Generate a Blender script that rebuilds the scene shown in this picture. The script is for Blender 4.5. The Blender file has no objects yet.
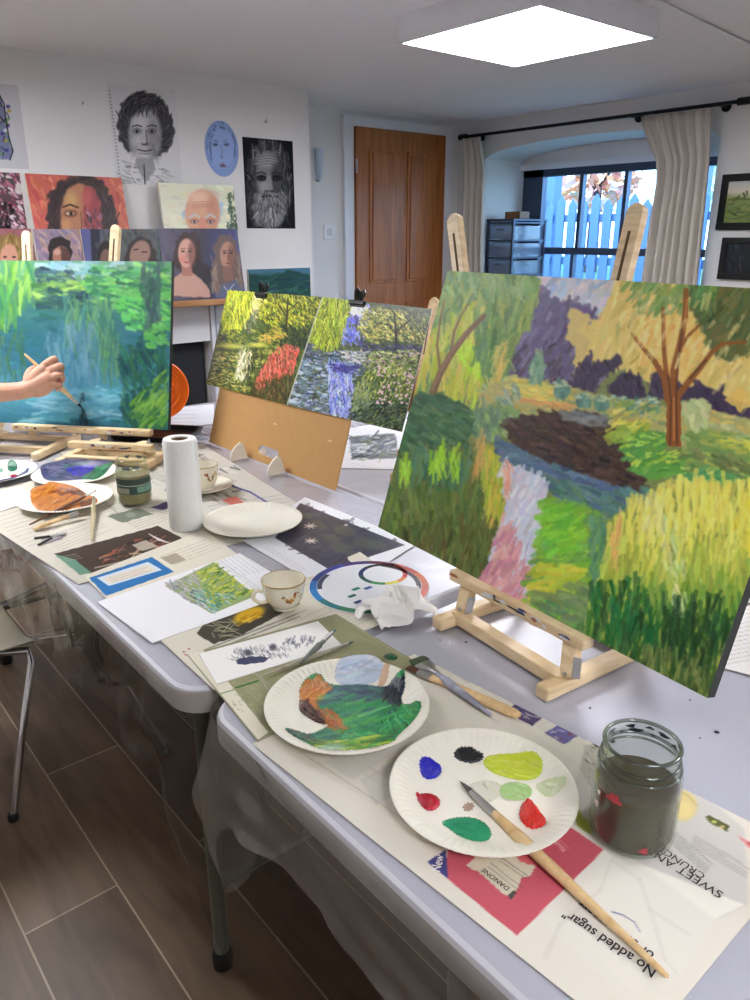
import bpy, bmesh, math, random
import numpy as np
from mathutils import Vector, Matrix, noise
random.seed(7); RNG=np.random.default_rng(7)
C=bpy.context.scene.collection
# ---------------------------------------------------------------- camera model (room axes: x towards the window wall, y towards the chimney wall)
F_PX=760.0; PITCH=math.atan(265/760); CAMH=1.38; YAW=math.radians(40)
Fv=Vector((math.sin(YAW)*math.cos(PITCH),math.cos(YAW)*math.cos(PITCH),-math.sin(PITCH)))
Rv=Vector((math.cos(YAW),-math.sin(YAW),0)); Uv=Rv.cross(Fv)
CAM=Vector((0,0,CAMH))
def ray(px,py): return Fv+Rv*((px-375)/F_PX)-Uv*((py-500)/F_PX)
def onz(px,py,z):
    d=ray(px,py); return CAM+d*((z-CAMH)/d.z)
def onx(px,py,x):
    d=ray(px,py); return CAM+d*(x/d.x)
def ony(px,py,y):
    d=ray(px,py); return CAM+d*(y/d.y)
def onplane(px,py,p0,n):
    d=ray(px,py); return CAM+d*((p0-CAM).dot(n)/d.dot(n))
def atdepth(px,py,dep): return CAM+ray(px,py)*dep
def depth_of(p): return (p-CAM).dot(Fv)
def proj_np(P):
    d=P-np.array(CAM); z=d@np.array(Fv)
    return 375+F_PX*(d@np.array(Rv))/z, 500-F_PX*(d@np.array(Uv))/z
V=Vector
# ---------------------------------------------------------------- materials
def lin(c):
    c=np.asarray(c,dtype=float)/255.0
    return np.where(c<=0.04045,c/12.92,((c+0.055)/1.055)**2.4)
def L4(c): l=lin(c); return (float(l[0]),float(l[1]),float(l[2]),1.0)
MATS={}
def mat(name,col=(200,200,200),rough=.5,metal=0,noise_amt=0,noise_scale=20,bump=0,bump_scale=60,spec=.5,coat=0,trans=0,alpha=1,emis=None,estr=0,sub=0,ior=1.45,stretch=None):
    if name in MATS: return MATS[name]
    m=bpy.data.materials.new(name); m.use_nodes=True; nt=m.node_tree; b=nt.nodes['Principled BSDF']
    b.inputs['Base Color'].default_value=L4(col); b.inputs['Roughness'].default_value=rough; b.inputs['Metallic'].default_value=metal
    b.inputs['Specular IOR Level'].default_value=spec; b.inputs['Coat Weight'].default_value=coat
    b.inputs['Transmission Weight'].default_value=trans; b.inputs['IOR'].default_value=ior
    b.inputs['Subsurface Weight'].default_value=sub
    if sub: b.inputs['Subsurface Radius'].default_value=(.01,.004,.002)
    if emis: b.inputs['Emission Color'].default_value=L4(emis); b.inputs['Emission Strength'].default_value=estr
    tc=nt.nodes.new('ShaderNodeTexCoord'); mp=nt.nodes.new('ShaderNodeMapping'); nt.links.new(tc.outputs['Object'],mp.inputs[0])
    if stretch: mp.inputs['Scale'].default_value=stretch
    n=nt.nodes.new('ShaderNodeTexNoise'); n.inputs['Scale'].default_value=noise_scale; n.inputs['Detail'].default_value=5; nt.links.new(mp.outputs[0],n.inputs['Vector'])
    mx=nt.nodes.new('ShaderNodeMix'); mx.data_type='RGBA'; mx.blend_type='MULTIPLY'
    rp=nt.nodes.new('ShaderNodeMapRange'); rp.inputs['From Min'].default_value=.3; rp.inputs['From Max'].default_value=.7
    rp.inputs['To Min'].default_value=1-max(noise_amt,.03); rp.inputs['To Max'].default_value=1
    nt.links.new(n.outputs['Fac'],rp.inputs['Value']); mx.inputs['Factor'].default_value=1
    mx.inputs['A'].default_value=L4(col); nt.links.new(rp.outputs[0],mx.inputs['B']); nt.links.new(mx.outputs['Result'],b.inputs['Base Color'])
    if bump:
        n2=nt.nodes.new('ShaderNodeTexNoise'); n2.inputs['Scale'].default_value=bump_scale; n2.inputs['Detail'].default_value=4; nt.links.new(mp.outputs[0],n2.inputs['Vector'])
        bp=nt.nodes.new('ShaderNodeBump'); bp.inputs['Strength'].default_value=bump; bp.inputs['Distance'].default_value=.01
        nt.links.new(n2.outputs['Fac'],bp.inputs['Height']); nt.links.new(bp.outputs[0],b.inputs['Normal'])
    MATS[name]=m; return m
def wood(name,c1,c2,scale=(1,1,1),ring=8,rough=.5,dist=6,coat=0):
    m=bpy.data.materials.new(name); m.use_nodes=True; nt=m.node_tree; b=nt.nodes['Principled BSDF']
    tc=nt.nodes.new('ShaderNodeTexCoord'); mp=nt.nodes.new('ShaderNodeMapping'); mp.inputs['Scale'].default_value=scale
    nt.links.new(tc.outputs['Object'],mp.inputs[0])
    w=nt.nodes.new('ShaderNodeTexNoise'); w.inputs['Scale'].default_value=ring; w.inputs['Detail'].default_value=6; w.inputs['Distortion'].default_value=dist*.2
    nt.links.new(mp.outputs[0],w.inputs['Vector'])
    r=nt.nodes.new('ShaderNodeValToRGB'); r.color_ramp.elements[0].color=L4(c1); r.color_ramp.elements[1].color=L4(c2)
    r.color_ramp.elements[0].position=.35; r.color_ramp.elements[1].position=.65
    nt.links.new(w.outputs['Fac'],r.inputs[0]); nt.links.new(r.outputs[0],b.inputs['Base Color']); b.inputs['Roughness'].default_value=rough
    b.inputs['Coat Weight'].default_value=coat
    MATS[name]=m; return m
def art_mat(name,rough=.55,spec=.4,bump=0,bs=300):
    m=bpy.data.materials.new(name); m.use_nodes=True; nt=m.node_tree; b=nt.nodes['Principled BSDF']
    a=nt.nodes.new('ShaderNodeVertexColor'); a.layer_name='Art'; nt.links.new(a.outputs['Color'],b.inputs['Base Color'])
    b.inputs['Roughness'].default_value=rough; b.inputs['Specular IOR Level'].default_value=spec
    if bump:
        tc=nt.nodes.new('ShaderNodeTexCoord'); n2=nt.nodes.new('ShaderNodeTexNoise'); n2.inputs['Scale'].default_value=bs; n2.inputs['Detail'].default_value=3
        nt.links.new(tc.outputs['Object'],n2.inputs['Vector'])
        bp=nt.nodes.new('ShaderNodeBump'); bp.inputs['Strength'].default_value=bump; bp.inputs['Distance'].default_value=.002
        nt.links.new(n2.outputs['Fac'],bp.inputs['Height']); nt.links.new(bp.outputs[0],b.inputs['Normal'])
    MATS[name]=m; return m
def film(name,tint=(235,235,240),gloss=.12,milky=.0,rough=.12,bump=.3,bscale=9,milkcol=(200,200,205)):
    """thin clear plastic sheet: transparent, with a fresnel gloss and a little milkiness"""
    m=bpy.data.materials.new(name); m.use_nodes=True; nt=m.node_tree
    for n in list(nt.nodes): nt.nodes.remove(n)
    out=nt.nodes.new('ShaderNodeOutputMaterial'); t=nt.nodes.new('ShaderNodeBsdfTransparent'); t.inputs[0].default_value=L4(tint)
    g=nt.nodes.new('ShaderNodeBsdfGlossy'); g.inputs['Roughness'].default_value=rough
    d=nt.nodes.new('ShaderNodeBsdfDiffuse'); d.inputs[0].default_value=L4(milkcol)
    lw=nt.nodes.new('ShaderNodeLayerWeight'); lw.inputs['Blend'].default_value=.5
    pw=nt.nodes.new('ShaderNodeMath'); pw.operation='POWER'; pw.inputs[1].default_value=4.0; nt.links.new(lw.outputs['Facing'],pw.inputs[0])
    ma=nt.nodes.new('ShaderNodeMath'); ma.operation='MULTIPLY_ADD'; ma.inputs[1].default_value=.75; ma.inputs[2].default_value=gloss*.3; ma.use_clamp=True
    nt.links.new(pw.outputs[0],ma.inputs[0])
    m1=nt.nodes.new('ShaderNodeMixShader'); m1.inputs[0].default_value=milky; nt.links.new(t.outputs[0],m1.inputs[1]); nt.links.new(d.outputs[0],m1.inputs[2])
    m2=nt.nodes.new('ShaderNodeMixShader'); nt.links.new(ma.outputs[0],m2.inputs[0]); nt.links.new(m1.outputs[0],m2.inputs[1]); nt.links.new(g.outputs[0],m2.inputs[2])
    tc=nt.nodes.new('ShaderNodeTexCoord'); n=nt.nodes.new('ShaderNodeTexNoise'); n.inputs['Scale'].default_value=bscale; n.inputs['Detail'].default_value=3; n.inputs['Distortion'].default_value=1.2
    nt.links.new(tc.outputs['Object'],n.inputs['Vector'])
    bp=nt.nodes.new('ShaderNodeBump'); bp.inputs['Strength'].default_value=bump; bp.inputs['Distance'].default_value=.03; nt.links.new(n.outputs['Fac'],bp.inputs['Height'])
    nt.links.new(bp.outputs[0],g.inputs['Normal']); nt.links.new(bp.outputs[0],lw.inputs['Normal'])
    nt.links.new(m2.outputs[0],out.inputs[0]); MATS[name]=m; return m
# ---------------------------------------------------------------- object helpers
def wt(p):
    t=V((0,0,0))
    while p is not None: t=t+V(p.location); p=p.parent
    return t
def obj(name,bm,m,parent=None,smooth=False,bevel=0,label=None,mods=None):
    me=bpy.data.meshes.new(name); bmesh.ops.recalc_face_normals(bm,faces=bm.faces); bm.to_mesh(me); bm.free()
    for mm in (m if isinstance(m,(list,tuple)) else [m]): me.materials.append(mm)
    o=bpy.data.objects.new(name,me); C.objects.link(o)
    if parent is not None:
        o.parent=parent; o.location=-wt(parent)
    if smooth:
        for p in me.polygons: p.use_smooth=True
        try: me.set_sharp_from_angle(angle=math.radians(40))
        except Exception: pass
    if bevel:
        b=o.modifiers.new('bevel','BEVEL'); b.width=bevel; b.segments=2; b.limit_method='ANGLE'
    if label: o['label']=label
    return o
def tag(o,label=None,cat=None,group=None,kind=None):
    if label: o['label']=label
    if cat: o['category']=cat
    if group: o['group']=group
    if kind: o['kind']=kind
    return o
def thing(name,label,cat,loc=(0,0,0),group=None):
    o=bpy.data.objects.new(name,None); C.objects.link(o); o.location=loc; o.empty_display_size=.05
    return tag(o,label,cat,group)
def struct(name,bm,m,parent=None,**k):
    o=obj(name,bm,m,parent,**k)
    if parent is None: o['kind']='structure'
    return o
def box(bm,lo,hi,M=None,mi=0):
    vs=[bm.verts.new((x,y,z)) for x in (lo[0],hi[0]) for y in (lo[1],hi[1]) for z in (lo[2],hi[2])]
    fs=[(0,1,3,2),(4,6,7,5),(0,4,5,1),(2,3,7,6),(0,2,6,4),(1,5,7,3)]
    out=[]
    for f in fs:
        fc=bm.faces.new([vs[i] for i in f]); fc.material_index=mi; out.append(fc)
    if M is not None:
        for v in vs: v.co=M@v.co
    return vs
def bar(bm,a,b,w,t,up=V((0,0,1))):
    """rectangular bar from a to b, w across, t along 'up'"""
    a=V(a);b=V(b);d=(b-a).normalized(); s=d.cross(up).normalized(); u=s.cross(d).normalized()
    vs=[]
    for p in (a,b):
        for i,j in ((-1,-1),(1,-1),(1,1),(-1,1)): vs.append(bm.verts.new(p+s*(i*w/2)+u*(j*t/2)))
    for f in ((0,1,2,3),(7,6,5,4),(0,4,5,1),(1,5,6,2),(2,6,7,3),(3,7,4,0)): bm.faces.new([vs[i] for i in f])
def tube(bm,pts,rad,n=12,cap=True,flat=1,flatdir=None):
    pts=[V(p) for p in pts]; rings=[]
    if not isinstance(rad,(list,tuple)): rad=[rad]*len(pts)
    prev=None
    for i,p in enumerate(pts):
        d=(pts[min(i+1,len(pts)-1)]-pts[max(i-1,0)]).normalized()
        if prev is None:
            s=(flatdir if flatdir is not None else (V((0,0,1)) if abs(d.z)<.9 else V((1,0,0)))); s=(s-d*s.dot(d)).normalized()
        else: s=(prev-d*prev.dot(d)).normalized()
        prev=s; u=d.cross(s)
        rings.append([bm.verts.new(p+(s*math.cos(2*math.pi*k/n)*flat+u*math.sin(2*math.pi*k/n))*rad[i]) for k in range(n)])
    for a,b in zip(rings,rings[1:]):
        for k in range(n): bm.faces.new((a[k],a[(k+1)%n],b[(k+1)%n],b[k]))
    if cap:
        bm.faces.new(rings[0][::-1]); bm.faces.new(rings[-1])
def lathe(bm,prof,c=(0,0,0),n=48,closed=False,M=None,wob=None,mi=0):
    rings=[]; c=V(c); newv=[]
    for r,z in prof:
        if r<1e-5:
            v=bm.verts.new(c+V((0,0,z))); rings.append([v]*n); newv.append(v)
        else:
            ring=[]
            for k in range(n):
                a=2*math.pi*k/n; rr,zz=(r,z) if wob is None else wob(r,z,a)
                ring.append(bm.verts.new(c+V((rr*math.cos(a),rr*math.sin(a),zz))))
            rings.append(ring); newv+=ring
    prs=list(zip(rings,rings[1:]))
    if closed: prs.append((rings[-1],rings[0]))
    for a,b in prs:
        for k in range(n):
            q=[a[k],a[(k+1)%n],b[(k+1)%n],b[k]]; u=[]
            for v in q:
                if v not in u: u.append(v)
            if len(u)>2:
                f=bm.faces.new(u); f.material_index=mi
    if M is not None:
        for v in newv: v.co=M@v.co
def prism(bm,pts,z0,z1,M=None,mi=0):
    lo=[bm.verts.new((p[0],p[1],z0)) for p in pts]; hi=[bm.verts.new((p[0],p[1],z1)) for p in pts]; n=len(pts)
    bm.faces.new(lo[::-1]).material_index=mi; bm.faces.new(hi).material_index=mi
    for i in range(n): bm.faces.new((lo[i],lo[(i+1)%n],hi[(i+1)%n],hi[i])).material_index=mi
    if M is not None:
        for v in lo+hi: v.co=M@v.co
def frame_M(o,x,y,z):
    return Matrix(((x[0],y[0],z[0],o[0]),(x[1],y[1],z[1],o[1]),(x[2],y[2],z[2],o[2]),(0,0,0,1)))
def BM(): return bmesh.new()
# ---------------------------------------------------------------- painter: lays paint in a small canvas which is then carried onto the real surface
class Paint:
    def __init__(s,x0,y0,x1,y1,ss=2,col=(255,255,255)):
        s.x0,s.y0,s.ss=x0,y0,ss; s.W=int((x1-x0)*ss)+2; s.H=int((y1-y0)*ss)+2
        s.b=np.zeros((s.H,s.W,3)); s.b[:]=col
    def _bb(s,x0,y0,x1,y1):
        a=max(0,int((x0-s.x0)*s.ss)); b=min(s.W,int((x1-s.x0)*s.ss)+2); c=max(0,int((y0-s.y0)*s.ss)); d=min(s.H,int((y1-s.y0)*s.ss)+2)
        if a>=b or c>=d: return None
        yy,xx=np.mgrid[c:d,a:b]; return a,b,c,d,xx/s.ss+s.x0,yy/s.ss+s.y0
    def grad(s,stops,axis=1):
        """stops: list of (coordinate, colour)"""
        n=s.H if axis==1 else s.W; t=np.arange(n)/s.ss+(s.y0 if axis==1 else s.x0)
        xs=[q[0] for q in stops]; g=np.stack([np.interp(t,xs,[q[1][k] for q in stops]) for k in range(3)],-1)
        s.b[:]= g[:,None,:] if axis==1 else g[None,:,:]
    def _blend(s,a,b,c,d,m,col): s.b[c:d,a:b]=s.b[c:d,a:b]*(1-m[...,None])+np.asarray(col,dtype=float)*m[...,None]
    def poly(s,pts,col,alpha=1,jit=0,soft=0,jf=.25):
        xs=[p[0] for p in pts]; ys=[p[1] for p in pts]; e=jit+soft*2+1
        r=s._bb(min(xs)-e,min(ys)-e,max(xs)+e,max(ys)+e)
        if r is None: return
        a,b,c,d,X,Y=r
        if jit:
            ph=RNG.random(4)*6
            X2=X+jit*(np.sin(Y*jf*2.1+ph[0])+np.sin(X*jf*3.3+Y*jf*1.3+ph[1]))*.5; Y2=Y+jit*(np.sin(X*jf*2.4+ph[2])+np.sin(Y*jf*2.9-X*jf+ph[3]))*.5
        else: X2,Y2=X,Y
        m=np.zeros(X.shape,bool); n=len(pts)
        for i in range(n):
            x1,y1=pts[i]; x2,y2=pts[(i+1)%n]
            if y1==y2: continue
            cnd=((y1>Y2)!=(y2>Y2))&(X2<(x2-x1)*(Y2-y1)/(y2-y1)+x1); m^=cnd
        m=m.astype(float)
        k=int(soft*s.ss)
        for _ in range(2 if k>0 else 0):
            for ax in (0,1):
                acc=np.zeros_like(m)
                for q in range(-k,k+1): acc+=np.roll(m,q,ax)
                m=acc/(2*k+1)
        s._blend(a,b,c,d,m*alpha,col)
    def ell(s,cx,cy,rx,ry,col,alpha=1,soft=.15,rot=0):
        R=max(rx,ry)*(1+soft)+1; r=s._bb(cx-R,cy-R,cx+R,cy+R)
        if r is None: return
        a,b,c,d,X,Y=r; co,si=math.cos(rot),math.sin(rot); u=((X-cx)*co+(Y-cy)*si)/rx; v=(-(X-cx)*si+(Y-cy)*co)/ry
        q=np.sqrt(u*u+v*v); m=np.clip((1+soft-q)/(2*soft+1e-3),0,1); s._blend(a,b,c,d,m*alpha,col)
    def stroke(s,p,q,w,col,alpha=1,w2=None,bristle=0):
        w2=w if w2 is None else w2; e=max(w,w2)
        r=s._bb(min(p[0],q[0])-e,min(p[1],q[1])-e,max(p[0],q[0])+e,max(p[1],q[1])+e)
        if r is None: return
        a,b,c,d,X,Y=r; dx,dy=q[0]-p[0],q[1]-p[1]; L=max(dx*dx+dy*dy,1e-6); t=np.clip(((X-p[0])*dx+(Y-p[1])*dy)/L,0,1)
        D=np.hypot(X-p[0]-t*dx,Y-p[1]-t*dy); W=(w+(w2-w)*t)/2
        m=np.clip((W-D)*s.ss*.8+.6,0,1)*alpha
        if bristle:
            sd=((X-p[0])*dy-(Y-p[1])*dx)/math.sqrt(L); m=m*(1-bristle*(.5+.5*np.sin(sd*4+p[0]*7)))
        s._blend(a,b,c,d,m,col)
    def line(s,pts,w,col,alpha=1,w2=None):
        n=len(pts)-1
        for i in range(n):
            wa=w if w2 is None else w+(w2-w)*i/n; wb=w if w2 is None else w+(w2-w)*(i+1)/n
            s.stroke(pts[i],pts[i+1],wa,col,alpha,wb)
    def strokes(s,poly,n,ln,ang,w,cols,alpha=.8,jc=12,ja=.25,bristle=.3):
        """many brush strokes whose middles lie inside poly; ang in degrees (0 = right, 90 = down)"""
        xs=[p[0] for p in poly]; ys=[p[1] for p in poly]; k=0; t=0
        while k<n and t<n*12:
            t+=1; x=RNG.uniform(min(xs),max(xs)); y=RNG.uniform(min(ys),max(ys))
            if not inside(x,y,poly): continue
            k+=1; a=math.radians(ang(x,y) if callable(ang) else ang)+RNG.normal()*ja; l=ln*RNG.uniform(.5,1.3)/2
            cc=cols(x,y) if callable(cols) else cols[RNG.integers(len(cols))]
            cc=np.clip(np.array(cc)+RNG.normal()*jc+RNG.normal(size=3)*jc*.35,0,255)
            s.stroke((x-math.cos(a)*l,y-math.sin(a)*l),(x+math.cos(a)*l,y+math.sin(a)*l),w*RNG.uniform(.6,1.3),cc,alpha,w*RNG.uniform(.2,.8),bristle)
    def text(s,TL,TR,BL,n,col=(90,90,90),alpha=.5,w=.5,cols=1,fill=.9):
        """n lines of small print inside a parallelogram"""
        TL,TR,BL=[np.array(q,float) for q in (TL,TR,BL)]; u=TR-TL; v=BL-TL
        for cI in range(cols):
            for i in range(n):
                t0=cI/cols+.01; end=(cI+1)/cols-.03
                if RNG.random()<.12: end-=RNG.random()*.4/cols
                base=TL+v*((i+.5)/n)
                t=t0; Lu=np.hypot(*u)
                while t<end:
                    wl=RNG.uniform(2,6)/Lu; e=min(t+wl,end); s.stroke(base+u*t,base+u*e,w,col,alpha*RNG.uniform(.6,1)); t=e+1.0/Lu
    def blur(s,r=1):
        B=s.b
        for ax in (0,1):
            acc=np.zeros_like(B); n=2*r+1
            for q in range(-r,r+1): acc+=np.roll(B,q,ax)
            B=acc/n
        s.b=B
    def curve(s,g,gain=1.0,sat=1.0):
        B=np.clip(s.b,0,255)/255; B=B**g*gain; m=B.mean(-1,keepdims=True); s.b=np.clip((m+(B-m)*sat)*255,0,250)
    def contrast(s,c,mid=.35,g=1.0):
        B=np.clip(s.b,0,255)/255*g; s.b=np.clip((B-mid)*c+mid,.015,.97)*255
    def grain(s,amt,cell=1):
        h,w=s.H//cell+2,s.W//cell+2; g=RNG.normal(size=(h,w))*amt; g=np.kron(g,np.ones((cell,cell)))[:s.H,:s.W]; s.b+=g[...,None]
    def sample(s,px,py):
        u=np.clip((px-s.x0)*s.ss,0,s.W-1.01); v=np.clip((py-s.y0)*s.ss,0,s.H-1.01); i=u.astype(int); j=v.astype(int); fu=(u-i)[...,None]; fv=(v-j)[...,None]
        B=np.clip(s.b,0,255); return (B[j,i]*(1-fu)+B[j,i+1]*fu)*(1-fv)+(B[j+1,i]*(1-fu)+B[j+1,i+1]*fu)*fv
def inside(x,y,pts):
    c=False; n=len(pts)
    for i in range(n):
        x1,y1=pts[i]; x2,y2=pts[(i+1)%n]
        if (y1>y)!=(y2>y) and x<(x2-x1)*(y-y1)/(y2-y1)+x1: c=not c
    return c
def mesh_np(name,verts,faces,mats,cols=None,mi=None,parent=None,smooth=False):
    me=bpy.data.meshes.new(name); me.from_pydata([tuple(v) for v in verts],[],[tuple(int(i) for i in f) for f in faces]); me.update()
    for m in mats: me.materials.append(m)
    if cols is not None:
        a=me.color_attributes.new('Art','FLOAT_COLOR','POINT'); c=np.ones((len(verts),4)); c[:,:3]=lin(cols)
        a.data.foreach_set('color',c.astype(np.float32).ravel())
    if mi is not None: me.polygons.foreach_set('material_index',np.array(mi,dtype=np.int32))
    if smooth: me.polygons.foreach_set('use_smooth',np.ones(len(me.polygons),dtype=bool))
    o=bpy.data.objects.new(name,me); C.objects.link(o)
    if parent is not None: o.parent=parent; o.location=-wt(parent)
    me.update(); return o
def panel(name,TL,TR,BR,BL,paint,mats,thick=.018,res=.0015,parent=None,gain=1.0,wave=0,side=(235,232,222),maxn=420):
    """flat picture or sheet with a painted front and real thickness behind it"""
    TL,TR,BR,BL=[np.array(q,float) for q in (TL,TR,BR,BL)]
    nu=int(min(maxn,max(4,np.linalg.norm(TR-TL)/res))); nv=int(min(maxn,max(4,np.linalg.norm(BL-TL)/res)))
    u=np.linspace(0,1,nu+1); v=np.linspace(0,1,nv+1); U,W=np.meshgrid(u,v)
    P=TL*((1-U)*(1-W))[...,None]+TR*(U*(1-W))[...,None]+BR*(U*W)[...,None]+BL*((1-U)*W)[...,None]
    n=np.cross(TR-TL,BL-TL); n/=np.linalg.norm(n); n=-n           # towards the viewer side
    if n@(np.array(CAM)-TL)<0: n=-n
    Pf=P.reshape(-1,3); flat=Pf.copy(); px,py=proj_np(Pf); cols=paint.sample(px,py)*gain
    if wave:
        ph=RNG.random(3)*6; s0=Pf[:,0]*23+Pf[:,1]*9; s1=Pf[:,1]*31-Pf[:,0]*7
        Pf=Pf+n*(wave*(.5+.25*np.sin(s0+ph[0])+.25*np.sin(s1+ph[1])))[:,None]
    idx=np.arange((nu+1)*(nv+1)).reshape(nv+1,nu+1)
    F=np.stack([idx[:-1,:-1],idx[1:,:-1],idx[1:,1:],idx[:-1,1:]],-1).reshape(-1,4)
    a,b,c=Pf[F[0,0]],Pf[F[0,1]],Pf[F[0,2]]
    if np.cross(b-a,c-a)@n<0: F=F[:,::-1]
    edge=np.concatenate([idx[0,:],idx[1:,-1],idx[-1,-2::-1],idx[-2:0:-1,0]])
    N=len(Pf); E=len(edge); Eb=flat[edge]-n*thick
    F2=[(edge[i],edge[(i+1)%E],N+E+(i+1)%E,N+E+i) for i in range(E)]
    # side walls use their own vertices so that the edge keeps its own colour
    verts=np.concatenate([Pf,Pf[edge],Eb]); F2=[(N+i,N+(i+1)%E,N+E+(i+1)%E,N+E+i) for i in range(E)]
    back=[tuple(N+E+i for i in range(E))]
    cc=np.concatenate([cols,np.tile(np.array(side,float),(2*E,1))])
    faces=[tuple(f) for f in F]+F2+back; mi=[0]*len(F)+[min(1,len(mats)-1)]*(E+1)
    return mesh_np(name,verts,faces,mats,cc,mi,parent)
def text_on(name,txt,p0,p1,z,m,parent,hscale=1.0,thick=.0002,bold=0):
    """lettering lying on the paper, read from p0 to p1 (image points on plane z)"""
    a=onz(*p0,z); b=onz(*p1,z); d=(b-a); L=d.length; d.normalize(); up=V((-d.y,d.x,0))
    cu=bpy.data.curves.new('t','FONT'); cu.body=txt; cu.extrude=0; cu.offset=bold
    t=bpy.data.objects.new('t',cu); C.objects.link(t); bpy.context.view_layer.update()
    me=bpy.data.meshes.new_from_object(t.evaluated_get(bpy.context.evaluated_depsgraph_get())); bpy.data.objects.remove(t)
    xs=[v.co.x for v in me.vertices]; w=max(xs)-min(xs); s=L/w; x0=min(xs)
    for v in me.vertices:
        q=a+d*((v.co.x-x0)*s)+up*(v.co.y*s*hscale); v.co=(q.x,q.y,z+thick)
    me.name=name; me.materials.clear(); me.materials.append(m)
    o=bpy.data.objects.new(name,me); C.objects.link(o); o.parent=parent; o.location=-wt(parent); return o
def ngon_smooth(pts,it=2):
    for _ in range(it):
        q=[]
        for i in range(len(pts)):
            a=pts[i]; b=pts[(i+1)%len(pts)]; q+= [(a[0]*.75+b[0]*.25,a[1]*.75+b[1]*.25),(a[0]*.25+b[0]*.75,a[1]*.25+b[1]*.75)]
        pts=q
    return pts
def blob(name,pxpts,zf,h,paint,m,parent,res=.0009,rag=.0,bumpy=.25,smooth=2):
    """a daub of thick paint lying on a surface z=zf(x,y): outline from image points"""
    z0=zf(0,0) if not callable(zf) else None
    pts=ngon_smooth(pxpts,smooth); W=[]
    for p in pts:
        q=onz(p[0],p[1],blob.z); W.append((q.x,q.y))
    xs=[p[0] for p in W]; ys=[p[1] for p in W]
    gx=np.arange(min(xs)-res*2,max(xs)+res*3,res); gy=np.arange(min(ys)-res*2,max(ys)+res*3,res); X,Y=np.meshgrid(gx,gy)
    X2=X+rag*np.sin(Y*1300+X*500); Y2=Y+rag*np.sin(X*1500-Y*300)
    m0=np.zeros(X.shape,bool); n=len(W)
    for i in range(n):
        x1,y1=W[i]; x2,y2=W[(i+1)%n]
        if y1==y2: continue
        m0^=((y1>Y2)!=(y2>Y2))&(X2<(x2-x1)*(Y2-y1)/(y2-y1)+x1)
    D=np.zeros(X.shape); cur=m0.copy()
    for k in range(9):
        D+=cur; e=cur.copy(); e[1:]&=cur[:-1]; e[:-1]&=cur[1:]; e[:,1:]&=cur[:,:-1]; e[:,:-1]&=cur[:,1:]; cur=e
    Hh=h*np.sqrt(np.clip(D/6.,0,1))
    nz=(np.sin(X*900+np.sin(Y*700)*2)+np.sin(Y*1100+np.sin(X*500)*2)+np.sin((X+Y)*2100))/3
    Hh=Hh*(1+bumpy*nz*(1 if h>.003 else .45))
    zz=zf(X,Y)+np.where(m0,Hh,0)+.0002
    idx=-np.ones(X.shape,int); fm=m0[:-1,:-1]|m0[1:,:-1]|m0[1:,1:]|m0[:-1,1:]
    need=np.zeros(X.shape,bool); need[:-1,:-1]|=fm; need[1:,:-1]|=fm; need[1:,1:]|=fm; need[:-1,1:]|=fm
    idx[need]=np.arange(need.sum()); P=np.stack([X[need],Y[need],zz[need]],-1)
    F=np.stack([idx[:-1,:-1],idx[:-1,1:],idx[1:,1:],idx[1:,:-1]],-1)[fm]
    px,py=proj_np(P); cols=paint.sample(px,py) if isinstance(paint,Paint) else np.clip(np.tile(np.array(paint,float),(len(P),1))*(1+.06*nz[need])[:,None],0,255)
    return mesh_np(name,P,F,[m],cols,None,parent,True)
blob.z=.765
# ================================================================ materials
M_wall=mat('wall_paint',(226,225,224),.85,bump=.05,bump_scale=25,noise_amt=.04,noise_scale=3)
M_ceil=mat('ceiling_paint',(232,231,232),.9,noise_amt=.03,noise_scale=2,bump=.05,bump_scale=14)
M_white=mat('white_gloss_paint',(225,226,230),.4)
M_table=mat('white_table_plastic',(210,210,216),.45,noise_amt=.05,noise_scale=14,bump=.06,bump_scale=120)
M_tleg=mat('grey_green_steel',(96,104,92),.4,metal=.3)
M_rub=mat('black_rubber',(18,18,18),.6)
M_pine=wood('pine_wood',(214,178,124),(236,208,160),(1,1,1),14,.5)
M_pinex=wood('easel_pine',(216,186,140),(240,216,174),(3,3,14),6,.45,2)
M_door=wood('brown_door_wood',(146,86,38),(178,110,54),(14,14,.9),3,.5,3,coat=.05)
M_oak=wood('oak_shelf',(150,104,62),(182,134,86),(1,12,12),3,.5)
M_mdf=mat('brown_hardboard',(196,150,92),.6,noise_amt=.06,noise_scale=40)
M_chrome=mat('chrome',(220,220,222),.12,metal=1)
M_steel=mat('brushed_steel',(190,190,188),.3,metal=1)
M_blk=mat('black_metal',(22,22,24),.35,metal=.4)
M_blkpl=mat('black_plastic',(16,16,18),.35)
M_slate=mat('dark_hearth',(34,38,46),.6)
M_plate=mat('paper_plate',(246,241,226),.5,sub=0)
M_china=mat('cream_china',(240,234,214),.18,coat=.6)
M_tissue=mat('white_tissue',(246,244,240),.8,bump=.2,bump_scale=200)
M_roll=mat('kitchen_roll_paper',(244,244,240),.9,bump=.2,bump_scale=130)
M_card=mat('cardboard_core',(120,95,62),.8)
M_clr=mat('clear_drawer_plastic',(200,215,235),.15,trans=.75,spec=.5)
M_curt=mat('cream_curtain',(204,199,190),.9,bump=.25,bump_scale=150,noise_amt=.06,noise_scale=8)
M_alu=mat('dark_window_metal',(74,84,104),.4,metal=.5)
M_skin=mat('skin',(222,168,142),.5,sub=.12,noise_amt=.14,noise_scale=35,bump=.15,bump_scale=90)
M_handle=wood('brush_handle_wood',(214,176,122),(236,204,154),(8,8,8),5,.35,coat=.5)
M_bris=mat('brush_bristle',(120,96,66),.7,bump=.6,bump_scale=900,stretch=(1,1,.1))
M_brisdk=mat('brown_bristle',(92,52,28),.6,bump=.6,bump_scale=900)
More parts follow.
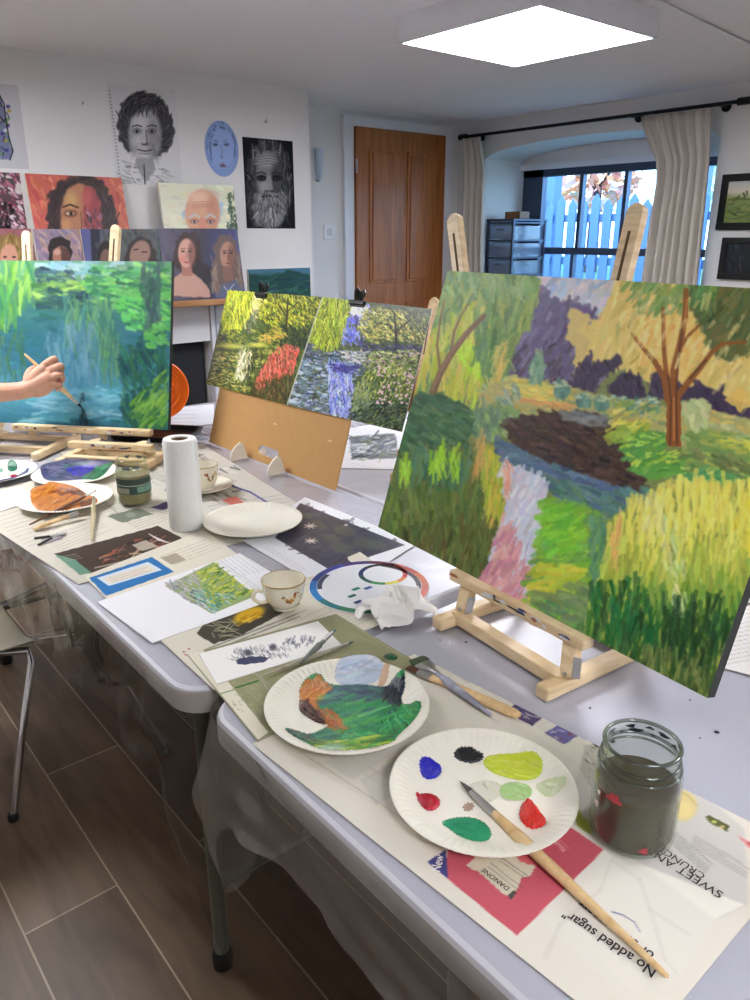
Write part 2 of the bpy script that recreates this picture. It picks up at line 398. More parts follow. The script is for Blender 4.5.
M_art=art_mat('oil_paint',.42,.35,.35,220); M_artm=art_mat('matt_drawing',.8,.2); M_photo=art_mat('glossy_photo_print',.3,.5)
M_news=art_mat('newsprint',.85,.15,.1,60); M_wet=art_mat('wet_paint',.12,.6,.4,500)
M_edge=mat('canvas_edge',(38,40,36),.7); M_edgew=mat('white_canvas_edge',(220,216,206),.7)
M_ink=mat('black_ink',(44,40,42),.8); M_inkw=mat('white_ink',(236,232,228),.8); M_inkp=mat('pale_pink_ink',(236,190,190),.8)
M_lamp=mat('lit_diffuser',(255,255,255),.5,emis=(250,250,255),estr=17)
M_film=film('clear_table_plastic',(250,250,252),.10,.02,.34,.08,6)
M_skirt=film('hanging_clear_plastic',(226,222,214),.10,.03,.14,.45,6,(196,192,186))
M_skirtb=film('milky_clear_plastic',(222,218,212),.14,.22,.16,.5,6,(182,176,168))
M_glass=film('window_glass',(235,242,250),.1,0,.02,0,3)
# ================================================================ the room
CE=2.09
def slab(name,lo,hi,m,kind=True,parent=None):
    bm=BM(); box(bm,lo,hi); return struct(name,bm,m,parent)
def floor_mat():
    m=bpy.data.materials.new('floor_planks'); m.use_nodes=True; nt=m.node_tree; b=nt.nodes['Principled BSDF']
    tc=nt.nodes.new('ShaderNodeTexCoord'); mp=nt.nodes.new('ShaderNodeMapping'); mp.inputs['Rotation'].default_value=(0,0,math.radians(90)); mp.inputs['Location'].default_value=(.09,-.01,0)
    nt.links.new(tc.outputs['Object'],mp.inputs[0])
    br=nt.nodes.new('ShaderNodeTexBrick'); br.inputs['Scale'].default_value=1; br.inputs['Brick Width'].default_value=1.3; br.inputs['Row Height'].default_value=.2
    br.inputs['Mortar Size'].default_value=.0022; br.inputs['Mortar Smooth'].default_value=.2; br.inputs['Color1'].default_value=L4((96,77,60)); br.inputs['Color2'].default_value=L4((118,97,76)); br.inputs['Mortar'].default_value=L4((172,152,128))
    br.offset=.37; nt.links.new(mp.outputs[0],br.inputs['Vector'])
    mp2=nt.nodes.new('ShaderNodeMapping'); mp2.inputs['Scale'].default_value=(9,1.2,1); nt.links.new(tc.outputs['Object'],mp2.inputs[0])
    n=nt.nodes.new('ShaderNodeTexNoise'); n.inputs['Scale'].default_value=2.2; n.inputs['Detail'].default_value=8; n.inputs['Distortion'].default_value=1.2; nt.links.new(mp2.outputs[0],n.inputs['Vector'])
    r=nt.nodes.new('ShaderNodeMapRange'); r.inputs['From Min'].default_value=.3; r.inputs['From Max'].default_value=.7; r.inputs['To Min'].default_value=.62; r.inputs['To Max'].default_value=1.12; nt.links.new(n.outputs['Fac'],r.inputs['Value'])
    mx=nt.nodes.new('ShaderNodeMix'); mx.data_type='RGBA'; mx.blend_type='MULTIPLY'; mx.inputs['Factor'].default_value=1
    nt.links.new(br.outputs['Color'],mx.inputs['A']); nt.links.new(r.outputs[0],mx.inputs['B']); nt.links.new(mx.outputs['Result'],b.inputs['Base Color'])
    b.inputs['Roughness'].default_value=.42; b.inputs['Specular IOR Level'].default_value=.35
    return m
X0,X1,Y0=-1.7,4.1,-2.6
slab('floor',(X0,Y0,-.05),(X1+.1,4.1,0),floor_mat())
slab('ceiling',(X0,Y0,CE),(X1+.5,4.1,CE+.1),M_ceil)
slab('wall_back',(X0,Y0-.1,0),(X1,Y0,CE),M_wall)
slab('wall_near',(X0-.1,Y0-.1,0),(X0,4.1,CE),M_wall)
slab('wall_door',(2.57,4.0,0),(4.6,4.1,CE),M_wall)
# chimney breast with the fireplace opening
bm=BM(); box(bm,(X0,3.6,0),(1.05,4.1,CE)); box(bm,(1.05,3.6,.87),(1.885,4.1,CE)); box(bm,(1.885,3.6,0),(2.57,4.1,CE)); box(bm,(1.05,4.0,0),(1.885,4.1,.87))
struct('wall_chimney',bm,M_wall)
t=thing('fireplace','white fireplace surround with dark hearth opening under the wooden mantel shelf','fireplace',(1.5,3.6,0))
bm=BM(); box(bm,(1.06,3.62,.0),(1.875,3.9,.865)); obj('hearth_panel',bm,M_slate,t)
bm=BM(); box(bm,(1.60,3.585,0),(1.74,3.619,.70)); box(bm,(1.62,3.575,.05),(1.72,3.585,.66)); obj('stove_front',bm,M_blk,t)
bm=BM(); box(bm,(.95,3.55,.87),(1.885,3.599,1.055)); obj('lintel_panel',bm,M_white,t,bevel=.003)
bm=BM(); box(bm,(1.888,3.54,0),(1.91,3.599,1.055)); box(bm,(1.925,3.55,0),(2.05,3.599,1.055)); box(bm,(1.90,3.565,0),(1.93,3.599,1.05)); obj('side_panel',bm,M_white,t,bevel=.003)
bm=BM(); box(bm,(-.2,3.38,1.06),(2.04,3.597,1.088)); o=obj('mantel_shelf',bm,M_oak,bevel=.004); tag(o,'long brown wooden mantel shelf with painted portraits standing along it','shelf')
# window wall with arched recess
YA,YB=2.14,3.745
def arch(y,ap=1.935,sp=1.845): u=(y-(YA+YB)/2)/((YB-YA)/2); return sp+(ap-sp)*math.sqrt(max(0,1-u*u*.98))
bm=BM(); ys=[YA+(YB-YA)*i/24 for i in range(25)]
box(bm,(4.1,Y0,0),(4.6,YA,CE)); box(bm,(4.1,YB,0),(4.6,4.0,CE)); box(bm,(4.1,YA,0),(4.6,YB,.98))
for a,b in zip(ys,ys[1:]):
    za,zb=arch(a),arch(b); vs=[bm.verts.new(c) for c in ((4.1,a,za),(4.1,b,zb),(4.1,b,CE),(4.1,a,CE),(4.6,a,za),(4.6,b,zb),(4.6,b,CE),(4.6,a,CE))]
    for f in ((0,1,2,3),(7,6,5,4),(0,4,5,1),(3,2,6,7)): bm.faces.new([vs[i] for i in f])
struct('wall_window',bm,M_wall)
slab('trim_1',(4.08,YA,.96),(4.5,YB,.982),M_white)
# infill above the window frame (flat head) and the window
slab('wall_window_head',(4.5,YA,1.80),(4.6,YB,1.99),M_wall)
w=struct('window_1',(lambda bm:(box(bm,(4.50,YA,.985),(4.55,YA+.05,1.80)),box(bm,(4.50,YB-.17,.985),(4.55,YB-.0,1.80)),box(bm,(4.50,YA,1.755),(4.55,YB,1.80)),box(bm,(4.50,YA,.985),(4.55,YB,1.03)),box(bm,(4.49,YA,1.255),(4.555,YB,1.300)),bm)[-1])(BM()),M_alu)
for y in (3.262,2.93,2.6): bm=BM(); box(bm,(4.505,y-.013,1.297),(4.545,y+.013,1.755)); obj('mullion',bm,M_alu,w)
for y in (3.29,2.72): bm=BM(); box(bm,(4.505,y-.012,1.03),(4.545,y+.012,1.262)); obj('mullion',bm,M_alu,w)
bm=BM(); box(bm,(4.523,YA+.05,1.03),(4.527,YB-.17,1.755)); obj('pane',bm,M_glass,w)
bm=BM(); box(bm,(4.46,YA,1.80),(4.5,YB,1.835)); obj('window_head_trim',bm,M_white,w); 
# door in the alcove
d=struct('door_1',(lambda bm:(box(bm,(3.17,3.955,.005),(3.935,3.995,2.0)),bm)[-1])(BM()),M_door,bevel=.003)
for (a,b,c,e) in ((3.27,3.52,1.08,1.88),(3.59,3.84,1.08,1.88),(3.27,3.52,.2,.95),(3.59,3.84,.2,.95)):
    bm=BM(); box(bm,(a,3.946,c),(b,3.956,e)); box(bm,(a+.02,3.938,c+.02),(b-.02,3.947,e-.02)); obj('door_panel',bm,M_door,d,bevel=.003)
bm=BM(); tube(bm,[(3.87,3.955,.93),(3.87,3.91,.93)],.011); lathe(bm,[(0,-.024),(.02,-.014),(.024,0),(.02,.014),(0,.024)],(3.87,3.9,.93),16); obj('door_handle',bm,M_steel,d,smooth=True)
for z in (1.78,.35): bm=BM(); tube(bm,[(3.168,3.95,z-.04),(3.168,3.95,z+.04)],.006); obj('hinge',bm,M_steel,d)
bm=BM(); box(bm,(3.09,3.97,0),(3.165,3.999,2.06)); box(bm,(3.94,3.97,0),(4.0,3.999,2.06)); box(bm,(3.165,3.97,2.003),(3.94,3.999,2.06)); struct('trim_2',bm,M_white,bevel=.003)
bm=BM(); box(bm,(2.57,3.985,0),(3.09,3.999,.1)); struct('baseboard_door',bm,M_white)
# switch and pale blue wall light by the door
q=ony(329,232,4.0); bm=BM(); box(bm,(q.x-.045,3.988,q.z-.043),(q.x+.045,3.999,q.z+.043)); o=thing('light_switch','white square light switch on the wall left of the wooden door','switch',(q.x,3.999,q.z))
obj('switch_plate',bm,M_white,o,bevel=.003); bm=BM(); box(bm,(q.x-.02,3.98,q.z-.02),(q.x-.003,3.989,q.z+.02)); obj('rocker',bm,M_white,o,bevel=.002); bm=BM(); box(bm,(q.x+.003,3.98,q.z-.02),(q.x+.02,3.989,q.z+.02)); obj('rocker',bm,M_white,o,bevel=.002)
q=ony(316,165,4.0); bm=BM(); lathe(bm,[(.010,-.085),(.018,-.05),(.023,.03),(.025,.085),(.023,.085),(.021,.03),(.016,-.05),(.008,-.08)],(q.x,3.965,q.z),24)
o=thing('wall_light','pale blue glass wall light in the alcove beside the chimney corner','lamp',(q.x,3.99,q.z)); obj('lamp_shade',bm,mat('pale_blue_glass',(186,200,216),.3),o,smooth=True)
bm=BM(); tube(bm,[(q.x,3.998,q.z-.085),(q.x,3.965,q.z-.09)],.006); obj('bracket',bm,M_steel,o)
# ceiling light panel
def ceiling_light(name,cx,cy,label,drop=.085,hw=.298):
    t=thing(name,label,'ceiling light',(cx,cy,CE))
    z0=CE-drop; bm=BM()
    e=.012
    box(bm,(cx-hw-.012,cy-hw-.012,z0),(cx-hw,cy+hw+.012,CE-.001)); box(bm,(cx+hw,cy-hw-.012,z0),(cx+hw+.012,cy+hw+.012,CE-.001))
    box(bm,(cx-hw,cy-hw-.012,z0),(cx+hw,cy-hw,CE-.001)); box(bm,(cx-hw,cy+hw,z0),(cx+hw,cy+hw+.012,CE-.001))
    obj('housing',bm,M_white,t)
    bm=BM(); box(bm,(cx-hw+.001,cy-hw+.001,z0+.002),(cx+hw-.001,cy+hw-.001,z0+.01)); obj('diffuser',bm,M_lamp,t)
    return t
ceiling_light('ceiling_light',2.30,1.94,'square lit white ceiling light panel in front of the window')
ceiling_light('ceiling_light',.20,2.62,'square lit white ceiling light panel added out of view to brighten the portrait wall')  # unseen panel, added here to lift the light on wall and left table
ceiling_light('ceiling_light',.20,-.95,'square lit white ceiling light panel above the near end of the tables')
ceiling_light('ceiling_light',2.30,-.45,'square lit white ceiling light panel behind the viewer on the window side')
q=onz(459,5,CE-.01); bm=BM(); tube(bm,[q+V((0,0,.01)),q-V((0,0,.02)),q+V((.012,0,-.03)),q+V((.02,0,-.02))],.004); o=obj('ceiling_hook',bm,M_blk,smooth=True); tag(o,'small dark hook in the ceiling left of the light panel','hook')
bm=BM(); a=onz(640,-8,CE-.006); b=onz(752,46,CE-.006); tube(bm,[a,a.lerp(b,.5)+V((0,0,-.002)),b],.006); o=obj('ceiling_cable',bm,M_white,smooth=True); tag(o,'thin cable running along the ceiling right of the light panel','cable')
# curtain rail and curtains
rx=3.99
a=onx(463,137,rx); b=onx(744,103,rx); t=thing('curtain_rail','dark metal curtain rail above the arched window recess','curtain rail',(rx,(a.y+b.y)/2,a.z))
bm=BM(); tube(bm,[(rx,a.y,a.z),(rx,b.y,a.z)],.0095,); obj('rod',bm,M_blk,t,smooth=True)
for y in (a.y,b.y): bm=BM(); tube(bm,[(rx,y-.03,a.z),(rx,y+.03,a.z)],.018); obj('finial',bm,M_blk,t,smooth=True)
for y in (a.y-.07,(a.y+b.y)/2-.3,b.y+.14): bm=BM(); tube(bm,[(rx,y,a.z),(rx+.05,y,a.z-.0),(4.098,y,a.z)],.007); tube(bm,[(4.09,y,a.z),(4.099,y,a.z)],.025); obj('bracket',bm,M_blk,t,smooth=True)
RZ=a.z
def curtain(name,label,left,right,folds):
    """left/right: outline of the hanging cloth, followed down the wall; pleated cloth with depth"""
    Lp=sorted([(onx(*p,rx).z,onx(*p,rx).y) for p in left]); Rp=sorted([(onx(*p,rx).z,onx(*p,rx).y) for p in right])
    nu,nv=folds*10,44; P=[]
    for j in range(nv+1):
        v=j/nv; z=RZ-.0125-v*(RZ-.35)
        yl=float(np.interp(z,[q[0] for q in Lp],[q[1] for q in Lp])); yr=float(np.interp(z,[q[0] for q in Rp],[q[1] for q in Rp]))
        for i in range(nu+1):
            u=i/nu; amp=.016+.014*min(1,v*3)+.006*math.sin(u*13); uu=u+.012*math.sin(u*17+v*2.0); ph=uu*folds*2*math.pi
            x=rx+amp*math.sin(ph)+.006*math.sin(ph*2.3+v*2)
            P.append((x,yl+(yr-yl)*u,z))
    F=[(j*(nu+1)+i,j*(nu+1)+i+1,(j+1)*(nu+1)+i+1,(j+1)*(nu+1)+i) for j in range(nv) for i in range(nu)]
    o=mesh_np(name,P,F,[M_curt],smooth=True); s=o.modifiers.new('s','SOLIDIFY'); s.thickness=.004; s.offset=0
    return tag(o,label,'curtain','curtains hanging from the rail')
curtain('curtain','narrow cream curtain bunched beside the wooden door',[(462,138),(463,180),(462,230),(462,275)],[(481,138),(486,170),(485,230),(484,275)],4)
curtain('curtain','wide cream curtain right of the window beside the framed landscapes',[(641,116),(642,126),(649,145),(656,162),(655,185),(650,215),(645,250),(640,283)],[(713,108),(711,160),(706,210),(698,283)],7)
# drawer tower in the recess
bx,by0,by1,bz=4.125,3.495,3.715,.984
t=thing('drawer_tower','dark framed tower of clear plastic drawers in the window recess','drawer unit',(bx+.165,(by0+by1)/2,bz))
bm=BM()
for x in (bx,bx+.33):
    for y in (by0,by1): box(bm,(x-.008,y-.008,bz),(x+.008,y+.008,bz+.495))
for k in range(5):
    z=bz+.02+k*.112
    for y in (by0,by1): box(bm,(bx,y-.005,z),(bx+.33,y+.005,z+.01))
    for x in (bx,bx+.33): box(bm,(x-.005,by0,z),(x+.005,by1,z+.01))
box(bm,(bx-.01,by0-.01,bz+.485),(bx+.34,by1+.01,bz+.497)); obj('frame',bm,M_alu,t)
for k in range(4):
    z=bz+.034+k*.112; bm=BM()
    box(bm,(bx+.002,by0+.012,z),(bx+.008,by1-.012,z+.085)); box(bm,(bx+.32,by0+.012,z),(bx+.324,by1-.012,z+.085)); box(bm,(bx+.004,by0+.012,z),(bx+.322,by0+.016,z+.085)); box(bm,(bx+.004,by1-.016,z),(bx+.322,by1-.012,z+.085)); box(bm,(bx+.004,by0+.012,z-.004),(bx+.322,by1-.012,z))
    dr=obj('drawer',bm,M_clr,t); bm=BM(); tube(bm,[(bx,(by0+by1)/2-.03,z+.06),(bx-.012,(by0+by1)/2-.025,z+.06),(bx-.012,(by0+by1)/2+.025,z+.06),(bx,(by0+by1)/2+.03,z+.06)],.004); obj('drawer_handle',bm,M_steel,dr)
    for i in range(3):
        bm=BM()
        yy=by0+.03+RNG.random()*(.10); xx=bx+.02+RNG.random()*.2; box(bm,(xx,yy,z),(xx+.08,yy+.05,z+.02+RNG.random()*.035))
        obj('drawer_contents',bm,mat('dark_contents%d'%k,[(40,50,70),(200,205,210),(26,28,40),(60,60,90)][k],.6),dr)
bm=BM(); box(bm,(bx+.10,3.53,bz+.4985),(bx+.20,3.66,bz+.545)); o=obj('wooden_box',bm,mat('box_wood',(132,92,56),.5),bevel=.003); tag(o,'small brown wooden box on top of the drawer tower','box')
# outside: raised lawn, picket fence, hedge and trees
bm=BM(); box(bm,(4.65,-4,.5),(16,14,.9)); o=struct('ground',bm,mat('lawn',(70,120,80),.9,noise_amt=.4,noise_scale=12))
t=thing('picket_fence','weathered picket fence beyond the window glass','fence',(6.6,4,.9))
for i in range(34):
    y=2.3+i*.135; z1=1.72+.03*math.sin(i*2.3); bm=BM(); prism(bm,[(y-.045,.9),(y+.045,.9),(y+.045,z1-.06),(y,z1),(y-.045,z1-.06)],6.6,6.622,Matrix(((0,0,1,0),(1,0,0,0),(0,1,0,0),(0,0,0,1)))); obj('picket',bm,mat('fence_wood',(92,112,144),.8),t)
for z in (1.1,1.5): bm=BM(); box(bm,(6.625,2.1,z),(6.66,7.0,z+.07)); obj('fence_rail',bm,MATS['fence_wood'],t)
for y in (3.62,5.2): bm=BM(); box(bm,(6.664,y-.06,.9),(6.78,y+.06,2.5)); obj('fence_post',bm,MATS['fence_wood'],t)
def tree(name,label,x,y,h,r,cols,n,seed,cat='tree',spread=1):
    rg=np.random.default_rng(seed); t=thing(name,label,cat,(x,y,.9))
    bm=BM(); tube(bm,[(x,y,.9),(x+.05,y+.04,.9+h*.45),(x,y+.1,.9+h*.8)],[.09,.06,.02],8)
    for k in range(9):
        a=rg.uniform(0,6.28); z=.9+h*rg.uniform(.35,.75); tube(bm,[(x,y+.05,z),(x+math.cos(a)*r*.5,y+math.sin(a)*r*.6,z+h*.16),(x+math.cos(a)*r*.8,y+math.sin(a)*r*.9,z+h*.3)],[.03,.018,.006],5)
    obj('trunk',bm,mat('bark',(70,62,66),.9),t)
    P=[];F=[];cc=[]
    for k in range(n):
        d=rg.normal(size=3); d/=np.linalg.norm(d); q=d*rg.random()**.4*np.array([r,r,h*.42])*spread+np.array([x,y,.9+h*.62])
        a=rg.normal(size=3)*.045; b=rg.normal(size=3)*.045; i=len(P); P+= [q-a,q-b,q+a,q+b]; F.append((i,i+1,i+2,i+3)); c=cols[rg.integers(len(cols))]; cc+=[c]*4
    o=mesh_np('foliage',P,F,[art_leaf],np.array(cc,float),None,t); return t
art_leaf=art_mat('leaf',.7,.2)
tree('tree','tree with orange autumn leaves beyond the picket fence, seen in left window light',8.6,7.9,2.6,.62,[(255,150,80),(250,130,60),(255,190,140),(230,150,110)],1700,1)
tree('tree','sparse tree with pale orange and pink leaves seen in the middle window light',9.2,6.4,2.7,.60,[(255,180,130),(250,170,150),(220,190,180)],1200,2)
tree('tree','thin grey green tree seen in the right window light near the curtain',9.6,4.9,2.8,.62,[(220,220,215),(240,240,240),(190,200,190)],800,3)
# world: bright overcast sky
wd=bpy.data.worlds.new('sky'); bpy.context.scene.world=wd; wd.use_nodes=True; nt=wd.node_tree; bg=nt.nodes['Background']
tc=nt.nodes.new('ShaderNodeTexCoord'); sx=nt.nodes.new('ShaderNodeSeparateXYZ'); rp=nt.nodes.new('ShaderNodeValToRGB'); nt.links.new(tc.outputs['Generated'],sx.inputs[0]); nt.links.new(sx.outputs['Z'],rp.inputs[0])
rp.color_ramp.elements[0].color=(.50,.78,1,1); rp.color_ramp.elements[1].color=(.20,.48,.95,1); nt.links.new(rp.outputs[0],bg.inputs[0]); bg.inputs[1].default_value=6.0
# ================================================================ wall pictures
def face(P,cx,cy,w,h,skin,dark,light,hair=None,hairpts=None,lite=0,beard=None,brow=.0):
    """one painted head: w,h in picture pixels"""
    if hairpts: P.poly(hairpts,hair,1,.6,.4)
    P.ell(cx,cy,w/2,h/2,skin,1,.08)
    P.ell(cx+w*.22,cy+h*.05,w*.26,h*.42,dark,.55,.3)                        # side in shade as painted
    P.ell(cx-w*.15,cy-h*.2,w*.25,h*.16,light,.5,.4)
    for sx_ in (-1,1):
        ex=cx+sx_*w*.2; ey=cy-h*.04
        P.ell(ex,ey,w*.13,h*.06,dark,.7,.3); P.line([(ex-w*.13,ey-h*.09),(ex,ey-h*.12),(ex+w*.13,ey-h*.085)],max(.7,h*.03),dark,.9)
        P.ell(ex,ey,w*.085,h*.03,(225,215,205) if brow==0 else light,.8,.2); P.ell(ex,ey,w*.04,h*.03,(30,25,25),.95,.2)
    P.line([(cx+w*.03,cy-h*.05),(cx+w*.05,cy+h*.12)],max(.6,w*.04),dark,.5); P.ell(cx,cy+h*.14,w*.1,h*.035,dark,.6,.3); P.ell(cx-w*.02,cy+h*.11,w*.05,h*.04,light,.7,.3)
    P.ell(cx,cy+h*.28,w*.16,h*.03,(np.array(dark)*.8+np.array((70,20,20))*.4),.9,.2); P.line([(cx-w*.15,cy+h*.275),(cx+w*.15,cy+h*.275)],max(.5,h*.015),dark,.9)
WY=3.5985
def wallart(name,label,cat,pxs,P,y=WY,thick=.003,m=None,group=None,mats=None,lean=0,res=.0018,gain=1,side=(225,222,214)):
    """pxs TL,TR,BR,BL image points on wall plane y; squared up to be a true rectangle on the wall"""
    P.blur(1); P.b=P.b*1.0; q=[ony(*p,y) for p in pxs]; xl=(q[0].x+q[3].x)/2; xr=(q[1].x+q[2].x)/2; zt=(q[0].z+q[1].z)/2; zb=(q[2].z+q[3].z)/2
    o=panel(name,(xl,y,zt),(xr,y,zt),(xr,y-lean,zb),(xl,y-lean,zb),P,mats or [M_artm,M_artm],thick,res,gain=gain,side=side)
    return tag(o,label,cat,group)
# grey drawing of an older woman on spiral-bound paper
P=Paint(100,78,184,192,4,(216,216,218)); 
for k in range(26): P.ell(109.5+k*.42,91+k*3.45,.9,.7,(120,120,122),.9)
P.strokes([(118,185),(122,160),(150,165),(172,172),(177,183)],70,7,20,1.2,[(150,150,154),(120,120,124),(170,170,172)],.7)
P.poly([(128,96),(140,91),(153,93),(165,102),(173,120),(175,138),(168,152),(160,155),(128,152),(119,140),(117,122),(120,106)],(74,74,78),1,1.5,.6)
P.strokes([(126,96),(140,91),(153,93),(166,104),(174,122),(174,138),(166,152),(128,150),(118,135),(118,112)],230,8,lambda x,y:math.degrees(math.atan2(y-115,x-146))+90,1.1,[(40,40,44),(100,100,105),(60,60,64),(125,125,130)],.8)
P.ell(145,136,16,27,(188,188,190),1,.12); P.ell(154,141,7,22,(126,126,130),.55,.4); P.ell(133,142,4,14,(140,140,144),.5,.4); P.ell(139,122,8,6,(216,216,216),.7,.4); P.ell(136,141,4,5,(214,214,214),.6,.5); P.ell(145,159,6,4,(206,206,206),.6,.5); P.strokes([(150,120),(162,122),(162,158),(150,160)],36,8,80,.8,[(110,110,112),(90,90,94),(150,150,152)],.5); P.strokes([(130,120),(140,118),(138,158),(130,150)],20,7,95,.7,[(140,140,142),(206,206,206)],.5)
for ex in (137,152): P.ell(ex,131,4.4,3,(96,96,98),.7,.4); P.ell(ex,131.5,2.4,.9,(176,176,176),.7,.2); P.ell(ex,131.5,1.2,1.3,(20,20,20),1,.2); P.line([(ex-4.5,126.5),(ex,125),(ex+4.5,126.5)],1.2,(60,60,62),.9)
P.line([(146,130),(147,142)],1,(90,90,92),.8); P.ell(145,144,3.6,1.6,(70,70,72),.8,.3); P.ell(144,142,1.8,1.8,(205,205,205),.8,.3); P.line([(138,149.5),(145,151.3),(152,149.8)],1.3,(70,66,68),.9); P.line([(140,153.2),(145,154),(150,153.4)],1.0,(120,118,120),.8); P.line([(138,143),(136,147),(136.5,150)],.7,(120,120,122),.6); P.line([(151.5,143),(153.5,147),(153.5,150)],.7,(90,90,92),.6)
P.strokes([(130,100),(160,100),(162,114),(130,116)],60,9,95,1.1,[(60,60,64),(100,100,104),(40,40,42)],.8); P.poly([(134,158),(156,158),(154,172),(146,182),(139,172)],(150,150,152),.8,.4,.5); P.line([(135,158),(131,172),(138,184)],1.4,(225,225,226),.9); P.line([(154,160),(158,172),(148,184)],1.4,(225,225,226),.9); P.line([(144,165),(145,184)],1.2,(50,50,52),.8)
wallart('charcoal_drawing','grey charcoal portrait of a curly-haired woman on spiral-bound paper','drawing',[(106,84),(176,90),(182,186),(117,184)],P)
# blue oval face
P=Paint(200,116,244,182,4,(140,164,214)); P.ell(222,146,14,22,(150,174,222),1,.1); P.ell(222,149,17.5,27,(132,156,210),0)
P.line([(211,160),(210,140),(214,130),(222,127),(231,131),(235,142),(235,158)],.9,(70,84,130),.9); P.line([(207,150),(209,134),(216,125),(224,123)],.6,(80,94,140),.7)
for ex in (215.5,226.5): P.ell(ex,144.5,2.4,1.2,(40,50,80),.9,.3); P.line([(ex-3,141.5),(ex,140.6),(ex+3,141.5)],.5,(60,70,110),.8)
P.line([(221.5,146),(222,155),(219.8,157.5),(223.5,158)],.5,(90,80,130),.8); P.ell(222.5,165.5,3.2,1.6,(110,60,90),.9,.3)
a=ony(222,149,WY); bm=BM(); n=48; 
pts=[(a.x+.093*math.cos(2*math.pi*k/n),a.z+.125*math.sin(2*math.pi*k/n)) for k in range(n)]
rad=np.linspace(0,1,14); PP=[(a.x,WY,a.z)]
for r in rad[1:]:
    for k in range(n): PP.append((a.x+.093*r*math.cos(2*math.pi*k/n),WY,a.z+.125*r*math.sin(2*math.pi*k/n)))
for k in range(n): PP.append((a.x+.093*math.cos(2*math.pi*k/n),WY+.003,a.z+.125*math.sin(2*math.pi*k/n)))
FF=[(0,1+(k+1)%n,1+k) for k in range(n)]
for j in range(13): FF+=[(1+j*n+k,1+j*n+(k+1)%n,1+(j+1)*n+(k+1)%n,1+(j+1)*n+k) for k in range(n)]
PPn=np.array(PP); qx,qy=proj_np(PPn); o=mesh_np('oval_drawing',PPn,FF,[M_artm],P.sample(qx,qy)); tag(o,'blue oval paper with a simple drawn face on the chimney wall','drawing')
# bearded man, black paper
P=Paint(236,132,302,236,4,(26,26,30)); P.poly([(250,150),(262,140),(276,140),(288,152),(292,185),(288,215),(280,228),(252,226),(246,200),(246,170)],(60,60,64),1,1.5,.8)
P.strokes([(250,150),(264,140),(278,142),(290,158),(292,200),(286,222),(282,180),(276,160),(262,158),(252,180),(250,215),(246,190)],160,12,88,1,[(110,110,114),(60,60,64),(150,150,152),(30,30,34)],.7)
P.ell(269,178,13,25,(128,128,130),1,.14); P.ell(264,186,4,6,(176,176,178),.6,.5); P.strokes([(256,150),(282,150),(284,172),(256,172)],40,9,5,.7,[(180,180,182),(90,90,92),(150,150,152)],.5); P.strokes([(272,165),(284,165),(284,195),(272,195)],40,7,80,.8,[(50,50,52),(90,90,92)],.6); P.ell(278,182,7,24,(60,60,62),.7,.3); P.ell(266,160,10,7,(165,165,166),.8,.4)
for k in range(4): P.line([(257,157+k*2.6),(268,155.5+k*2.6),(280,158+k*2.6)],.6,(70,70,72),.7)
for ex in (261.5,276.5): P.ell(ex,178,5,3.2,(24,24,26),.9,.3); P.ell(ex,178.6,2.2,.8,(120,120,120),.6,.3); P.ell(ex,178.6,1.1,1,(14,14,14),.9,.2); P.line([(ex-5,173.5),(ex,172),(ex+4.5,174)],1.2,(40,40,42),.9)
P.poly([(267,176),(271,176),(273.5,190),(265,190)],(150,150,152),.8,0,.3); P.line([(265,191),(273.5,191)],1,(30,30,32),.9)
P.poly([(255,192),(269,193),(284,192),(287,210),(282,224),(270,229),(257,226),(252,208)],(120,120,122),.9,1,.5); P.line([(262,197),(269,195.5),(277,197)],2,(30,30,32),.9)
P.strokes([(255,194),(284,194),(286,214),(278,228),(260,228),(252,210)],190,8,lambda x,y:90+(269-x)*2.2,.8,[(190,190,192),(90,90,92),(150,150,152),(60,60,62)],.75)
wallart('charcoal_drawing','black and grey charcoal portrait of a long-bearded man, rightmost on the chimney wall','drawing',[(242,138),(292,140),(296,229),(247,228)],P)
# coloured figure drawing far left
P=Paint(-30,80,30,175,4,(200,200,204)); P.poly([(-25,90),(0,96),(6,115),(8,135),(12,150),(10,160),(-25,158)],(120,126,160),1,1,.3)
for k in range(40):
    x,y=RNG.uniform(-20,10),RNG.uniform(100,158)
    P.ell(x,y,2.2,1.8,[(70,60,140),(110,150,110),(170,160,80),(220,222,226)][RNG.integers(4)],.85,.2)
for k in range(26): x,y=RNG.uniform(-18,8),RNG.uniform(100,156); P.line([(x,y),(x+RNG.uniform(-6,6),y+RNG.uniform(2,8))],.8,(30,30,50),.9)
P.line([(-2,92),(4,104),(6,120),(9,138),(13,151),(10,160)],1.1,(30,30,44),1)
wallart('figure_drawing','coloured pen drawing of a figure on white paper at the far left edge','drawing',[(-28,82),(21,84),(26,168),(-24,168)],P)
# blossom painting
P=Paint(-30,168,34,236,4,(90,70,80)); P.strokes([(-30,170),(32,170),(32,232),(-30,232)],320,4,45,2.6,[(214,170,186),(230,200,210),(180,110,130),(160,80,100),(96,96,84),(236,220,226)],.9)
P.strokes([(-6,205),(14,205),(10,232),(-8,232)],40,6,80,2.6,[(30,30,34),(60,40,50)],.9); P.ell(19,189,4,5.5,(214,208,206),.9)
wallart('blossom_painting','painting of pink blossom, leftmost on the chimney wall beside the red portrait','painting',[(-26,172),(20,172),(27,230),(-20,230)],P,thick=.004,side=(200,196,196))
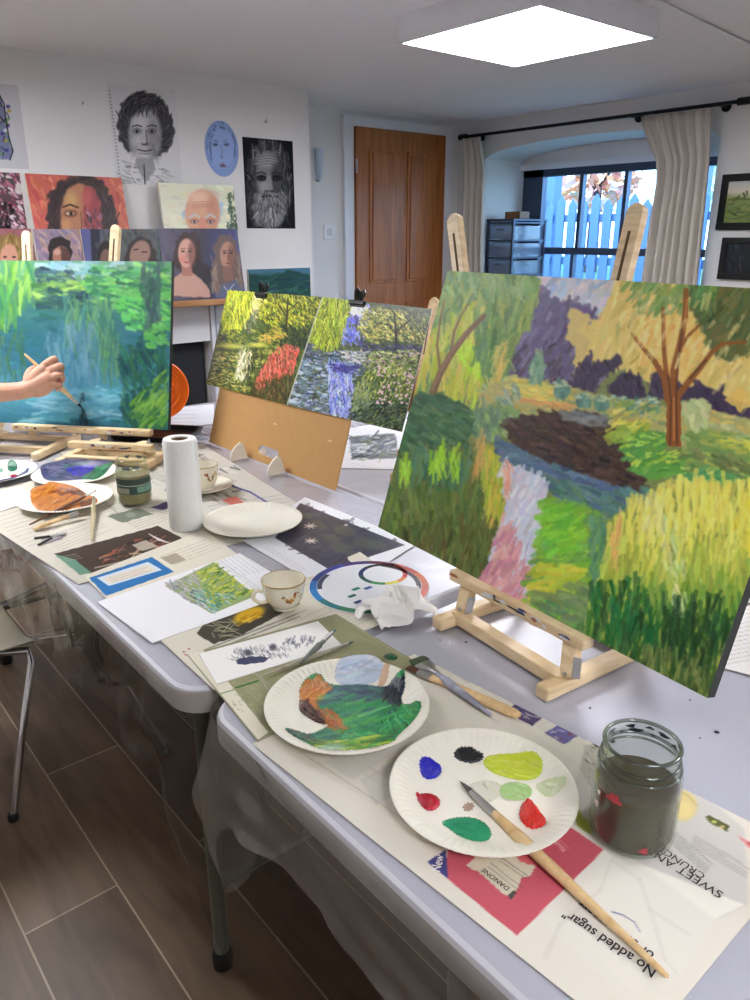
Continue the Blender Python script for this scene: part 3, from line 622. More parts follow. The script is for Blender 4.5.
# big red portrait canvas
def lean_canvas(name,label,pxs,P,y=3.40,lean=.05,thick=.018,cat='painting',group=None,zb=None,side=(224,218,206),gain=1):
    P.blur(1); P.b=P.b*1.0; q=[ony(*p,y) for p in pxs]; xl=(q[0].x+q[3].x)/2; xr=(q[1].x+q[2].x)/2; zt=(q[0].z+q[1].z)/2
    zb=zb if zb is not None else (q[2].z+q[3].z)/2
    o=panel(name,(xl,y+lean,zt),(xr,y+lean,zt),(xr,y,zb),(xl,y,zb),P,[M_art,M_artm],thick,.0018,side=side,gain=gain); return tag(o,label,cat,group)
SH=1.0885
P=Paint(26,166,140,260,4,(196,98,82)); P.strokes([(28,168),(136,170),(136,258),(28,258)],200,10,60,3.5,[(210,120,90),(190,90,80),(220,140,110),(200,80,90)],.7)
P.poly([(48,196),(58,182),(72,176),(88,175),(102,181),(112,196),(117,215),(118,232),(118,258),(52,258),(47,222)],(58,42,44),1,2,.6)
P.strokes([(48,196),(60,180),(80,174),(104,182),(116,210),(118,250),(50,250)],150,12,lambda x,y:math.degrees(math.atan2(y-215,x-84))+90,1.8,[(50,36,38),(90,60,50),(34,28,34)],.7)
P.poly([(66,190),(78,183),(92,187),(100,202),(102,225),(96,258),(66,258),(61,228),(61,206)],(176,120,86),1,.8,.8); P.poly([(84,186),(94,188),(101,204),(102,226),(96,256),(86,256),(83,222)],(150,60,72),.85,.8,.8)
P.ell(71,200,6,8,(206,168,104),.7,.5); P.ell(87,198,5,9,(190,90,84),.8,.4)
P.strokes([(86,208),(103,208),(102,240),(84,240)],70,5,70,1.3,[(70,50,80),(190,150,170),(120,50,70),(60,44,50)],.8)
P.ell(70.5,213.5,6.5,3.6,(90,50,36),.8,.3); P.ell(70,213.5,4.2,1.8,(220,190,160),.9,.2); P.ell(71,213.5,1.8,1.9,(30,20,20),1,.2); P.line([(63,207),(70,204.5),(78,207.5)],1.8,(60,34,28),.9); P.line([(81,212),(82,226),(79,232)],1.3,(120,66,50),.8); P.ell(66,225,5,6,(210,156,104),.6,.5)
lean_canvas('portrait_painting','large canvas of a dark-haired face half red on orange and pink ground',[(32,172),(129,177),(133,228),(37,228)],P,3.50,.08,zb=SH)
# bald old man
P=Paint(158,178,248,236,4,(222,222,196)); P.strokes([(160,180),(244,180),(244,234),(160,234)],120,10,20,4,[(228,228,200),(214,216,196),(224,214,180)],.6)
P.strokes([(226,196),(240,190),(242,232),(228,232)],80,4,80,2,[(60,84,66),(84,104,80),(40,60,54)],.9); P.strokes([(183,205),(190,200),(190,222),(182,222)],14,6,90,3,[(170,200,226)],.6); P.strokes([(217,205),(222,202),(222,222),(217,222)],14,6,90,3,[(170,200,226)],.6)
P.ell(202.5,213,17.5,24,(214,162,132),1,.06); P.ell(198,197,10,6,(236,196,170),.8,.5); P.ell(213,212,6,18,(190,130,110),.5,.4)
for k in range(3): P.line([(192,203+k*2.4),(203,201.5+k*2.4),(213,203.5+k*2.4)],.6,(184,120,96),.7)
for ex in (194.5,210.5): P.ell(ex,221.5,4.5,2.4,(150,90,80),.8,.3); P.ell(ex,222,2.8,1.1,(215,200,200),.9,.2); P.ell(ex,222,1.3,1.2,(60,60,80),1,.2); P.line([(ex-5.5,217.5),(ex,214.5),(ex+4.5,217)],2.2,(196,190,188),.95)
P.poly([(200,218),(205,218),(207,232),(198,232)],(216,140,124),.8,0,.4)
lean_canvas('portrait_painting','canvas of a bald old man with bushy pale eyebrows, on the shelf',[(163,183),(238,184),(243,229),(169,229)],P,3.47,.06,zb=SH)
# front row
P=Paint(-40,224,46,266,4,(150,96,106)); P.strokes([(-38,226),(44,226),(44,264),(-38,264)],60,8,30,4,[(160,100,112),(140,90,90)],.6); P.poly([(-6,240),(4,234),(14,234),(24,240),(27,264),(-8,264)],(140,112,64),1,1,.4); P.strokes([(-4,240),(8,234),(24,240),(26,262),(-6,262)],50,10,85,1.2,[(190,160,96),(110,84,50),(160,130,70)],.8); P.ell(9,258,9,14,(206,150,128),1,.1); P.ell(5,257,2,1,(60,40,40),1); P.ell(14,257,2,1,(60,40,40),1)
lean_canvas('portrait_painting','small portrait of a blonde person on dusty pink, leftmost in the front row',[(-22,228),(35,229),(37,266),(-20,266)],P,3.41,.03,.015,zb=SH)
P=Paint(30,222,100,266,4,(150,128,142)); P.strokes([(32,226),(96,226),(96,264),(32,264)],90,9,50,4,[(176,140,128),(140,124,160),(190,160,150),(128,118,150)],.7); P.poly([(48,250),(50,240),(60,236),(70,241),(72,252),(70,264),(50,264)],(40,32,34),1,.8,.3); P.ell(61,257,8.5,11,(170,118,100),1,.1); P.poly([(60,246),(69,250),(69,266),(62,266)],(70,46,44),.8,.3,.4); P.ell(57,252,4,3,(214,170,150),.8,.4)
lean_canvas('portrait_painting','small portrait of a man with short dark hair on mauve ground',[(37,229),(82,229),(84,266),(39,266)],P,3.41,.03,.015,zb=SH)
P=Paint(76,222,124,266,4,(86,86,100)); P.poly([(80,226),(90,226),(94,264),(80,264)],(86,90,140),1); P.poly([(90,226),(100,226),(100,264),(92,264)],(40,40,60),1); P.strokes([(98,226),(122,226),(122,264),(98,264)],30,8,70,4,[(70,76,74),(56,60,60)],.8); P.ell(106,254,8,13,(34,28,28),1,.1); P.ell(106,260,6,11,(120,90,76),1,.1)
lean_canvas('portrait_painting','small dark portrait on a blue and grey ground behind the easel mast',[(84,229),(118,229),(120,266),(86,266)],P,3.41,.03,.015,zb=SH)
P=Paint(114,222,170,266,4,(84,88,90)); P.strokes([(116,226),(166,226),(166,264),(116,264)],50,9,60,4,[(96,98,100),(70,74,78)],.7); P.poly([(124,262),(128,246),(138,236),(150,240),(156,254),(160,266),(126,266)],(54,42,42),1,1,.5); P.ell(140,254,10,14,(156,122,108),1,.1,.3); P.line([(134,250),(138,249)],1.2,(50,34,34),.9); P.line([(142,252),(147,252)],1.2,(50,34,34),.9); P.poly([(156,226),(168,226),(168,264),(160,264)],(40,90,90),1)
lean_canvas('portrait_painting','small grey portrait of a long-haired woman, left of the two-woman canvas',[(118,229),(160,229),(163,266),(121,266)],P,3.41,.03,.015,zb=SH)
P=Paint(158,222,252,304,4,(66,62,84)); P.grad([(160,(96,90,110)),(200,(56,50,66)),(212,(54,56,92)),(245,(88,92,150))],0)
P.strokes([(160,226),(250,226),(250,300),(160,300)],120,12,70,4,[(60,56,76),(80,80,120),(50,46,60)],.25)
P.poly([(176,240),(184,232),(194,233),(200,242),(202,262),(196,276),(180,272),(173,262)],(52,34,32),1,1,.4); P.poly([(190,256),(212,268),(212,298),(192,298)],(34,28,36),.8,1,1)
P.poly([(173,296),(174,278),(182,272),(192,272),(204,282),(210,290),(210,298)],(188,146,130),1,.6,.5); P.poly([(181,262),(191,262),(193,276),(182,276)],(164,110,96),1,0,.4)
P.ell(186.5,253,8.5,14.5,(208,156,138),1,.08); P.ell(192,254,4,13,(120,70,64),.75,.3); P.ell(182.5,259,3,3,(214,120,112),.6,.5)
for ex in (183,190): P.ell(ex,251.5,1.9,.9,(50,34,36),.95); P.line([(ex-2,249),(ex+2,248.8)],.7,(80,50,44),.9)
P.line([(186.5,252),(186,258)],.7,(140,84,74),.8); P.ell(186.5,262.3,2.6,1,(160,66,66),.9)
P.poly([(214,262),(214,246),(220,236),(229,234),(236,242),(240,262),(244,292),(226,298),(212,292)],(104,86,82),1,1.2,.4); P.strokes([(212,262),(216,262),(220,294),(212,292)],24,14,85,1.4,[(150,130,116),(120,100,92)],.8); P.strokes([(236,258),(241,258),(245,292),(238,292)],24,14,85,1.4,[(120,104,100),(150,130,116)],.8)
P.poly([(222,285),(236,280),(244,292),(240,298),(216,298)],(84,96,124),.9,.6,.6); P.line([(224,286),(228,292),(234,284)],.8,(200,200,206),.8)
P.ell(227.5,255,7.5,13.5,(176,132,112),1,.08); P.ell(231.5,256,4,12,(110,74,66),.7,.3)
for ex in (224.5,231): P.ell(ex,253,1.8,.9,(40,30,34),.95); P.line([(ex-2,250.6),(ex+2,250.6)],.7,(60,40,38),.9)
P.line([(228,254),(228.4,259)],.7,(110,70,60),.8); P.ell(228,263.5,2.4,.9,(130,66,60),.9); P.poly([(222,266),(232,266),(234,280),(224,282)],(130,94,82),.9,0,.5)
lean_canvas('double_portrait_painting','canvas of two long-haired women side by side on dark blue ground',[(164,229),(243,228),(245,296),(166,297)],P,3.405,.05,.02,zb=SH)
# landscape on the wall right of the chimney
P=Paint(242,262,316,300,4,(40,80,110)); P.grad([(264,(66,110,150)),(272,(70,120,140)),(278,(40,84,80)),(298,(24,60,66))]); P.poly([(246,274),(270,276),(290,270),(312,276),(312,300),(246,300)],(30,74,70),1,1,.6); P.strokes([(246,278),(312,276),(312,300),(246,300)],60,14,170,2,[(40,96,84),(24,56,70),(30,70,90),(70,120,100)],.6)
wallart('landscape_painting','wide blue and green landscape canvas low at the right end of the chimney wall','painting',[(248,268),(310,269),(311,300),(250,300)],P,y=3.584,thick=.018,mats=[M_art,M_artm])
# small hooks and nails on the chimney wall
for px,py,lb in ((82,104,'left of the spiral-bound drawing'),(170,92,'above the spiral-bound drawing'),(265,122,'above the bearded portrait')):
    q=ony(px,py,3.6); bm=BM(); tube(bm,[(q.x,3.6,q.z),(q.x,3.585,q.z),(q.x,3.582,q.z+.01)],.0035,8); o=obj('picture_hook',bm,M_steel); tag(o,'small metal picture hook on the wall '+lb,'hook')
# framed landscapes on the window wall
def framed(name,label,pys,zt,zb,P,fw,mcol):
    y0,y1=pys; t=thing(name,label,'framed picture',(4.099,(y0+y1)/2,(zt+zb)/2))
    bm=BM(); box(bm,(4.075,y1,zt-fw),(4.099,y0,zt)); box(bm,(4.075,y1,zb),(4.099,y0,zb+fw)); box(bm,(4.075,y0-fw,zb+fw),(4.099,y0,zt-fw)); box(bm,(4.075,y1,zb+fw),(4.099,y1+fw,zt-fw)); obj('frame',bm,mcol,t,bevel=.003)
    panel('picture',(4.085,y0-fw,zt-fw),(4.085,y1+fw,zt-fw),(4.085,y1+fw,zb+fw),(4.085,y0-fw,zb+fw),P,[M_art,M_artm],.01,.0025,t)
P=Paint(715,165,820,240,3,(190,190,170)); P.grad([(175,(170,180,190)),(192,(214,206,186)),(199,(130,150,90)),(228,(96,112,50))]); P.strokes([(728,198),(820,192),(820,224),(726,224)],120,10,175,2.4,[(120,140,70),(90,110,50),(150,150,90),(70,90,50)],.8); P.strokes([(736,194),(820,188),(820,198),(738,200)],40,4,60,2.4,[(60,84,50),(80,100,60)],.9)
framed('framed_landscape','black framed green landscape painting, upper one right of the curtain',(2.09,1.72),1.672,1.405,P,.035,M_blk)
P=Paint(715,228,820,290,3,(20,26,34)); P.strokes([(730,240),(820,240),(820,274),(728,274)],80,7,70,2,[(50,84,90),(24,34,50),(80,60,70),(30,60,60)],.7)
framed('framed_landscape','dark framed murky picture, lower one right of the curtain',(2.045,1.72),1.368,1.16,P,.03,M_blkpl)
# ================================================================ tables
TZ=.75; PZ=.7525
def rrect(x0,y0,x1,y1,r,n=8):
    pts=[]
    for cx,cy,a0 in ((x1-r,y1-r,0),(x0+r,y1-r,90),(x0+r,y0+r,180),(x1-r,y0+r,270)):
        for k in range(n+1): a=math.radians(a0+90*k/n); pts.append((cx+r*math.cos(a),cy+r*math.sin(a)))
    return pts
def table(name,label,x0,y0,x1,y1):
    t=thing(name,label,'table',((x0+x1)/2,(y0+y1)/2,0),'white folding tables pushed together')
    bm=BM(); prof=[(0.010,-.046),(0,-.040),(0,-.010),(.003,-.003),(.010,0)]
    rings=[]
    for ins,z in prof:
        rings.append([bm.verts.new((p[0],p[1],TZ+z)) for p in rrect(x0+ins,y0+ins,x1-ins,y1-ins,.055-ins*.5)])
    n=len(rings[0])
    for a,b in zip(rings,rings[1:]):
        for k in range(n): bm.faces.new((a[k],a[(k+1)%n],b[(k+1)%n],b[k]))
    bm.faces.new(rings[0][::-1]); bm.faces.new(rings[-1]); obj('tabletop',bm,M_table,t,smooth=True)
    for yy in (y0+.17,y1-(.17 if y0>0 else .42)):
        for xx in (x0+.10,x1-.10):
            bm=BM(); tube(bm,[(xx,yy,.02),(xx,yy,.70)],.0145,14); lg=obj('leg',bm,M_tleg,t,smooth=True)
            bm=BM(); lathe(bm,[(0,0.001),(.02,.001),(.021,.03),(.017,.04),(0,.04)],(xx,yy,0),16); obj('rubber_foot',bm,M_rub,lg,smooth=True)
        bm=BM(); tube(bm,[(x0+.10,yy,.2),(x1-.10,yy,.2)],.009,10); tube(bm,[(x0+.10,yy,.68),(x1-.10,yy,.68)],.0125,10); obj('leg_brace',bm,M_tleg,t,smooth=True)
        s=1 if yy==y0+.17 else -1; bm=BM(); tube(bm,[((x0+x1)/2,yy,.2),((x0+x1)/2,yy+s*.38,.69)],.008,10); obj('diagonal_strut',bm,M_tleg,t,smooth=True)
    return t
table('folding_table','white plastic folding table under the kitchen roll and left easel',.395,.893,1.155,2.72)
table('folding_table','white plastic folding table nearest the viewer, under the paint plates and big jar',.405,-.965,1.165,.865)
table('folding_table','white plastic folding table at the back, beyond the hardboard and prints',1.162,.893,1.922,2.72)
table('folding_table','white plastic folding table behind the large canvas on the right',1.172,-.965,1.932,.865)
# clear plastic sheet: lies on the tops and hangs down in folds
def sheet(name,label,x0,y0,x1,y1,path,drop,amp,seed,far,sm=None):
    """path: list of (x,y) round the hanging edge; drop(s)->depth"""
    t=thing(name,label,'plastic sheet',((x0+x1)/2,(y0+y1)/2,TZ),'clear plastic table covers')
    bm=BM(); prism(bm,rrect(x0+.008,y0+.008,x1-.008,y1-.008,.052),TZ+.0004,TZ+.0012); obj('flat_top',bm,M_film,t)
    rg=np.random.default_rng(seed); L=[0]
    for a,b in zip(path,path[1:]): L.append(L[-1]+math.dist(a,b))
    n=int(L[-1]/.012); P=[]; nv=26; ph=rg.random(6)*6.28
    for j in range(nv+1):
        v=j/nv
        for i in range(n+1):
            s=L[-1]*i/n; k=max(q for q in range(len(L)-1) if L[q]<=s+1e-9); f=(s-L[k])/(L[k+1]-L[k]); x=path[k][0]+(path[k+1][0]-path[k][0])*f; y=path[k][1]+(path[k+1][1]-path[k][1])*f
            # outward direction smoothed across corners
            kk=min(k,len(path)-2); s2=[min(max(s+e,0),L[-1]) for e in (-.05,.05)]; pp=[]
            for q in s2:
                m=max(r for r in range(len(L)-1) if L[r]<=q+1e-9); g=(q-L[m])/(L[m+1]-L[m]); pp.append((path[m][0]+(path[m+1][0]-path[m][0])*g,path[m][1]+(path[m+1][1]-path[m][1])*g))
            tx,ty=pp[1][0]-pp[0][0],pp[1][1]-pp[0][1]; q=math.hypot(tx,ty) or 1; nx,ny=ty/q,-tx/q
            if (nx*(x-(x0+x1)/2)+ny*(y-(y0+y1)/2))<0: nx,ny=-nx,-ny
            d=drop(s); z=TZ+.0012-d*v
            A=amp(s) if callable(amp) else amp
            w=A*min(1,v*2.2)*(math.sin(s*19+ph[0]+v*1.5)+.6*math.sin(s*37+ph[1]-v*2.5)+.35*math.sin(s*71+ph[2]+v*5))+.004*math.sin(v*17+s*23+ph[3])*v
            o=.004+.012*v*d/.3+max(w,-.004-.5*A)
            P.append((x+nx*o,y+ny*o,z))
    F=[(j*(n+1)+i,j*(n+1)+i+1,(j+1)*(n+1)+i+1,(j+1)*(n+1)+i) for j in range(nv) for i in range(n)]
    mesh_np('hanging_skirt',P,F,[sm or M_skirt],None,None,t,True); return t
def cpath(x,ya,yb,xe):   # along the front edge from ya to yb, then round the corner towards xe
    sgn=1 if yb>ya else -1; pts=[(x,ya+(yb-ya)*i/20) for i in range(20)]; r=.055
    for k in range(9): a=math.radians(90*k/8); pts.append((x+r-r*math.cos(a),yb-sgn*r+sgn*r*math.sin(a)))
    pts.append((xe,yb)); return pts
LA=2.72-.893
def dropA(s):   # from far end to near corner
    c=math.exp(-((s-LA-.02)/.085)**2); return .205+.02*math.sin(s*7)+.012*math.sin(s*17)+.37*c
sheet('clear_plastic_sheet','clear plastic sheet hanging in folds from the table with the kitchen roll',.395,.893,1.155,2.72,cpath(.393,2.70,.890,.62),dropA,lambda s:.006+.022*math.exp(-((s-LA)/.12)**2),3,None)
def dropB(s):
    u=max(0,(s-1.5)); return .130+.012*math.sin(s*5+1)+.26*math.exp(-((s-1.85)/.07)**2)
sheet('clear_plastic_sheet','milky clear plastic sheet draped low over the edge of the nearest table',.405,-.965,1.165,.865,cpath(.403,-.96,.868,.60),dropB,lambda s:.004+.014*math.exp(-((s-1.83)/.14)**2),5,None,M_skirtb)
for (x0,y0,x1,y1,l) in ((1.162,.893,1.922,2.72,'clear plastic sheet flat on the back table beyond the prints'),(1.172,-.965,1.932,.865,'clear plastic sheet flat on the table behind the large canvas')):
    bm=BM(); prism(bm,rrect(x0+.008,y0+.008,x1-.008,y1-.008,.052),TZ+.0004,TZ+.0012); o=obj('clear_plastic_sheet',bm,M_film); tag(o,l,'plastic sheet','clear plastic table covers')
# ================================================================ papers
def paper(name,label,cat,c,z,P,m=None,res=.0016,side=(226,220,206),group=None,maxn=620,gain=1,wave=.0004,thick=.0003):
    q=[onz(*p,z) for p in c]; o=panel(name,*q,P,[m or M_news,M_artm],thick,res,wave=wave,side=side,maxn=maxn,gain=gain*1.02); return tag(o,label,cat,group)
NP='newspaper pages spread to protect the tables'
NC=(214,206,190)
# near newspaper (two pages side by side)
P=Paint(170,600,830,1100,2,(222,216,202)); 
P.poly([(262,738),(420,664),(575,760),(500,880)],(206,199,184),.5,0,1)
P.text((285,735),(385,790),(300,725),2,(130,120,110),.5,.5)
P.poly([(325,762),(410,712),(438,727),(352,780)],(200,196,188),.8,0,.5)
P.poly([(360,780),(394,762),(402,790),(376,806)],(186,184,180),.5,0,.5)
P.line([(300,752),(387,808)],.5,(150,140,126),.7); P.line([(387,808),(445,852)],.8,(196,184,160),.8)
P.poly([(452,672),(470,662),(486,674),(468,684)],(190,186,182),.8,0,.5)
P.text((440,664),(478,688),(452,656),5,(120,116,116),.5,.5)
P.text((478,690),(560,742),(496,680),7,(120,116,112),.45,.5)
P.poly([(505,712),(520,700),(548,714),(532,726)],(86,76,110),1,.4,.3); P.strokes([(507,712),(520,702),(546,714),(532,724)],20,4,20,1.5,[(170,160,190),(210,190,190),(60,50,80)],.9)
P.poly([(545,733),(560,724),(578,736),(564,745)],(110,104,150),1,.4,.3); P.strokes([(548,733),(560,726),(576,736),(564,743)],12,4,20,1.4,[(190,186,210),(80,60,90),(150,60,60)],.9)
P.poly([(578,735),(590,728),(596,733),(584,742)],(200,196,200),.9,0,.3)
# page with the jar: pale grey product photograph
P.poly([(598,742),(700,790),(745,830),(748,905),(720,918),(640,870),(570,832),(575,780)],(206,202,194),1,0,1)
P.poly([(584,745),(612,742),(612,770),(592,790),(580,770)],(188,184,170),.9,.8,.8); P.strokes([(586,745),(610,745),(606,766),(588,780)],40,4,40,1.2,[(110,104,90),(220,214,196),(150,140,120)],.8)
P.poly([(590,740),(600,735),(604,744),(596,748)],(66,60,60),.9,.4,.3)
P.poly([(572,800),(580,812),(594,838),(588,836),(576,824)],(176,186,92),1,.6,.5); P.ell(584,826,7,10,(170,180,84),.8,.3,-.5)
P.ell(683,806,14,15,(222,204,142),1,.15); P.ell(683,810,9,8,(232,214,150),.8,.3); P.line([(681,792),(688,796),(697,806)],1.2,(196,180,120),.9)
P.poly([(705,818),(722,826),(730,831),(712,825)],(110,120,80),1,.3,.3); P.poly([(705,817),(709,815),(730,826),(727,832)],(96,100,60),1,.3,.2); P.ell(714,822,2.6,1.6,(190,200,110),.9); P.ell(722,827,2.6,1.6,(206,180,120),.9)
P.poly([(737,835),(752,843),(764,852),(748,848)],(222,150,148),1,.3,.3); P.ell(752,845,5,2,(180,60,60),.7,.3,.5)
P.text((694,834),(752,868),(690,846),7,(120,118,114),.5,.6); P.text((676,831),(714,864),(668,842),9,(112,110,108),.6,.55)
P.poly([(745,905),(708,922),(640,874),(560,826),(566,820),(640,864)],(232,228,216),1,0,.5)
# pale milk picture with soft folds
P.poly([(546,850),(600,835),(716,920),(668,992),(612,985),(540,920)],(222,218,206),1,0,2)
P.line([(545,958),(560,925),(600,890),(612,860)],6,(208,202,190),.45,2); P.line([(612,860),(640,880),(650,910),(690,935)],5,(206,202,192),.45,3); P.line([(650,910),(665,960),(678,975)],5,(210,206,196),.5,2); P.line([(640,935),(610,965),(640,990)],6,(226,220,206),.5)
P.line([(612,912),(622,915),(634,922),(640,932)],1.3,(84,92,140),.85,.6)
# red advert
P.poly([(448,850),(476,836),(545,810),(604,850),(517,936),(445,877)],(198,92,104),1); 
P.poly([(427,862),(446,850),(448,879)],(72,74,128),1,.0)
P.text((553,832),(570,848),(549,836),2,(236,190,190),.8,.6)
P.poly([(466,866),(480,852),(500,846),(536,866),(530,876),(522,878),(512,900),(496,888),(484,876)],(216,208,184),1,.7,.2); P.poly([(512,850),(522,846),(540,858),(534,866),(520,862)],(208,96,100),.9,.6,.3)
P.text((486,868),(520,894),(492,862),2,(90,86,80),.7,.6); P.text((498,862),(524,880),(503,857),2,(100,92,84),.8,.6)
P.poly([(508,896),(514,890),(517,893),(511,900)],(50,50,50),.8)
npz=PZ+.0002
news=paper('newspaper','large newspaper spread with a red advert beneath the near paint plate and water jar','newspaper',[(252,744),(414,654),(806,850),(640,1052)],npz,P,res=.0014,maxn=640,group=NP)
tz=npz+.0009
text_on('headline','SWEET AND',(724,893),(648,846),tz,M_ink,news,1.0); text_on('headline','CRUNCHY',(706,875),(652,840),tz,M_ink,news,1.0)
text_on('headline','No added sugar"',(657,970),(567,910),tz,M_ink,news,1.15,bold=.012); text_on('headline','or sweeteners',(655,954),(582,900),tz,M_ink,news,1.1,bold=.012)
text_on('advert_word','DANONE',(510,888),(484,868),tz,M_ink,news,1.0,bold=.01); text_on('advert_word','New',(440,872),(444,856),tz,M_inkw,news,1.2,bold=.01); text_on('advert_word','Rhubarb',(566,850),(550,836),tz,M_inkp,news,1.1)
# olive page under the green plate
P=Paint(170,600,440,760,3,(150,148,118)); P.poly([(186,652),(202,646),(282,722),(258,740)],(222,216,198),1,0,.2)
P.poly([(203,650),(340,618),(412,664),(268,732)],(150,148,114),1); P.strokes([(205,652),(338,620),(408,664),(270,728)],60,30,25,8,[(156,154,120),(144,142,110)],.3)
for k in range(90): x=RNG.uniform(232,280); y=RNG.uniform(682,712); P.ell(x,y,1.6,.6,(172,168,132),.6,.3,.5)
P.text((240,684),(272,718),(262,676),7,(180,176,150),.5,.6)
P.stroke((236,688),(258,681),1.6,(60,110,40),.95); P.stroke((220,694),(234,690),.9,(90,120,60),.8); P.line([(352,625),(402,656)],.7,(176,172,140),.8); P.line([(240,668),(260,676),(268,690)],.9,(180,190,196),.5)
paper('newspaper','olive green newspaper page beneath the plate of mixed green paint','newspaper',[(187,655),(336,614),(420,664),(258,742)],PZ+.0016,P,res=.0013,group=NP)
# page below the cup
P=Paint(150,540,440,700,3,(216,210,194)); P.poly([(196,634),(206,622),(290,592),(300,604),(240,636),(214,644)],(74,70,60),1,.5,.3)
for k in range(16): P.line([(RNG.uniform(206,240),RNG.uniform(622,638)),(RNG.uniform(206,250),RNG.uniform(618,640))],.6,(190,186,150),.8)
P.ell(249,615,16,6.5,(206,164,40),1,.2,-.35); P.strokes([(236,620),(262,608),(264,616),(240,626)],20,6,-20,1.2,[(236,200,80),(170,120,20)],.9)
for x,y in ((184,652),(189,649),(186,655)): P.ell(x,y,1.4,.9,(170,70,80),.7)
P.text((203,649),(300,611),(206,655),2,(96,92,86),.7,1.3); P.text((190,654),(310,607),(191,657),1,(130,124,110),.6,.5); P.text((208,652),(330,596),(214,668),3,(150,144,130),.6,.5); P.text((322,600),(400,568),(330,612),6,(150,146,136),.5,.5)
P.text((300,575),(330,562),(310,600),8,(140,134,124),.4,.5); P.text((340,615),(395,590),(350,630),5,(160,156,144),.5,.5)
paper('newspaper','newspaper page with a dark strip and yellow flower beneath the front teacup','newspaper',[(160,640),(360,552),(432,604),(214,690)],PZ+.0009,P,res=.0014,group=NP)
# left newspapers
P=Paint(-60,430,330,640,3,(208,202,188)); P.text((-20,512),(44,492),(30,548),12,(130,126,118),.45,.55,2); P.text((44,540),(98,518),(60,552),6,(130,126,118),.45,.55)
P.text((100,508),(150,492),(138,530),13,(120,116,110),.5,.55); P.text((104,500),(124,514),(100,502),2,(80,80,80),.6,.7)
P.poly([(54,554),(158,526),(194,544),(90,574)],(74,62,54),1,.3,.2); P.poly([(54,554),(75,560),(92,573),(80,575)],(110,150,130),1,.3,.2)
P.strokes([(95,556),(150,535),(172,543),(110,562)],46,10,-12,1.8,[(170,96,74),(150,110,90),(90,70,60),(196,150,130),(60,50,50)],.85); P.poly([(132,545),(146,540),(158,546),(142,551)],(190,180,164),.9,.3,.2); P.line([(95,568),(130,560),(140,548)],1.2,(190,170,150),.8)
for k in range(4): P.stroke((149+k*2.2,534+k*1.2),(160+k*3.4,541+k*.8),.9,(232,226,220),.85)
P.text((60,556),(76,553),(68,562),3,(180,180,170),.7,.5)
P.poly([(107,516),(138,508),(154,514),(122,523)],(104,112,96),.9,.5,.3); P.ell(131,515,5,2.4,(140,146,134),.8); P.poly([(150,508),(176,498),(184,500),(164,510)],(80,66,110),.9,.5,.3)
P.poly([(40,537),(66,532),(62,540),(44,544)],(110,90,130),.4,.5,.5)
paper('newspaper','newspaper with a dark brown and red picture article on the left table edge','newspaper',[(-50,500),(112,462),(250,540),(78,584)],PZ+.0002,P,res=.0016,group=NP)
P=Paint(70,530,260,620,3,(222,216,198)); P.poly([(89,578),(152,557),(174,572),(106,596)],(52,116,176),1,.2,.1); P.poly([(97,578),(148,562),(162,570),(109,586)],(206,220,228),1); P.poly([(103,578.5),(148,564.5),(157,570),(110,584)],(222,212,196),1,0,.2); P.text((108,578),(148,566),(114,583),3,(150,140,130),.5,.6)
P.text((158,556),(206,538),(176,566),5,(130,126,116),.5,.5,2); P.poly([(160,558),(176,553),(186,560),(172,565)],(160,146,124),.8,.3,.3)
paper('newspaper','newspaper page with a blue-bordered advert box by the table edge','newspaper',[(84,576),(204,530),(240,556),(114,606)],PZ+.0012,P,res=.0014,group=NP)
P=Paint(60,420,330,560,3,(206,202,192)); P.strokes([(62,440),(230,440),(250,500),(120,510)],150,8,20,2.2,[(120,116,110),(90,84,80),(170,166,158),(226,222,214),(60,56,60)],.55); P.text((140,462),(240,500),(130,470),8,(110,106,100),.5,.6)
P.poly([(222,500),(236,496),(248,506),(236,509)],(196,90,76),.8,.4,.4); P.line([(226,484),(250,492),(268,503)],1.6,(86,80,150),.9); P.poly([(150,452),(166,450),(168,457),(154,459)],(196,110,80),.9,.3,.3); P.text((205,505),(300,490),(215,515),3,(140,136,128),.5,.6)
paper('newspaper','newspaper with small dark pictures beneath the rear teacup and saucer','newspaper',[(60,452),(190,436),(300,505),(140,530)],PZ-.0004,P,res=.0018,group=NP)
# white sheet with the printed landscape
P=Paint(90,540,310,650,3,(236,236,238)); P.poly([(165,586),(214,562),(256,596),(212,614)],(150,170,110),1); P.strokes([(165,586),(196,572),(212,612),(190,602)],90,6,35,1.8,[(176,168,176),(196,186,190),(150,150,160)],.9); P.strokes([(196,572),(214,563),(254,594),(212,606)],150,5,150,1.7,[(190,196,60),(110,150,50),(160,170,50),(80,120,50),(210,210,90)],.9); P.strokes([(190,590),(240,594),(214,613),(200,606)],80,5,30,1.5,[(80,150,150),(110,170,160),(60,110,90),(180,200,210)],.9)
P.text((216,560),(240,578),(243,553),6,(140,140,140),.5,.5); P.text((215,562),(268,600),(222,560),2,(150,150,150),.6,.5); P.text((106,608),(150,640),(103,610),2,(160,160,160),.6,.5)
for dz,off in ((.0019,0),): paper('printed_sheet','white printed sheets with a yellow green landscape picture between kitchen roll and cup','paper',[(97,602),(240,553),(300,590),(152,643)],PZ+dz,P,m=M_artm,res=.0013,side=(236,236,236),thick=.0012,wave=.0005)
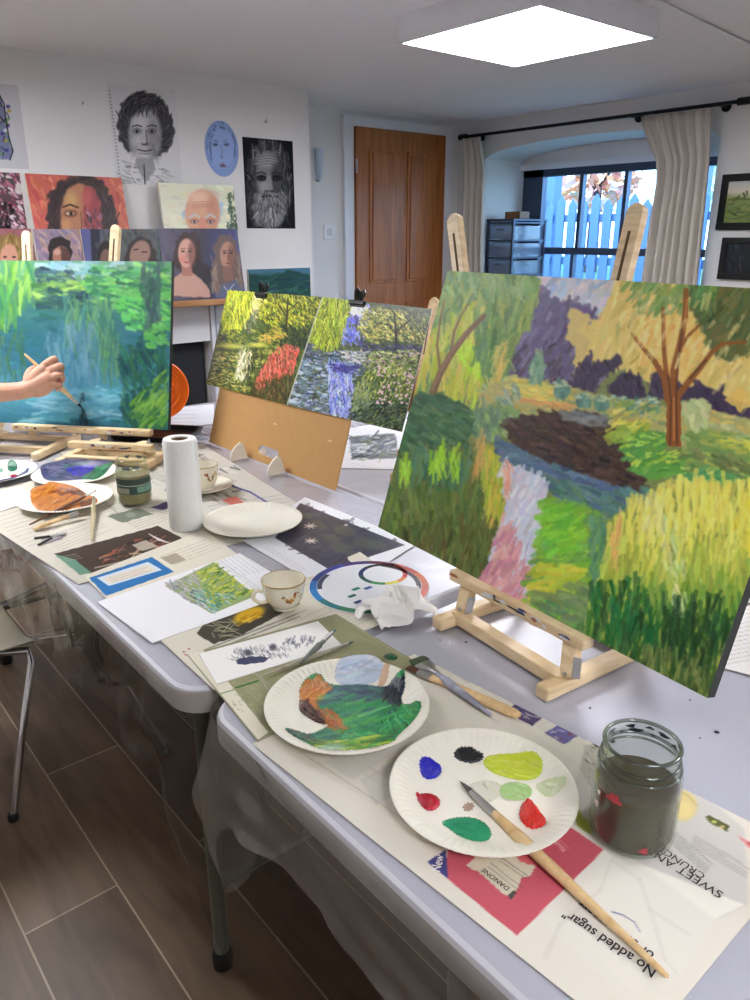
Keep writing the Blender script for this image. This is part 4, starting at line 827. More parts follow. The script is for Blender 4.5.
# lily pond print on white paper
P=Paint(230,480,430,600,3,(232,234,238)); P.poly([(275,538),(300,503),(405,545),(330,570)],(66,66,82),1); P.strokes([(275,538),(302,504),(402,545),(330,569)],110,12,160,3,[(60,60,84),(80,78,92),(50,50,66),(74,76,70)],.6)
for x,y,r in ((318,525,9),(345,531,12),(365,543,12),(340,548,11),(305,515,7),(356,556,10),(332,538,9),(378,545,10),(312,540,8)): P.ell(x,y,r,r*.42,(92,98,84),.75,.25,.25); P.ell(x+1,y+.5,r*.7,r*.26,(80,88,78),.6,.3,.25)
for x,y in ((310,526),(311,541)):
    for k in range(7): a=k*.9; P.stroke((x,y),(x+6.5*math.cos(a),y+3.2*math.sin(a)),1.8,(226,214,204),.95,.5)
P.ell(346,525,2,1,(220,214,206),.9); P.text((262,548),(310,578),(268,545),2,(170,170,176),.6,.5)
paper('pond_print','glossy dark water lily print on white paper behind the blank plate','paper',[(243,541),(305,497),(418,543),(336,596)],PZ+.0010,P,m=M_photo,res=.0014,side=(236,236,236),thick=.0005)
# tissue with blue grey dabs
P=Paint(190,610,350,695,4,(238,236,232))
P.strokes([(224,661),(236,650),(262,646),(290,646),(292,656),(262,660)],150,4,60,1,[(110,104,116),(150,144,150),(80,78,96),(170,166,170)],.75); P.strokes([(280,642),(296,636),(318,637),(312,645),(288,648)],60,4,100,1,[(80,80,100),(120,120,134)],.8); P.poly([(236,660),(252,656),(270,658),(262,663),(238,665)],(50,54,84),.9,.6,.2); P.ell(248,653,4,3,(60,60,72),.8,.4); P.ell(273,647,3.5,3,(70,66,76),.8,.4)
paper('painted_tissue','white folded tissue stained with blue grey paint dabs','tissue',[(199,654),(318,621),(342,645),(217,684)],PZ+.0030,P,m=M_artm,res=.0012,side=(238,236,232),thick=.0012,wave=.0006)
# papers further back
P=Paint(330,410,430,480,3,(214,216,220)); P.poly([(349,437),(395,433),(399,458),(352,460)],(90,100,110),.8,.5,.5); P.strokes([(349,437),(396,434),(398,458),(352,460)],90,10,170,1.6,[(60,76,90),(180,186,190),(120,130,90),(40,50,60),(210,214,216)],.85); P.text((352,462),(385,470),(352,472),4,(150,150,150),.4,.6)
paper('printed_sheet','white sheet with dark mountain pictures between the hardboard and large canvas','paper',[(335,430),(415,418),(420,470),(330,468)],PZ+.0002,P,m=M_photo,res=.003,side=(230,230,232))
P=Paint(690,560,860,700,3,(218,216,212)); P.text((722,600),(800,585),(718,668),16,(120,118,116),.5,.7,2); P.stroke((744,598),(760,596),2,(40,40,40),.9); P.stroke((740,606),(760,602),2,(50,50,50),.9)
paper('newspaper','newspaper lying right of the large canvas on the back table','newspaper',[(700,600),(830,570),(850,700),(722,668)],PZ+.0002,P,res=.003,group=NP)
P=Paint(120,390,240,450,2,(206,208,214)); P.text((170,405),(205,404),(160,425),5,(150,152,158),.4,.8)
paper('loose_paper','pale loose paper at the far end of the tables by the orange disc','paper',[(168,408),(214,404),(214,424),(160,430)],PZ+.0002,P,m=M_artm,res=.004)
P=Paint(-40,480,80,540,2,(226,224,216)); P.text((0,498),(30,492),(6,510),4,(150,148,140),.4,.6)
paper('white_card','plain white card on the left table edge beside the orange paint plate','paper',[(-35,498),(22,486),(34,500),(-25,520)],PZ+.0020,P,m=M_artm,res=.003)
# paint spots on the plastic
spots=[(612,741,2.6,(20,20,24)),(717,732,2.2,(16,16,20)),(466,642,1.5,(50,50,60)),(551,620,1.2,(40,40,60)),(636,722,1.0,(60,60,90)),(590,708,1.2,(70,80,100)),(478,618,1,(60,70,90)),(440,640,1,(80,90,110)),(700,738,.8,(40,40,60)),(690,700,.9,(90,96,110)),(524,656,1.5,(40,40,50))]
bm=BM()
for x,y,r,c in spots:
    q=onz(x,y,TZ+.0014); rr=r/620; lathe(bm,[(0,.0008),(rr*.7,.0006),(rr,0)],q,10)
o=obj('paint_spots',bm,mat('dry_dark_paint',(26,28,38),.4)); tag(o,'scattered dry dark paint spots on the plastic by the big jar','paint','dry paint spots',kind='stuff')
# ================================================================ plates
def plate_z(r,R):
    a=R*.66
    if np.isscalar(r): r=np.array(r)
    t=np.clip((r-a)/(R-a),0,1); return .0018+.0135*(t*t*(3-2*t))+.0
def plate(name,label,cx,cy,R=.115,z=None,flute=.0011,group='white paper plates',tilt=None):
    z=(PZ+.0035) if z is None else z; t=thing(name,label,'plate',(cx,cy,z),group); bm=BM(); prof=[0,.012,.03,.05,.064,.07,.075,.08,.085,.09,.095,.1,.105,.109,.1125,.115]; n=216
    def wob(r,zz,a):
        k=max(0,(r/R-.70)/.3); return r,zz+flute*min(1,k*1.6)*(1-(1 if r>R*.975 else 0)*.7)*math.cos(a*72)
    pr=[(p*R/.115,float(plate_z(p*R/.115,R))) for p in prof]; pr+=[(R+.0012,pr[-1][1]-.0006),(R+.0008,pr[-1][1]-.0018)]; pr+=[(p*R/.115,float(plate_z(p*R/.115,R))-.0014) for p in prof[::-1]]
    lathe(bm,pr,(0,0,0),n,wob=wob,M=Matrix.Translation((cx,cy,z))); o=obj('dish',bm,M_plate,t,smooth=True)
    for p in o.data.polygons: p.use_smooth=True
    return t,(lambda X,Y:z+plate_z(np.hypot(X-cx,Y-cy),R)+.0004)
def cz(px,py,z=.765): q=onz(px,py,z); return q.x,q.y
# near plate with six daubs
cx,cy=cz(482.5,789); pt,zf=plate('paper_plate','white paper plate with separate daubs of bright paint, beside the big water jar',cx,cy,.1085); pz=PZ+.0035+.0018; blob.z=pz
nearplate=(cx,cy)
blob('blue_paint',[(419,764),(427,760),(438,764),(442,771),(437,778),(427,780),(421,775)],zf,.005,(28,28,190),M_wet,pt,rag=.0006,bumpy=.35)
blob('crimson_paint',[(417,792),(419,796),(428,794),(439,798),(440,806),(432,812),(424,809),(419,803),(416,795)],zf,.0045,(186,16,44),M_wet,pt,rag=.0005)
P=Paint(440,740,500,780,3,(24,28,34)); P.strokes([(452,750),(482,750),(480,764),(455,764)],30,6,10,1.2,[(40,44,52),(16,18,22)],.8)
blob('black_paint',[(453,755),(458,750),(470,749),(478,752),(484,755),(482,760),(476,763),(466,763),(458,760)],zf,.003,P,M_wet,pt,rag=.0008)
P=Paint(475,740,560,800,3,(200,214,56)); P.strokes([(482,756),(540,760),(542,782),(490,774)],60,14,10,2,[(214,224,70),(190,206,50),(222,228,120),(206,216,90)],.7)
blob('lime_paint',[(483,762),(487,756),(500,755),(518,757),(534,758),(543,768),(540,778),(522,781),(508,778),(494,774),(486,768)],zf,.0018,P,M_wet,pt,rag=.0006)
P=Paint(490,775,580,810,3,(176,210,140)); P.strokes([(498,784),(532,784),(530,798),(504,798)],30,10,20,2,[(166,206,130),(190,216,160)],.7)
blob('pale_green_paint',[(498,792),(502,785),(514,782),(528,785),(532,791),(530,798),(518,801),(504,799)],zf,.0013,P,M_wet,pt,rag=.0004)
P=Paint(530,775,580,810,3,(214,226,180)); P.strokes([(532,780),(566,784),(562,798),(536,798)],30,8,10,2,[(226,232,200),(200,218,150),(234,236,214)],.7)
blob('cream_green_paint',[(535,785),(544,782),(556,783),(566,786),(564,793),(556,797),(548,798),(540,793)],zf,.0008,P,M_wet,pt,rag=.0006)
blob('vermilion_paint',[(522,806),(527,800),(533,803),(538,812),(546,820),(544,828),(534,830),(524,826),(519,816),(521,811)],zf,.006,(224,40,26),M_wet,pt,rag=.0007,bumpy=.4)
P=Paint(430,810,510,850,3,(36,150,104)); P.strokes([(442,822),(490,822),(490,842),(450,838)],40,18,10,2,[(30,140,96),(50,164,116),(24,130,90)],.6)
blob('green_paint',[(440,823),(450,819),(464,817),(478,819),(488,826),(492,835),(487,842),(472,842),(458,836),(450,829)],zf,.0022,P,M_wet,pt,rag=.0004)
P=Paint(450,770,530,830,3,(226,222,206)); P.strokes([(464,780),(510,780),(505,815),(470,808)],26,6,45,1.4,[(214,216,170),(176,156,140),(228,224,200),(200,210,160)],.7)
blob('smeared_white_paint',[(466,786),(486,780),(500,784),(502,792),(494,800),(480,806),(470,798)],zf,.0006,P,M_wet,pt,rag=.0012); blob('brown_paint',[(462,806),(472,802),(474,808),(466,813)],zf,.0004,(190,160,140),M_wet,pt,rag=.001)
# mixed green plate
cx,cy=cz(347,706); pt,zf=plate('paper_plate','white paper plate covered in mixed green, ochre and pale blue paint',cx,cy,.1125,z=PZ+.0052); blob.z=PZ+.0075
P=Paint(260,650,435,765,4,(40,140,80))
P.poly([(316,690),(345,684),(390,684),(402,700),(395,715),(370,716),(330,716),(312,706)],(44,90,100),1,1,1.2); P.strokes([(318,692),(392,686),(400,700),(370,712),(325,712)],60,26,5,3,[(50,110,110),(36,80,96),(60,130,110),(30,70,84)],.6)
P.strokes([(322,704),(404,700),(420,715),(400,745),(340,750),(330,720)],110,30,-14,4,[(30,150,80),(50,160,90),(20,130,80),(60,170,70)],.6)
P.strokes([(315,725),(345,728),(350,745),(310,750)],50,16,-8,3,[(60,110,60),(120,130,40),(40,100,80)],.7); P.poly([(296,746),(330,748),(380,738),(398,744),(360,760),(310,760)],(150,176,60),.8,1,1.5); P.strokes([(300,745),(385,735),(400,745),(340,757),(300,755)],60,26,-5,3,[(196,200,60),(140,180,60),(90,160,70),(170,190,70)],.7); P.ell(330,748,16,4,(176,210,190),.8,.4,-.1); P.ell(322,735,14,6,(24,104,96),.7,.4)
P.strokes([(385,700),(415,710),(412,740),(380,728)],50,9,60,1.5,[(14,100,50),(30,160,80),(10,80,40),(90,210,130)],.8)
P.poly([(384,686),(394,680),(406,674),(406,692),(400,706),(386,702)],(26,38,54),1,2,1.2); P.strokes([(382,682),(406,678),(400,706),(384,700)],40,10,120,2.4,[(24,34,50),(34,46,66),(16,24,36)],.9)
P.poly([(298,690),(302,682),(320,675),(330,686),(322,700),(314,710),(330,716),(346,722),(340,730),(322,726),(300,714)],(188,114,46),1,2.2,1); P.strokes([(300,684),(318,678),(330,690),(314,704),(302,700)],60,10,-30,2.2,[(196,120,44),(214,140,60),(170,98,36)],.9); P.strokes([(312,706),(336,712),(344,728),(330,726)],40,9,30,2,[(190,112,40),(160,90,34)],.9)
P.poly([(296,703),(306,699),(318,712),(326,722),(318,728),(302,716)],(66,36,20),1,2,.7); P.strokes([(296,704),(306,700),(326,718),(318,728),(304,716)],40,7,40,1.8,[(72,36,18),(50,24,12),(96,50,26)],.95); P.strokes([(282,730),(310,728),(312,742),(290,740)],40,12,-5,2.2,[(24,80,70),(40,90,70),(20,60,60)],.9); P.strokes([(312,684),(318,678),(326,682),(322,692)],10,6,60,2,[(206,150,90)],.9)
P.b=np.asarray(P.b)
P.strokes([(332,690),(400,704),(412,722),(380,748),(326,745)],40,26,-14,3.5,[(60,176,90),(90,190,90),(40,160,110),(24,120,70)],.5)
blob('mixed_green_paint',[(300,700),(300,688),(309,680),(320,676),(326,683),(338,686),(362,684),(386,688),(394,682),(404,676),(405,690),(400,700),(404,706),(420,706),(421,716),(412,728),(398,740),(394,751),(366,757),(338,758),(314,756),(306,748),(290,740),(284,733),(296,731),(310,735),(326,728),(330,724),(320,724),(306,716),(299,710)],zf,.0024,P,M_wet,pt,rag=.0009,smooth=1)
P=Paint(325,650,400,690,4,(196,208,226)); P.strokes([(334,666),(380,658),(384,672),(340,682)],60,18,-10,3,[(220,224,234),(176,196,222),(206,216,230),(190,200,214)],.7)
blob('pale_blue_paint',[(335,675),(339,667),(352,663),(370,662),(380,667),(384,674),(377,682),(360,685),(343,686),(336,681)],zf,.002,P,M_wet,pt,rag=.0006)
P=Paint(374,670,400,690,4,(220,200,180)); blob('peach_paint',[(380,678),(386,670),(390,673),(386,684),(378,688)],zf,.0012,(214,180,150),M_wet,pt,rag=.0006)
blob('dark_green_paint',[(383,664),(390,660),(398,664),(396,668),(388,668)],zf,.002,(16,84,46),M_wet,pt,rag=.0005)
# blank plate, behind the roll
q=onz(253,521,.765); plate('paper_plate','blank white paper plate right of the kitchen roll',q.x,q.y,.111,z=PZ+.0042)
# orange, blue and leftmost plates
q=onz(66,499,.765); pt,zf=plate('paper_plate','white paper plate smeared with orange ochre paint, brushes resting on its rim',q.x,q.y,.109); blob.z=PZ+.0058
P=Paint(20,470,120,530,4,(196,116,40)); P.strokes([(30,488),(90,484),(96,506),(50,518)],160,9,-25,1.5,[(206,126,40),(176,96,30),(222,150,70),(150,74,26),(214,140,60)],.8); P.strokes([(54,488),(84,490),(80,496),(60,494)],26,10,5,2,[(110,54,24),(130,66,30)],.8); P.strokes([(80,500),(94,498),(92,506),(84,508)],16,5,0,2,[(120,60,26)],.8)
blob('orange_paint',[(31,498),(34,492),(46,490),(50,486),(64,489),(80,490),(88,495),(98,499),(96,505),(88,509),(74,507),(62,513),(48,516),(38,510),(32,504)],zf,.0022,P,M_wet,pt,rag=.001,res=.0013)
q=onz(75,474,.765); pt,zf=plate('paper_plate','white paper plate with violet, blue and green paint before the left easel',q.x,q.y,.109); 
P=Paint(25,450,125,495,4,(70,70,110)); P.strokes([(42,468),(70,464),(80,474),(60,481)],60,10,5,2.2,[(90,90,120),(60,60,100),(120,120,140)],.8); P.strokes([(68,466),(94,464),(92,474),(76,476)],50,7,-10,2,[(40,40,170),(30,30,140),(60,60,180)],.9); P.strokes([(84,478),(100,466),(116,462),(112,472),(94,480)],60,9,-25,2,[(20,120,60),(30,140,80),(16,100,50)],.9); P.strokes([(62,462),(90,460),(88,466),(66,468)],20,7,0,1.6,[(60,90,96),(40,70,80)],.8)
blob('blue_green_paint',[(40,474),(44,468),(60,466),(64,461),(82,462),(94,466),(104,462),(116,462),(115,468),(104,474),(96,480),(84,479),(64,481),(46,481)],zf,.002,P,M_wet,pt,rag=.0008,res=.0014)
q=onz(-6,473,.765); pt,zf=plate('paper_plate','white paper plate with blue, green and red paint at the left edge',q.x,q.y,.109)
P=Paint(-50,450,40,495,4,(40,60,140)); P.strokes([(-40,476),(30,470),(28,482),(-30,488)],70,12,-12,2,[(30,60,150),(40,50,110),(20,30,50)],.9)
blob('blue_paint',[(-40,482),(-20,484),(0,480),(14,478),(20,474),(30,468),(27,476),(16,483),(2,486),(-20,489)],zf,.002,P,M_wet,pt,rag=.0006,res=.0014); blob('green_paint',[(7,466),(12,464),(18,466),(16,471),(9,472)],zf,.002,(40,110,80),M_wet,pt,res=.0014); blob('red_paint',[(10,475),(17,474),(17,477),(11,478)],zf,.002,(180,30,50),M_wet,pt,res=.0014); blob('pale_green_paint',[(-14,470),(2,467),(4,472),(-8,474)],zf,.0015,(110,170,140),M_wet,pt,res=.0014)
# ================================================================ colour wheel chart
a=onz(369,586,PZ+.003); R=.0855
_e=[onz(x,y,PZ+.003) for x,y in ((310,588),(428,585),(372,560),(366,614))]; Rw=((_e[0]-_e[1]).length+(_e[2]-_e[3]).length)/4; a=(_e[0]+_e[1]+_e[2]+_e[3])/4
t=thing('colour_wheel','round white colour wheel card with painted rainbow rings behind the crumpled tissue','colour wheel',(a.x,a.y,PZ+.003))
bm=BM(); lathe(bm,[(0,.0016),(Rw-.0005,.0016),(Rw,.001),(Rw,.0),(0,0)],(a.x,a.y,PZ+.0022),72); obj('disc',bm,mat('white_card_disc',(226,228,232),.35),t)
def sector(name,r0,r1,a0,a1,col,z):
    bm=BM(); n=max(3,int((a1-a0)/4)); lo=[];hi=[]
    for i in range(n+1):
        q=math.radians(a0+(a1-a0)*i/n); lo.append(bm.verts.new((a.x+r0*math.cos(q),a.y+r0*math.sin(q),z))); hi.append(bm.verts.new((a.x+r1*math.cos(q),a.y+r1*math.sin(q),z)))
    for i in range(n): bm.faces.new((lo[i],hi[i],hi[i+1],lo[i+1]))
    r=bmesh.ops.extrude_face_region(bm,geom=list(bm.faces)); bmesh.ops.translate(bm,verts=[v for v in r['geom'] if isinstance(v,bmesh.types.BMVert)],vec=(0,0,.0005)); 
    return obj(name,bm,mat('wheel_%d_%d_%d'%col,col,.3),t)
z=PZ+.0039
# angles: image right is room direction -40 deg, image far is +50
ring=[(-75,-40,(196,84,56)),(-40,-10,(206,104,64)),(-10,22,(176,70,60)),(22,50,(96,40,60)),(50,80,(70,50,120)),(80,110,(60,70,160)),(110,130,(40,60,130)),(130,150,(30,110,190)),(150,175,(30,130,200)),(175,200,(20,120,130)),(200,225,(20,120,80)),(225,250,(30,140,90)),(250,268,(60,90,80)),(268,284,(210,210,60))]
for a0,a1,c in ring: sector('ring_segment',Rw*.87,Rw*.985,a0,a1,c,z)
for a0,a1,c in ((-50,0,(60,60,66)),(110,150,(56,60,90)),(0,35,(84,70,76)),(240,268,(50,60,130))): sector('inner_ring_segment',Rw*.78,Rw*.86,a0,a1,c,z)
ic=onz(383,574,z); a_=a; a=ic
for a0,a1,c in [(-60,-20,(190,40,50)),(-20,20,(176,50,60)),(20,60,(60,40,50)),(60,100,(40,50,60)),(100,150,(40,50,110)),(150,200,(30,90,70)),(200,235,(40,140,70)),(235,270,(216,206,60)),(270,300,(220,130,60))]: sector('small_ring_segment',Rw*.34,Rw*.42,a0,a1,c,z)
a=a_
for px,py,c in ((352,596,(30,110,100)),(358,602,(30,60,120)),(356,589,(40,140,110)),(368,588,(60,90,170))):
    q=onz(px,py,z); bm=BM(); box(bm,(q.x-.008,q.y-.004,z),(q.x+.008,q.y+.004,z+.0006)); obj('colour_patch',bm,mat('wheel_%d_%d_%d'%c,c,.3),t)
# ================================================================ crumpled tissue
def crumple(name,label,px,py,rx_,ry_,h,seed,z0):
    q=onz(px,py,z0); rg=np.random.default_rng(seed); n=64; P=[]
    dirs=rg.normal(size=(26,2)); dirs/=np.linalg.norm(dirs,axis=1)[:,None]; ph=rg.random(26)*6.28; fr=rg.uniform(40,150,26)
    for j in range(n+1):
        for i in range(n+1):
            u=i/n*2-1; v=j/n*2-1; 
            x=u*rx_; y=v*ry_; r=math.hypot(u,v)
            f=0
            for k in range(26): f+=abs(math.sin((x*dirs[k,0]+y*dirs[k,1])*fr[k]+ph[k]))/ (1+fr[k]/60)
            f=f/9
            env=max(0,1-r**2.2*.62); z=h*env*(.35+.9*f)
            x+=.010*math.sin(y*120+ph[0])+.006*math.sin(z*300+ph[3]); y+=.010*math.sin(x*110+ph[1])
            P.append((q.x+x,q.y+y,z0+max(0.0006,z-.004)))
    F=[(j*(n+1)+i,j*(n+1)+i+1,(j+1)*(n+1)+i+1,(j+1)*(n+1)+i) for j in range(n) for i in range(n)]
    o=mesh_np(name,P,F,[M_tissue],smooth=True); s=o.modifiers.new('s','SOLIDIFY'); s.thickness=.0008; s.offset=1; return tag(o,label,'tissue')
crumple('crumpled_tissue','crumpled white tissue at the edge of the colour wheel card',397,612,.056,.044,.044,11,PZ+.0050)
# ================================================================ cups
def cup(name,label,px,py,R,h,ang,z0,pat):
    q=onz(px,py,z0); t=thing(name,label,'teacup',(q.x,q.y,z0)); bm=BM()
    out=[(0,.004),(R*.42,.004),(R*.5,0),(R*.54,.001),(R*.55,.006),(R*.66,h*.14),(R*.84,h*.36),(R*.93,h*.62),(R*.98,h*.9),(R*1.02,h)]
    inn=[(R*.985,h*1.003),(R*.94,h*.9),(R*.89,h*.62),(R*.8,h*.38),(R*.55,h*.16),(R*.2,h*.1),(0,h*.1)]
    lathe(bm,out+inn,(q.x,q.y,z0),64); obj('bowl',bm,M_china,t,smooth=True)
    bm=BM(); lathe(bm,[(R*1.022,h-.0009),(R*1.026,h+.0003),(R*1.0,h*1.003+.001),(R*.983,h+.0006)],(q.x,q.y,z0),64); obj('gilt_rim',bm,mat('worn_gilt',(176,140,80),.35,metal=.4),t,smooth=True)
    d=V((math.cos(ang),math.sin(ang),0)); b=V((q.x,q.y,z0)); bm=BM()
    pts=[b+d*(R*.90)+V((0,0,h*.64)),b+d*(R*1.18)+V((0,0,h*.68)),b+d*(R*1.40)+V((0,0,h*.54)),b+d*(R*1.34)+V((0,0,h*.36)),b+d*(R*1.05)+V((0,0,h*.24)),b+d*(R*.74)+V((0,0,h*.27))]
    sm=[]
    for i in range(len(pts)-1):
        p0=pts[max(i-1,0)];p1=pts[i];p2=pts[i+1];p3=pts[min(i+2,len(pts)-1)]
        for k in range(6): s=k/6; sm.append(.5*((2*p1)+(-p0+p2)*s+(2*p0-5*p1+4*p2-p3)*s*s+(-p0+3*p1-3*p2+p3)*s**3))
    sm.append(pts[-1]); tube(bm,sm,.0035,12); obj('handle',bm,M_china,t,smooth=True)
    # floral transfer standing on the side facing the room
    def surf(az,zz):
        r=np.interp(zz,[o_[1] for o_ in out[4:]],[o_[0] for o_ in out[4:]])+.0005; return V((q.x+r*math.cos(az),q.y+r*math.sin(az),z0+zz))
    groups={}
    for k in range(34):
        s=random.uniform(-1,1); az=pat+s*.62; zz=h*(.60+.13*math.sin(s*5)+random.uniform(-.09,.09)); c=random.choice(['gold','gold','brown','red','sage']); groups.setdefault(c,[]).append((az,zz,random.uniform(.0014,.0036)))
    cc=dict(gold=(196,146,60),brown=(130,84,50),red=(168,62,50),sage=(120,130,80))
    for c,l in groups.items():
        bm=BM()
        for az,zz,r in l:
            ctr=surf(az,zz); n=10; vs=[]
            for i in range(n): aa=2*math.pi*i/n; vs.append(bm.verts.new(surf(az+r*math.cos(aa)*(1.2 if i%2 else .7)/R,zz+r*math.sin(aa)*(1.2 if i%2 else .7))))
            bm.faces.new(vs)
        obj('floral_pattern',bm,mat('transfer_'+c,cc[c],.3),t)
    return t
cup('teacup','cream teacup with gold and brown flowers in front of the white printed sheets',284.5,607,.0385,.054,math.radians(152),PZ+.0035,math.radians(-95))
q=onz(205,490,PZ+.004)
t=thing('saucer','cream saucer beneath the rear teacup behind the kitchen roll','saucer',(q.x,q.y,PZ+.004)); bm=BM(); lathe(bm,[(0,.002),(.03,.002),(.045,.005),(.062,.012),(.072,.017),(.0725,.0185),(.071,.019),(.06,.0145),(.044,.0075),(.028,.0045),(0,.0045)],(q.x,q.y,PZ+.002),72); obj('dish',bm,M_china,t,smooth=True); bm=BM(); lathe(bm,[(.0715,.0186),(.0728,.0192),(.0728,.0186)],(q.x,q.y,PZ+.002),72); obj('gilt_rim',bm,MATS['worn_gilt'],t)
cup('teacup','cream teacup with red and gold flowers standing on the saucer behind the kitchen roll',204,489,.040,.066,math.radians(120),PZ+.0075,math.radians(-75))
# ================================================================ kitchen roll
q=onz(187,527,PZ); t=thing('kitchen_roll','upright white kitchen roll standing on the newspaper','kitchen roll',(q.x,q.y,PZ+.002)); R=.0375;H_=.206
bm=BM(); lathe(bm,[(.019,.0),(R-.002,0),(R,.003),(R*1.005,H_*.5),(R*.995,H_-.006),(R-.003,H_),(.019,H_)],(q.x,q.y,PZ+.0022),64,closed=True,wob=lambda r,z,a:(r+.0006*math.sin(a*3+z*40),z)); obj('paper_roll',bm,M_roll,t,smooth=True)
bm=BM(); lathe(bm,[(.0188,.002),(.0188,H_-.003),(.0178,H_-.003),(.0178,.002)],(q.x,q.y,PZ+.0022),40,closed=True); obj('cardboard_core',bm,M_card,t,smooth=True)
bm=BM(); 
aa=math.radians(-62)
for k in range(6): pass
vs=[]
for j in range(20):
    for i in range(5): r=R+.0004+i*.0009; an=aa+i*.045; vs.append(bm.verts.new((q.x+r*math.cos(an),q.y+r*math.sin(an),PZ+.0045+(H_-.006)*j/19)))
for j in range(19):
    for i in range(4): bm.faces.new((vs[j*5+i],vs[j*5+i+1],vs[(j+1)*5+i+1],vs[(j+1)*5+i]))
obj('loose_sheet_end',bm,M_roll,t,smooth=True)
# ================================================================ jars
def gmat(name,tint,rough=.03): 
    m=mat(name,tint,rough,trans=1,spec=.5,ior=1.45); return m
M_jar=film('jar_glass',(243,246,242),.08,.0,.03,.05,30)
q=onz(630,833,PZ+.001); JR=.0455; JH=.120
t=thing('glass_jar','large open glass jar of murky grey paint water on the near newspaper','jar',(q.x,q.y,PZ+.002))
outp=[(0,.001),(JR*.86,.001),(JR*.97,.006),(JR,.016),(JR,.076),(JR*.985,.086),(JR*.92,.096),(JR*.86,.100),(JR*.88,.103),(JR*.88,.1055),(JR*.86,.1075),(JR*.86,.114),(JR*.885,.117),(JR*.87,JH)]
inp=[(JR*.83,JH),(JR*.82,.114),(JR*.82,.101),(JR*.88,.095),(JR*.945,.085),(JR*.96,.076),(JR*.96,.016),(JR*.9,.007),(0,.006)]
bm=BM(); lathe(bm,outp+inp,(q.x,q.y,PZ+.0015),72); obj('glass_body',bm,M_jar,t,smooth=True)
bm=BM(); lathe(bm,[(0,.0065),(JR*.89,.0075),(JR*.952,.016),(JR*.952,.070),(JR*.935,.0705),(0,.070)],(q.x,q.y,PZ+.0015),64); obj('murky_water',bm,mat('murky_water',(98,89,80),.15,noise_amt=.2,noise_scale=30),t,smooth=True)
M_rim=film('jar_rim_glass',(206,212,208),.35,.0,.03,.05,30)
for zz,rr,tt in ((JH-.0005,JR*.855,.0022),(.104,JR*.875,.0020),(.0955,JR*.93,.0014)):
    bm=BM(); lathe(bm,[(rr+tt*math.cos(2*math.pi*k/10),zz+tt*math.sin(2*math.pi*k/10)) for k in range(10)],(q.x,q.y,PZ+.0015),64,closed=True); obj('rim_ring',bm,M_rim,t,smooth=True)
def jar_marks(R,h,lst,nm,col,t,q,rof=.0006):
    for az,zz,r,sq in lst:
        bm=BM(); n=18; vs=[]
        for i in range(n):
            aa=2*math.pi*i/n; rr=r*(1+.22*math.sin(aa*3+az*9)+.12*math.sin(aa*5+az)); vs.append(bm.verts.new((q.x+(R+rof)*math.cos(az+rr*math.cos(aa)*sq/R),q.y+(R+rof)*math.sin(az+rr*math.cos(aa)*sq/R),PZ+.0015+zz+rr*math.sin(aa))))
        bm.faces.new(vs); obj(nm,bm,mat('jar_'+nm,col,.5),t)
va=math.atan2(-q.y,-q.x)   # direction from jar to the viewer's side
jar_marks(JR,0,[(va-.45+1.0*0,.072,.0055,1.5),(va+.35,.018,.004,1.1)],'red_paint_mark',(176,60,72),t,q)
jar_marks(JR,0,[(va-.95,.05,.004,1.0),(va-.9,.066,.0025,1)],'pale_paint_mark',(206,196,186),t,q)
jar_marks(JR*.875,0,[(va+2.6,.110,.0026,2.6),(va+3.35,.106,.0026,2.8),(va+3.5,.111,.0024,2),(va+2.2,.106,.003,1.4),(va+4.1,.108,.0032,1.6),(va+2.9,.104,.0016,1.6),(va+3.75,.104,.0018,1.2),(va+2.0,.112,.0022,1.8),(va+3.0,.112,.0016,3)],'dark_paint_mark',(30,34,50),t,q)
# left jar with a green label
q=onz(136,503,PZ+.001); JR2=.0405; 
t=thing('glass_jar','smaller glass jar with a dark green label and beige water beside the kitchen roll','jar',(q.x,q.y,PZ+.002))
o2=[(0,.001),(JR2*.85,.001),(JR2*.98,.006),(JR2,.014),(JR2,.085),(JR2*.95,.096),(JR2*.86,.101),(JR2*.87,.104),(JR2*.85,.107),(JR2*.87,.116),(JR2*.83,.117)]
i2=[(JR2*.82,.115),(JR2*.8,.102),(JR2*.9,.094),(JR2*.95,.085),(JR2*.95,.014),(JR2*.88,.007),(0,.006)]
bm=BM(); lathe(bm,o2+i2,(q.x,q.y,PZ+.0015),64); obj('glass_body',bm,M_jar,t,smooth=True)
bm=BM(); lathe(bm,[(0,.0065),(JR2*.87,.0075),(JR2*.942,.014),(JR2*.942,.078),(0,.0782)],(q.x,q.y,PZ+.0015),48); obj('beige_water',bm,mat('beige_water',(176,158,120),.1,noise_amt=.1,noise_scale=30,coat=.5),t,smooth=True)
def wrap(nm,R,a0,a1,z0,z1,col,par,q):
    bm=BM(); n=24; lo=[bm.verts.new((q.x+R*math.cos(a0+(a1-a0)*i/n),q.y+R*math.sin(a0+(a1-a0)*i/n),PZ+.0015+z0)) for i in range(n+1)]; hi=[bm.verts.new((v.co.x,v.co.y,PZ+.0015+z1)) for v in lo]
    for i in range(n): bm.faces.new((lo[i],lo[i+1],hi[i+1],hi[i]))
    return obj(nm,bm,mat('label_%d_%d_%d'%col,col,.6),par,smooth=True)
va=math.atan2(-q.y,-q.x); lb=wrap('label',JR2+.0005,va-1.35,va+1.35,.034,.072,(52,74,66),t,q); wrap('label_panel',JR2+.0009,va+.15,va+1.2,.038,.053,(110,150,134),lb,q); wrap('label_stripe',JR2+.0009,va-1.3,va+1.3,.055,.057,(170,180,160),lb,q); wrap('label_panel',JR2+.0009,va-1.2,va-.3,.036,.05,(150,150,130),lb,q)
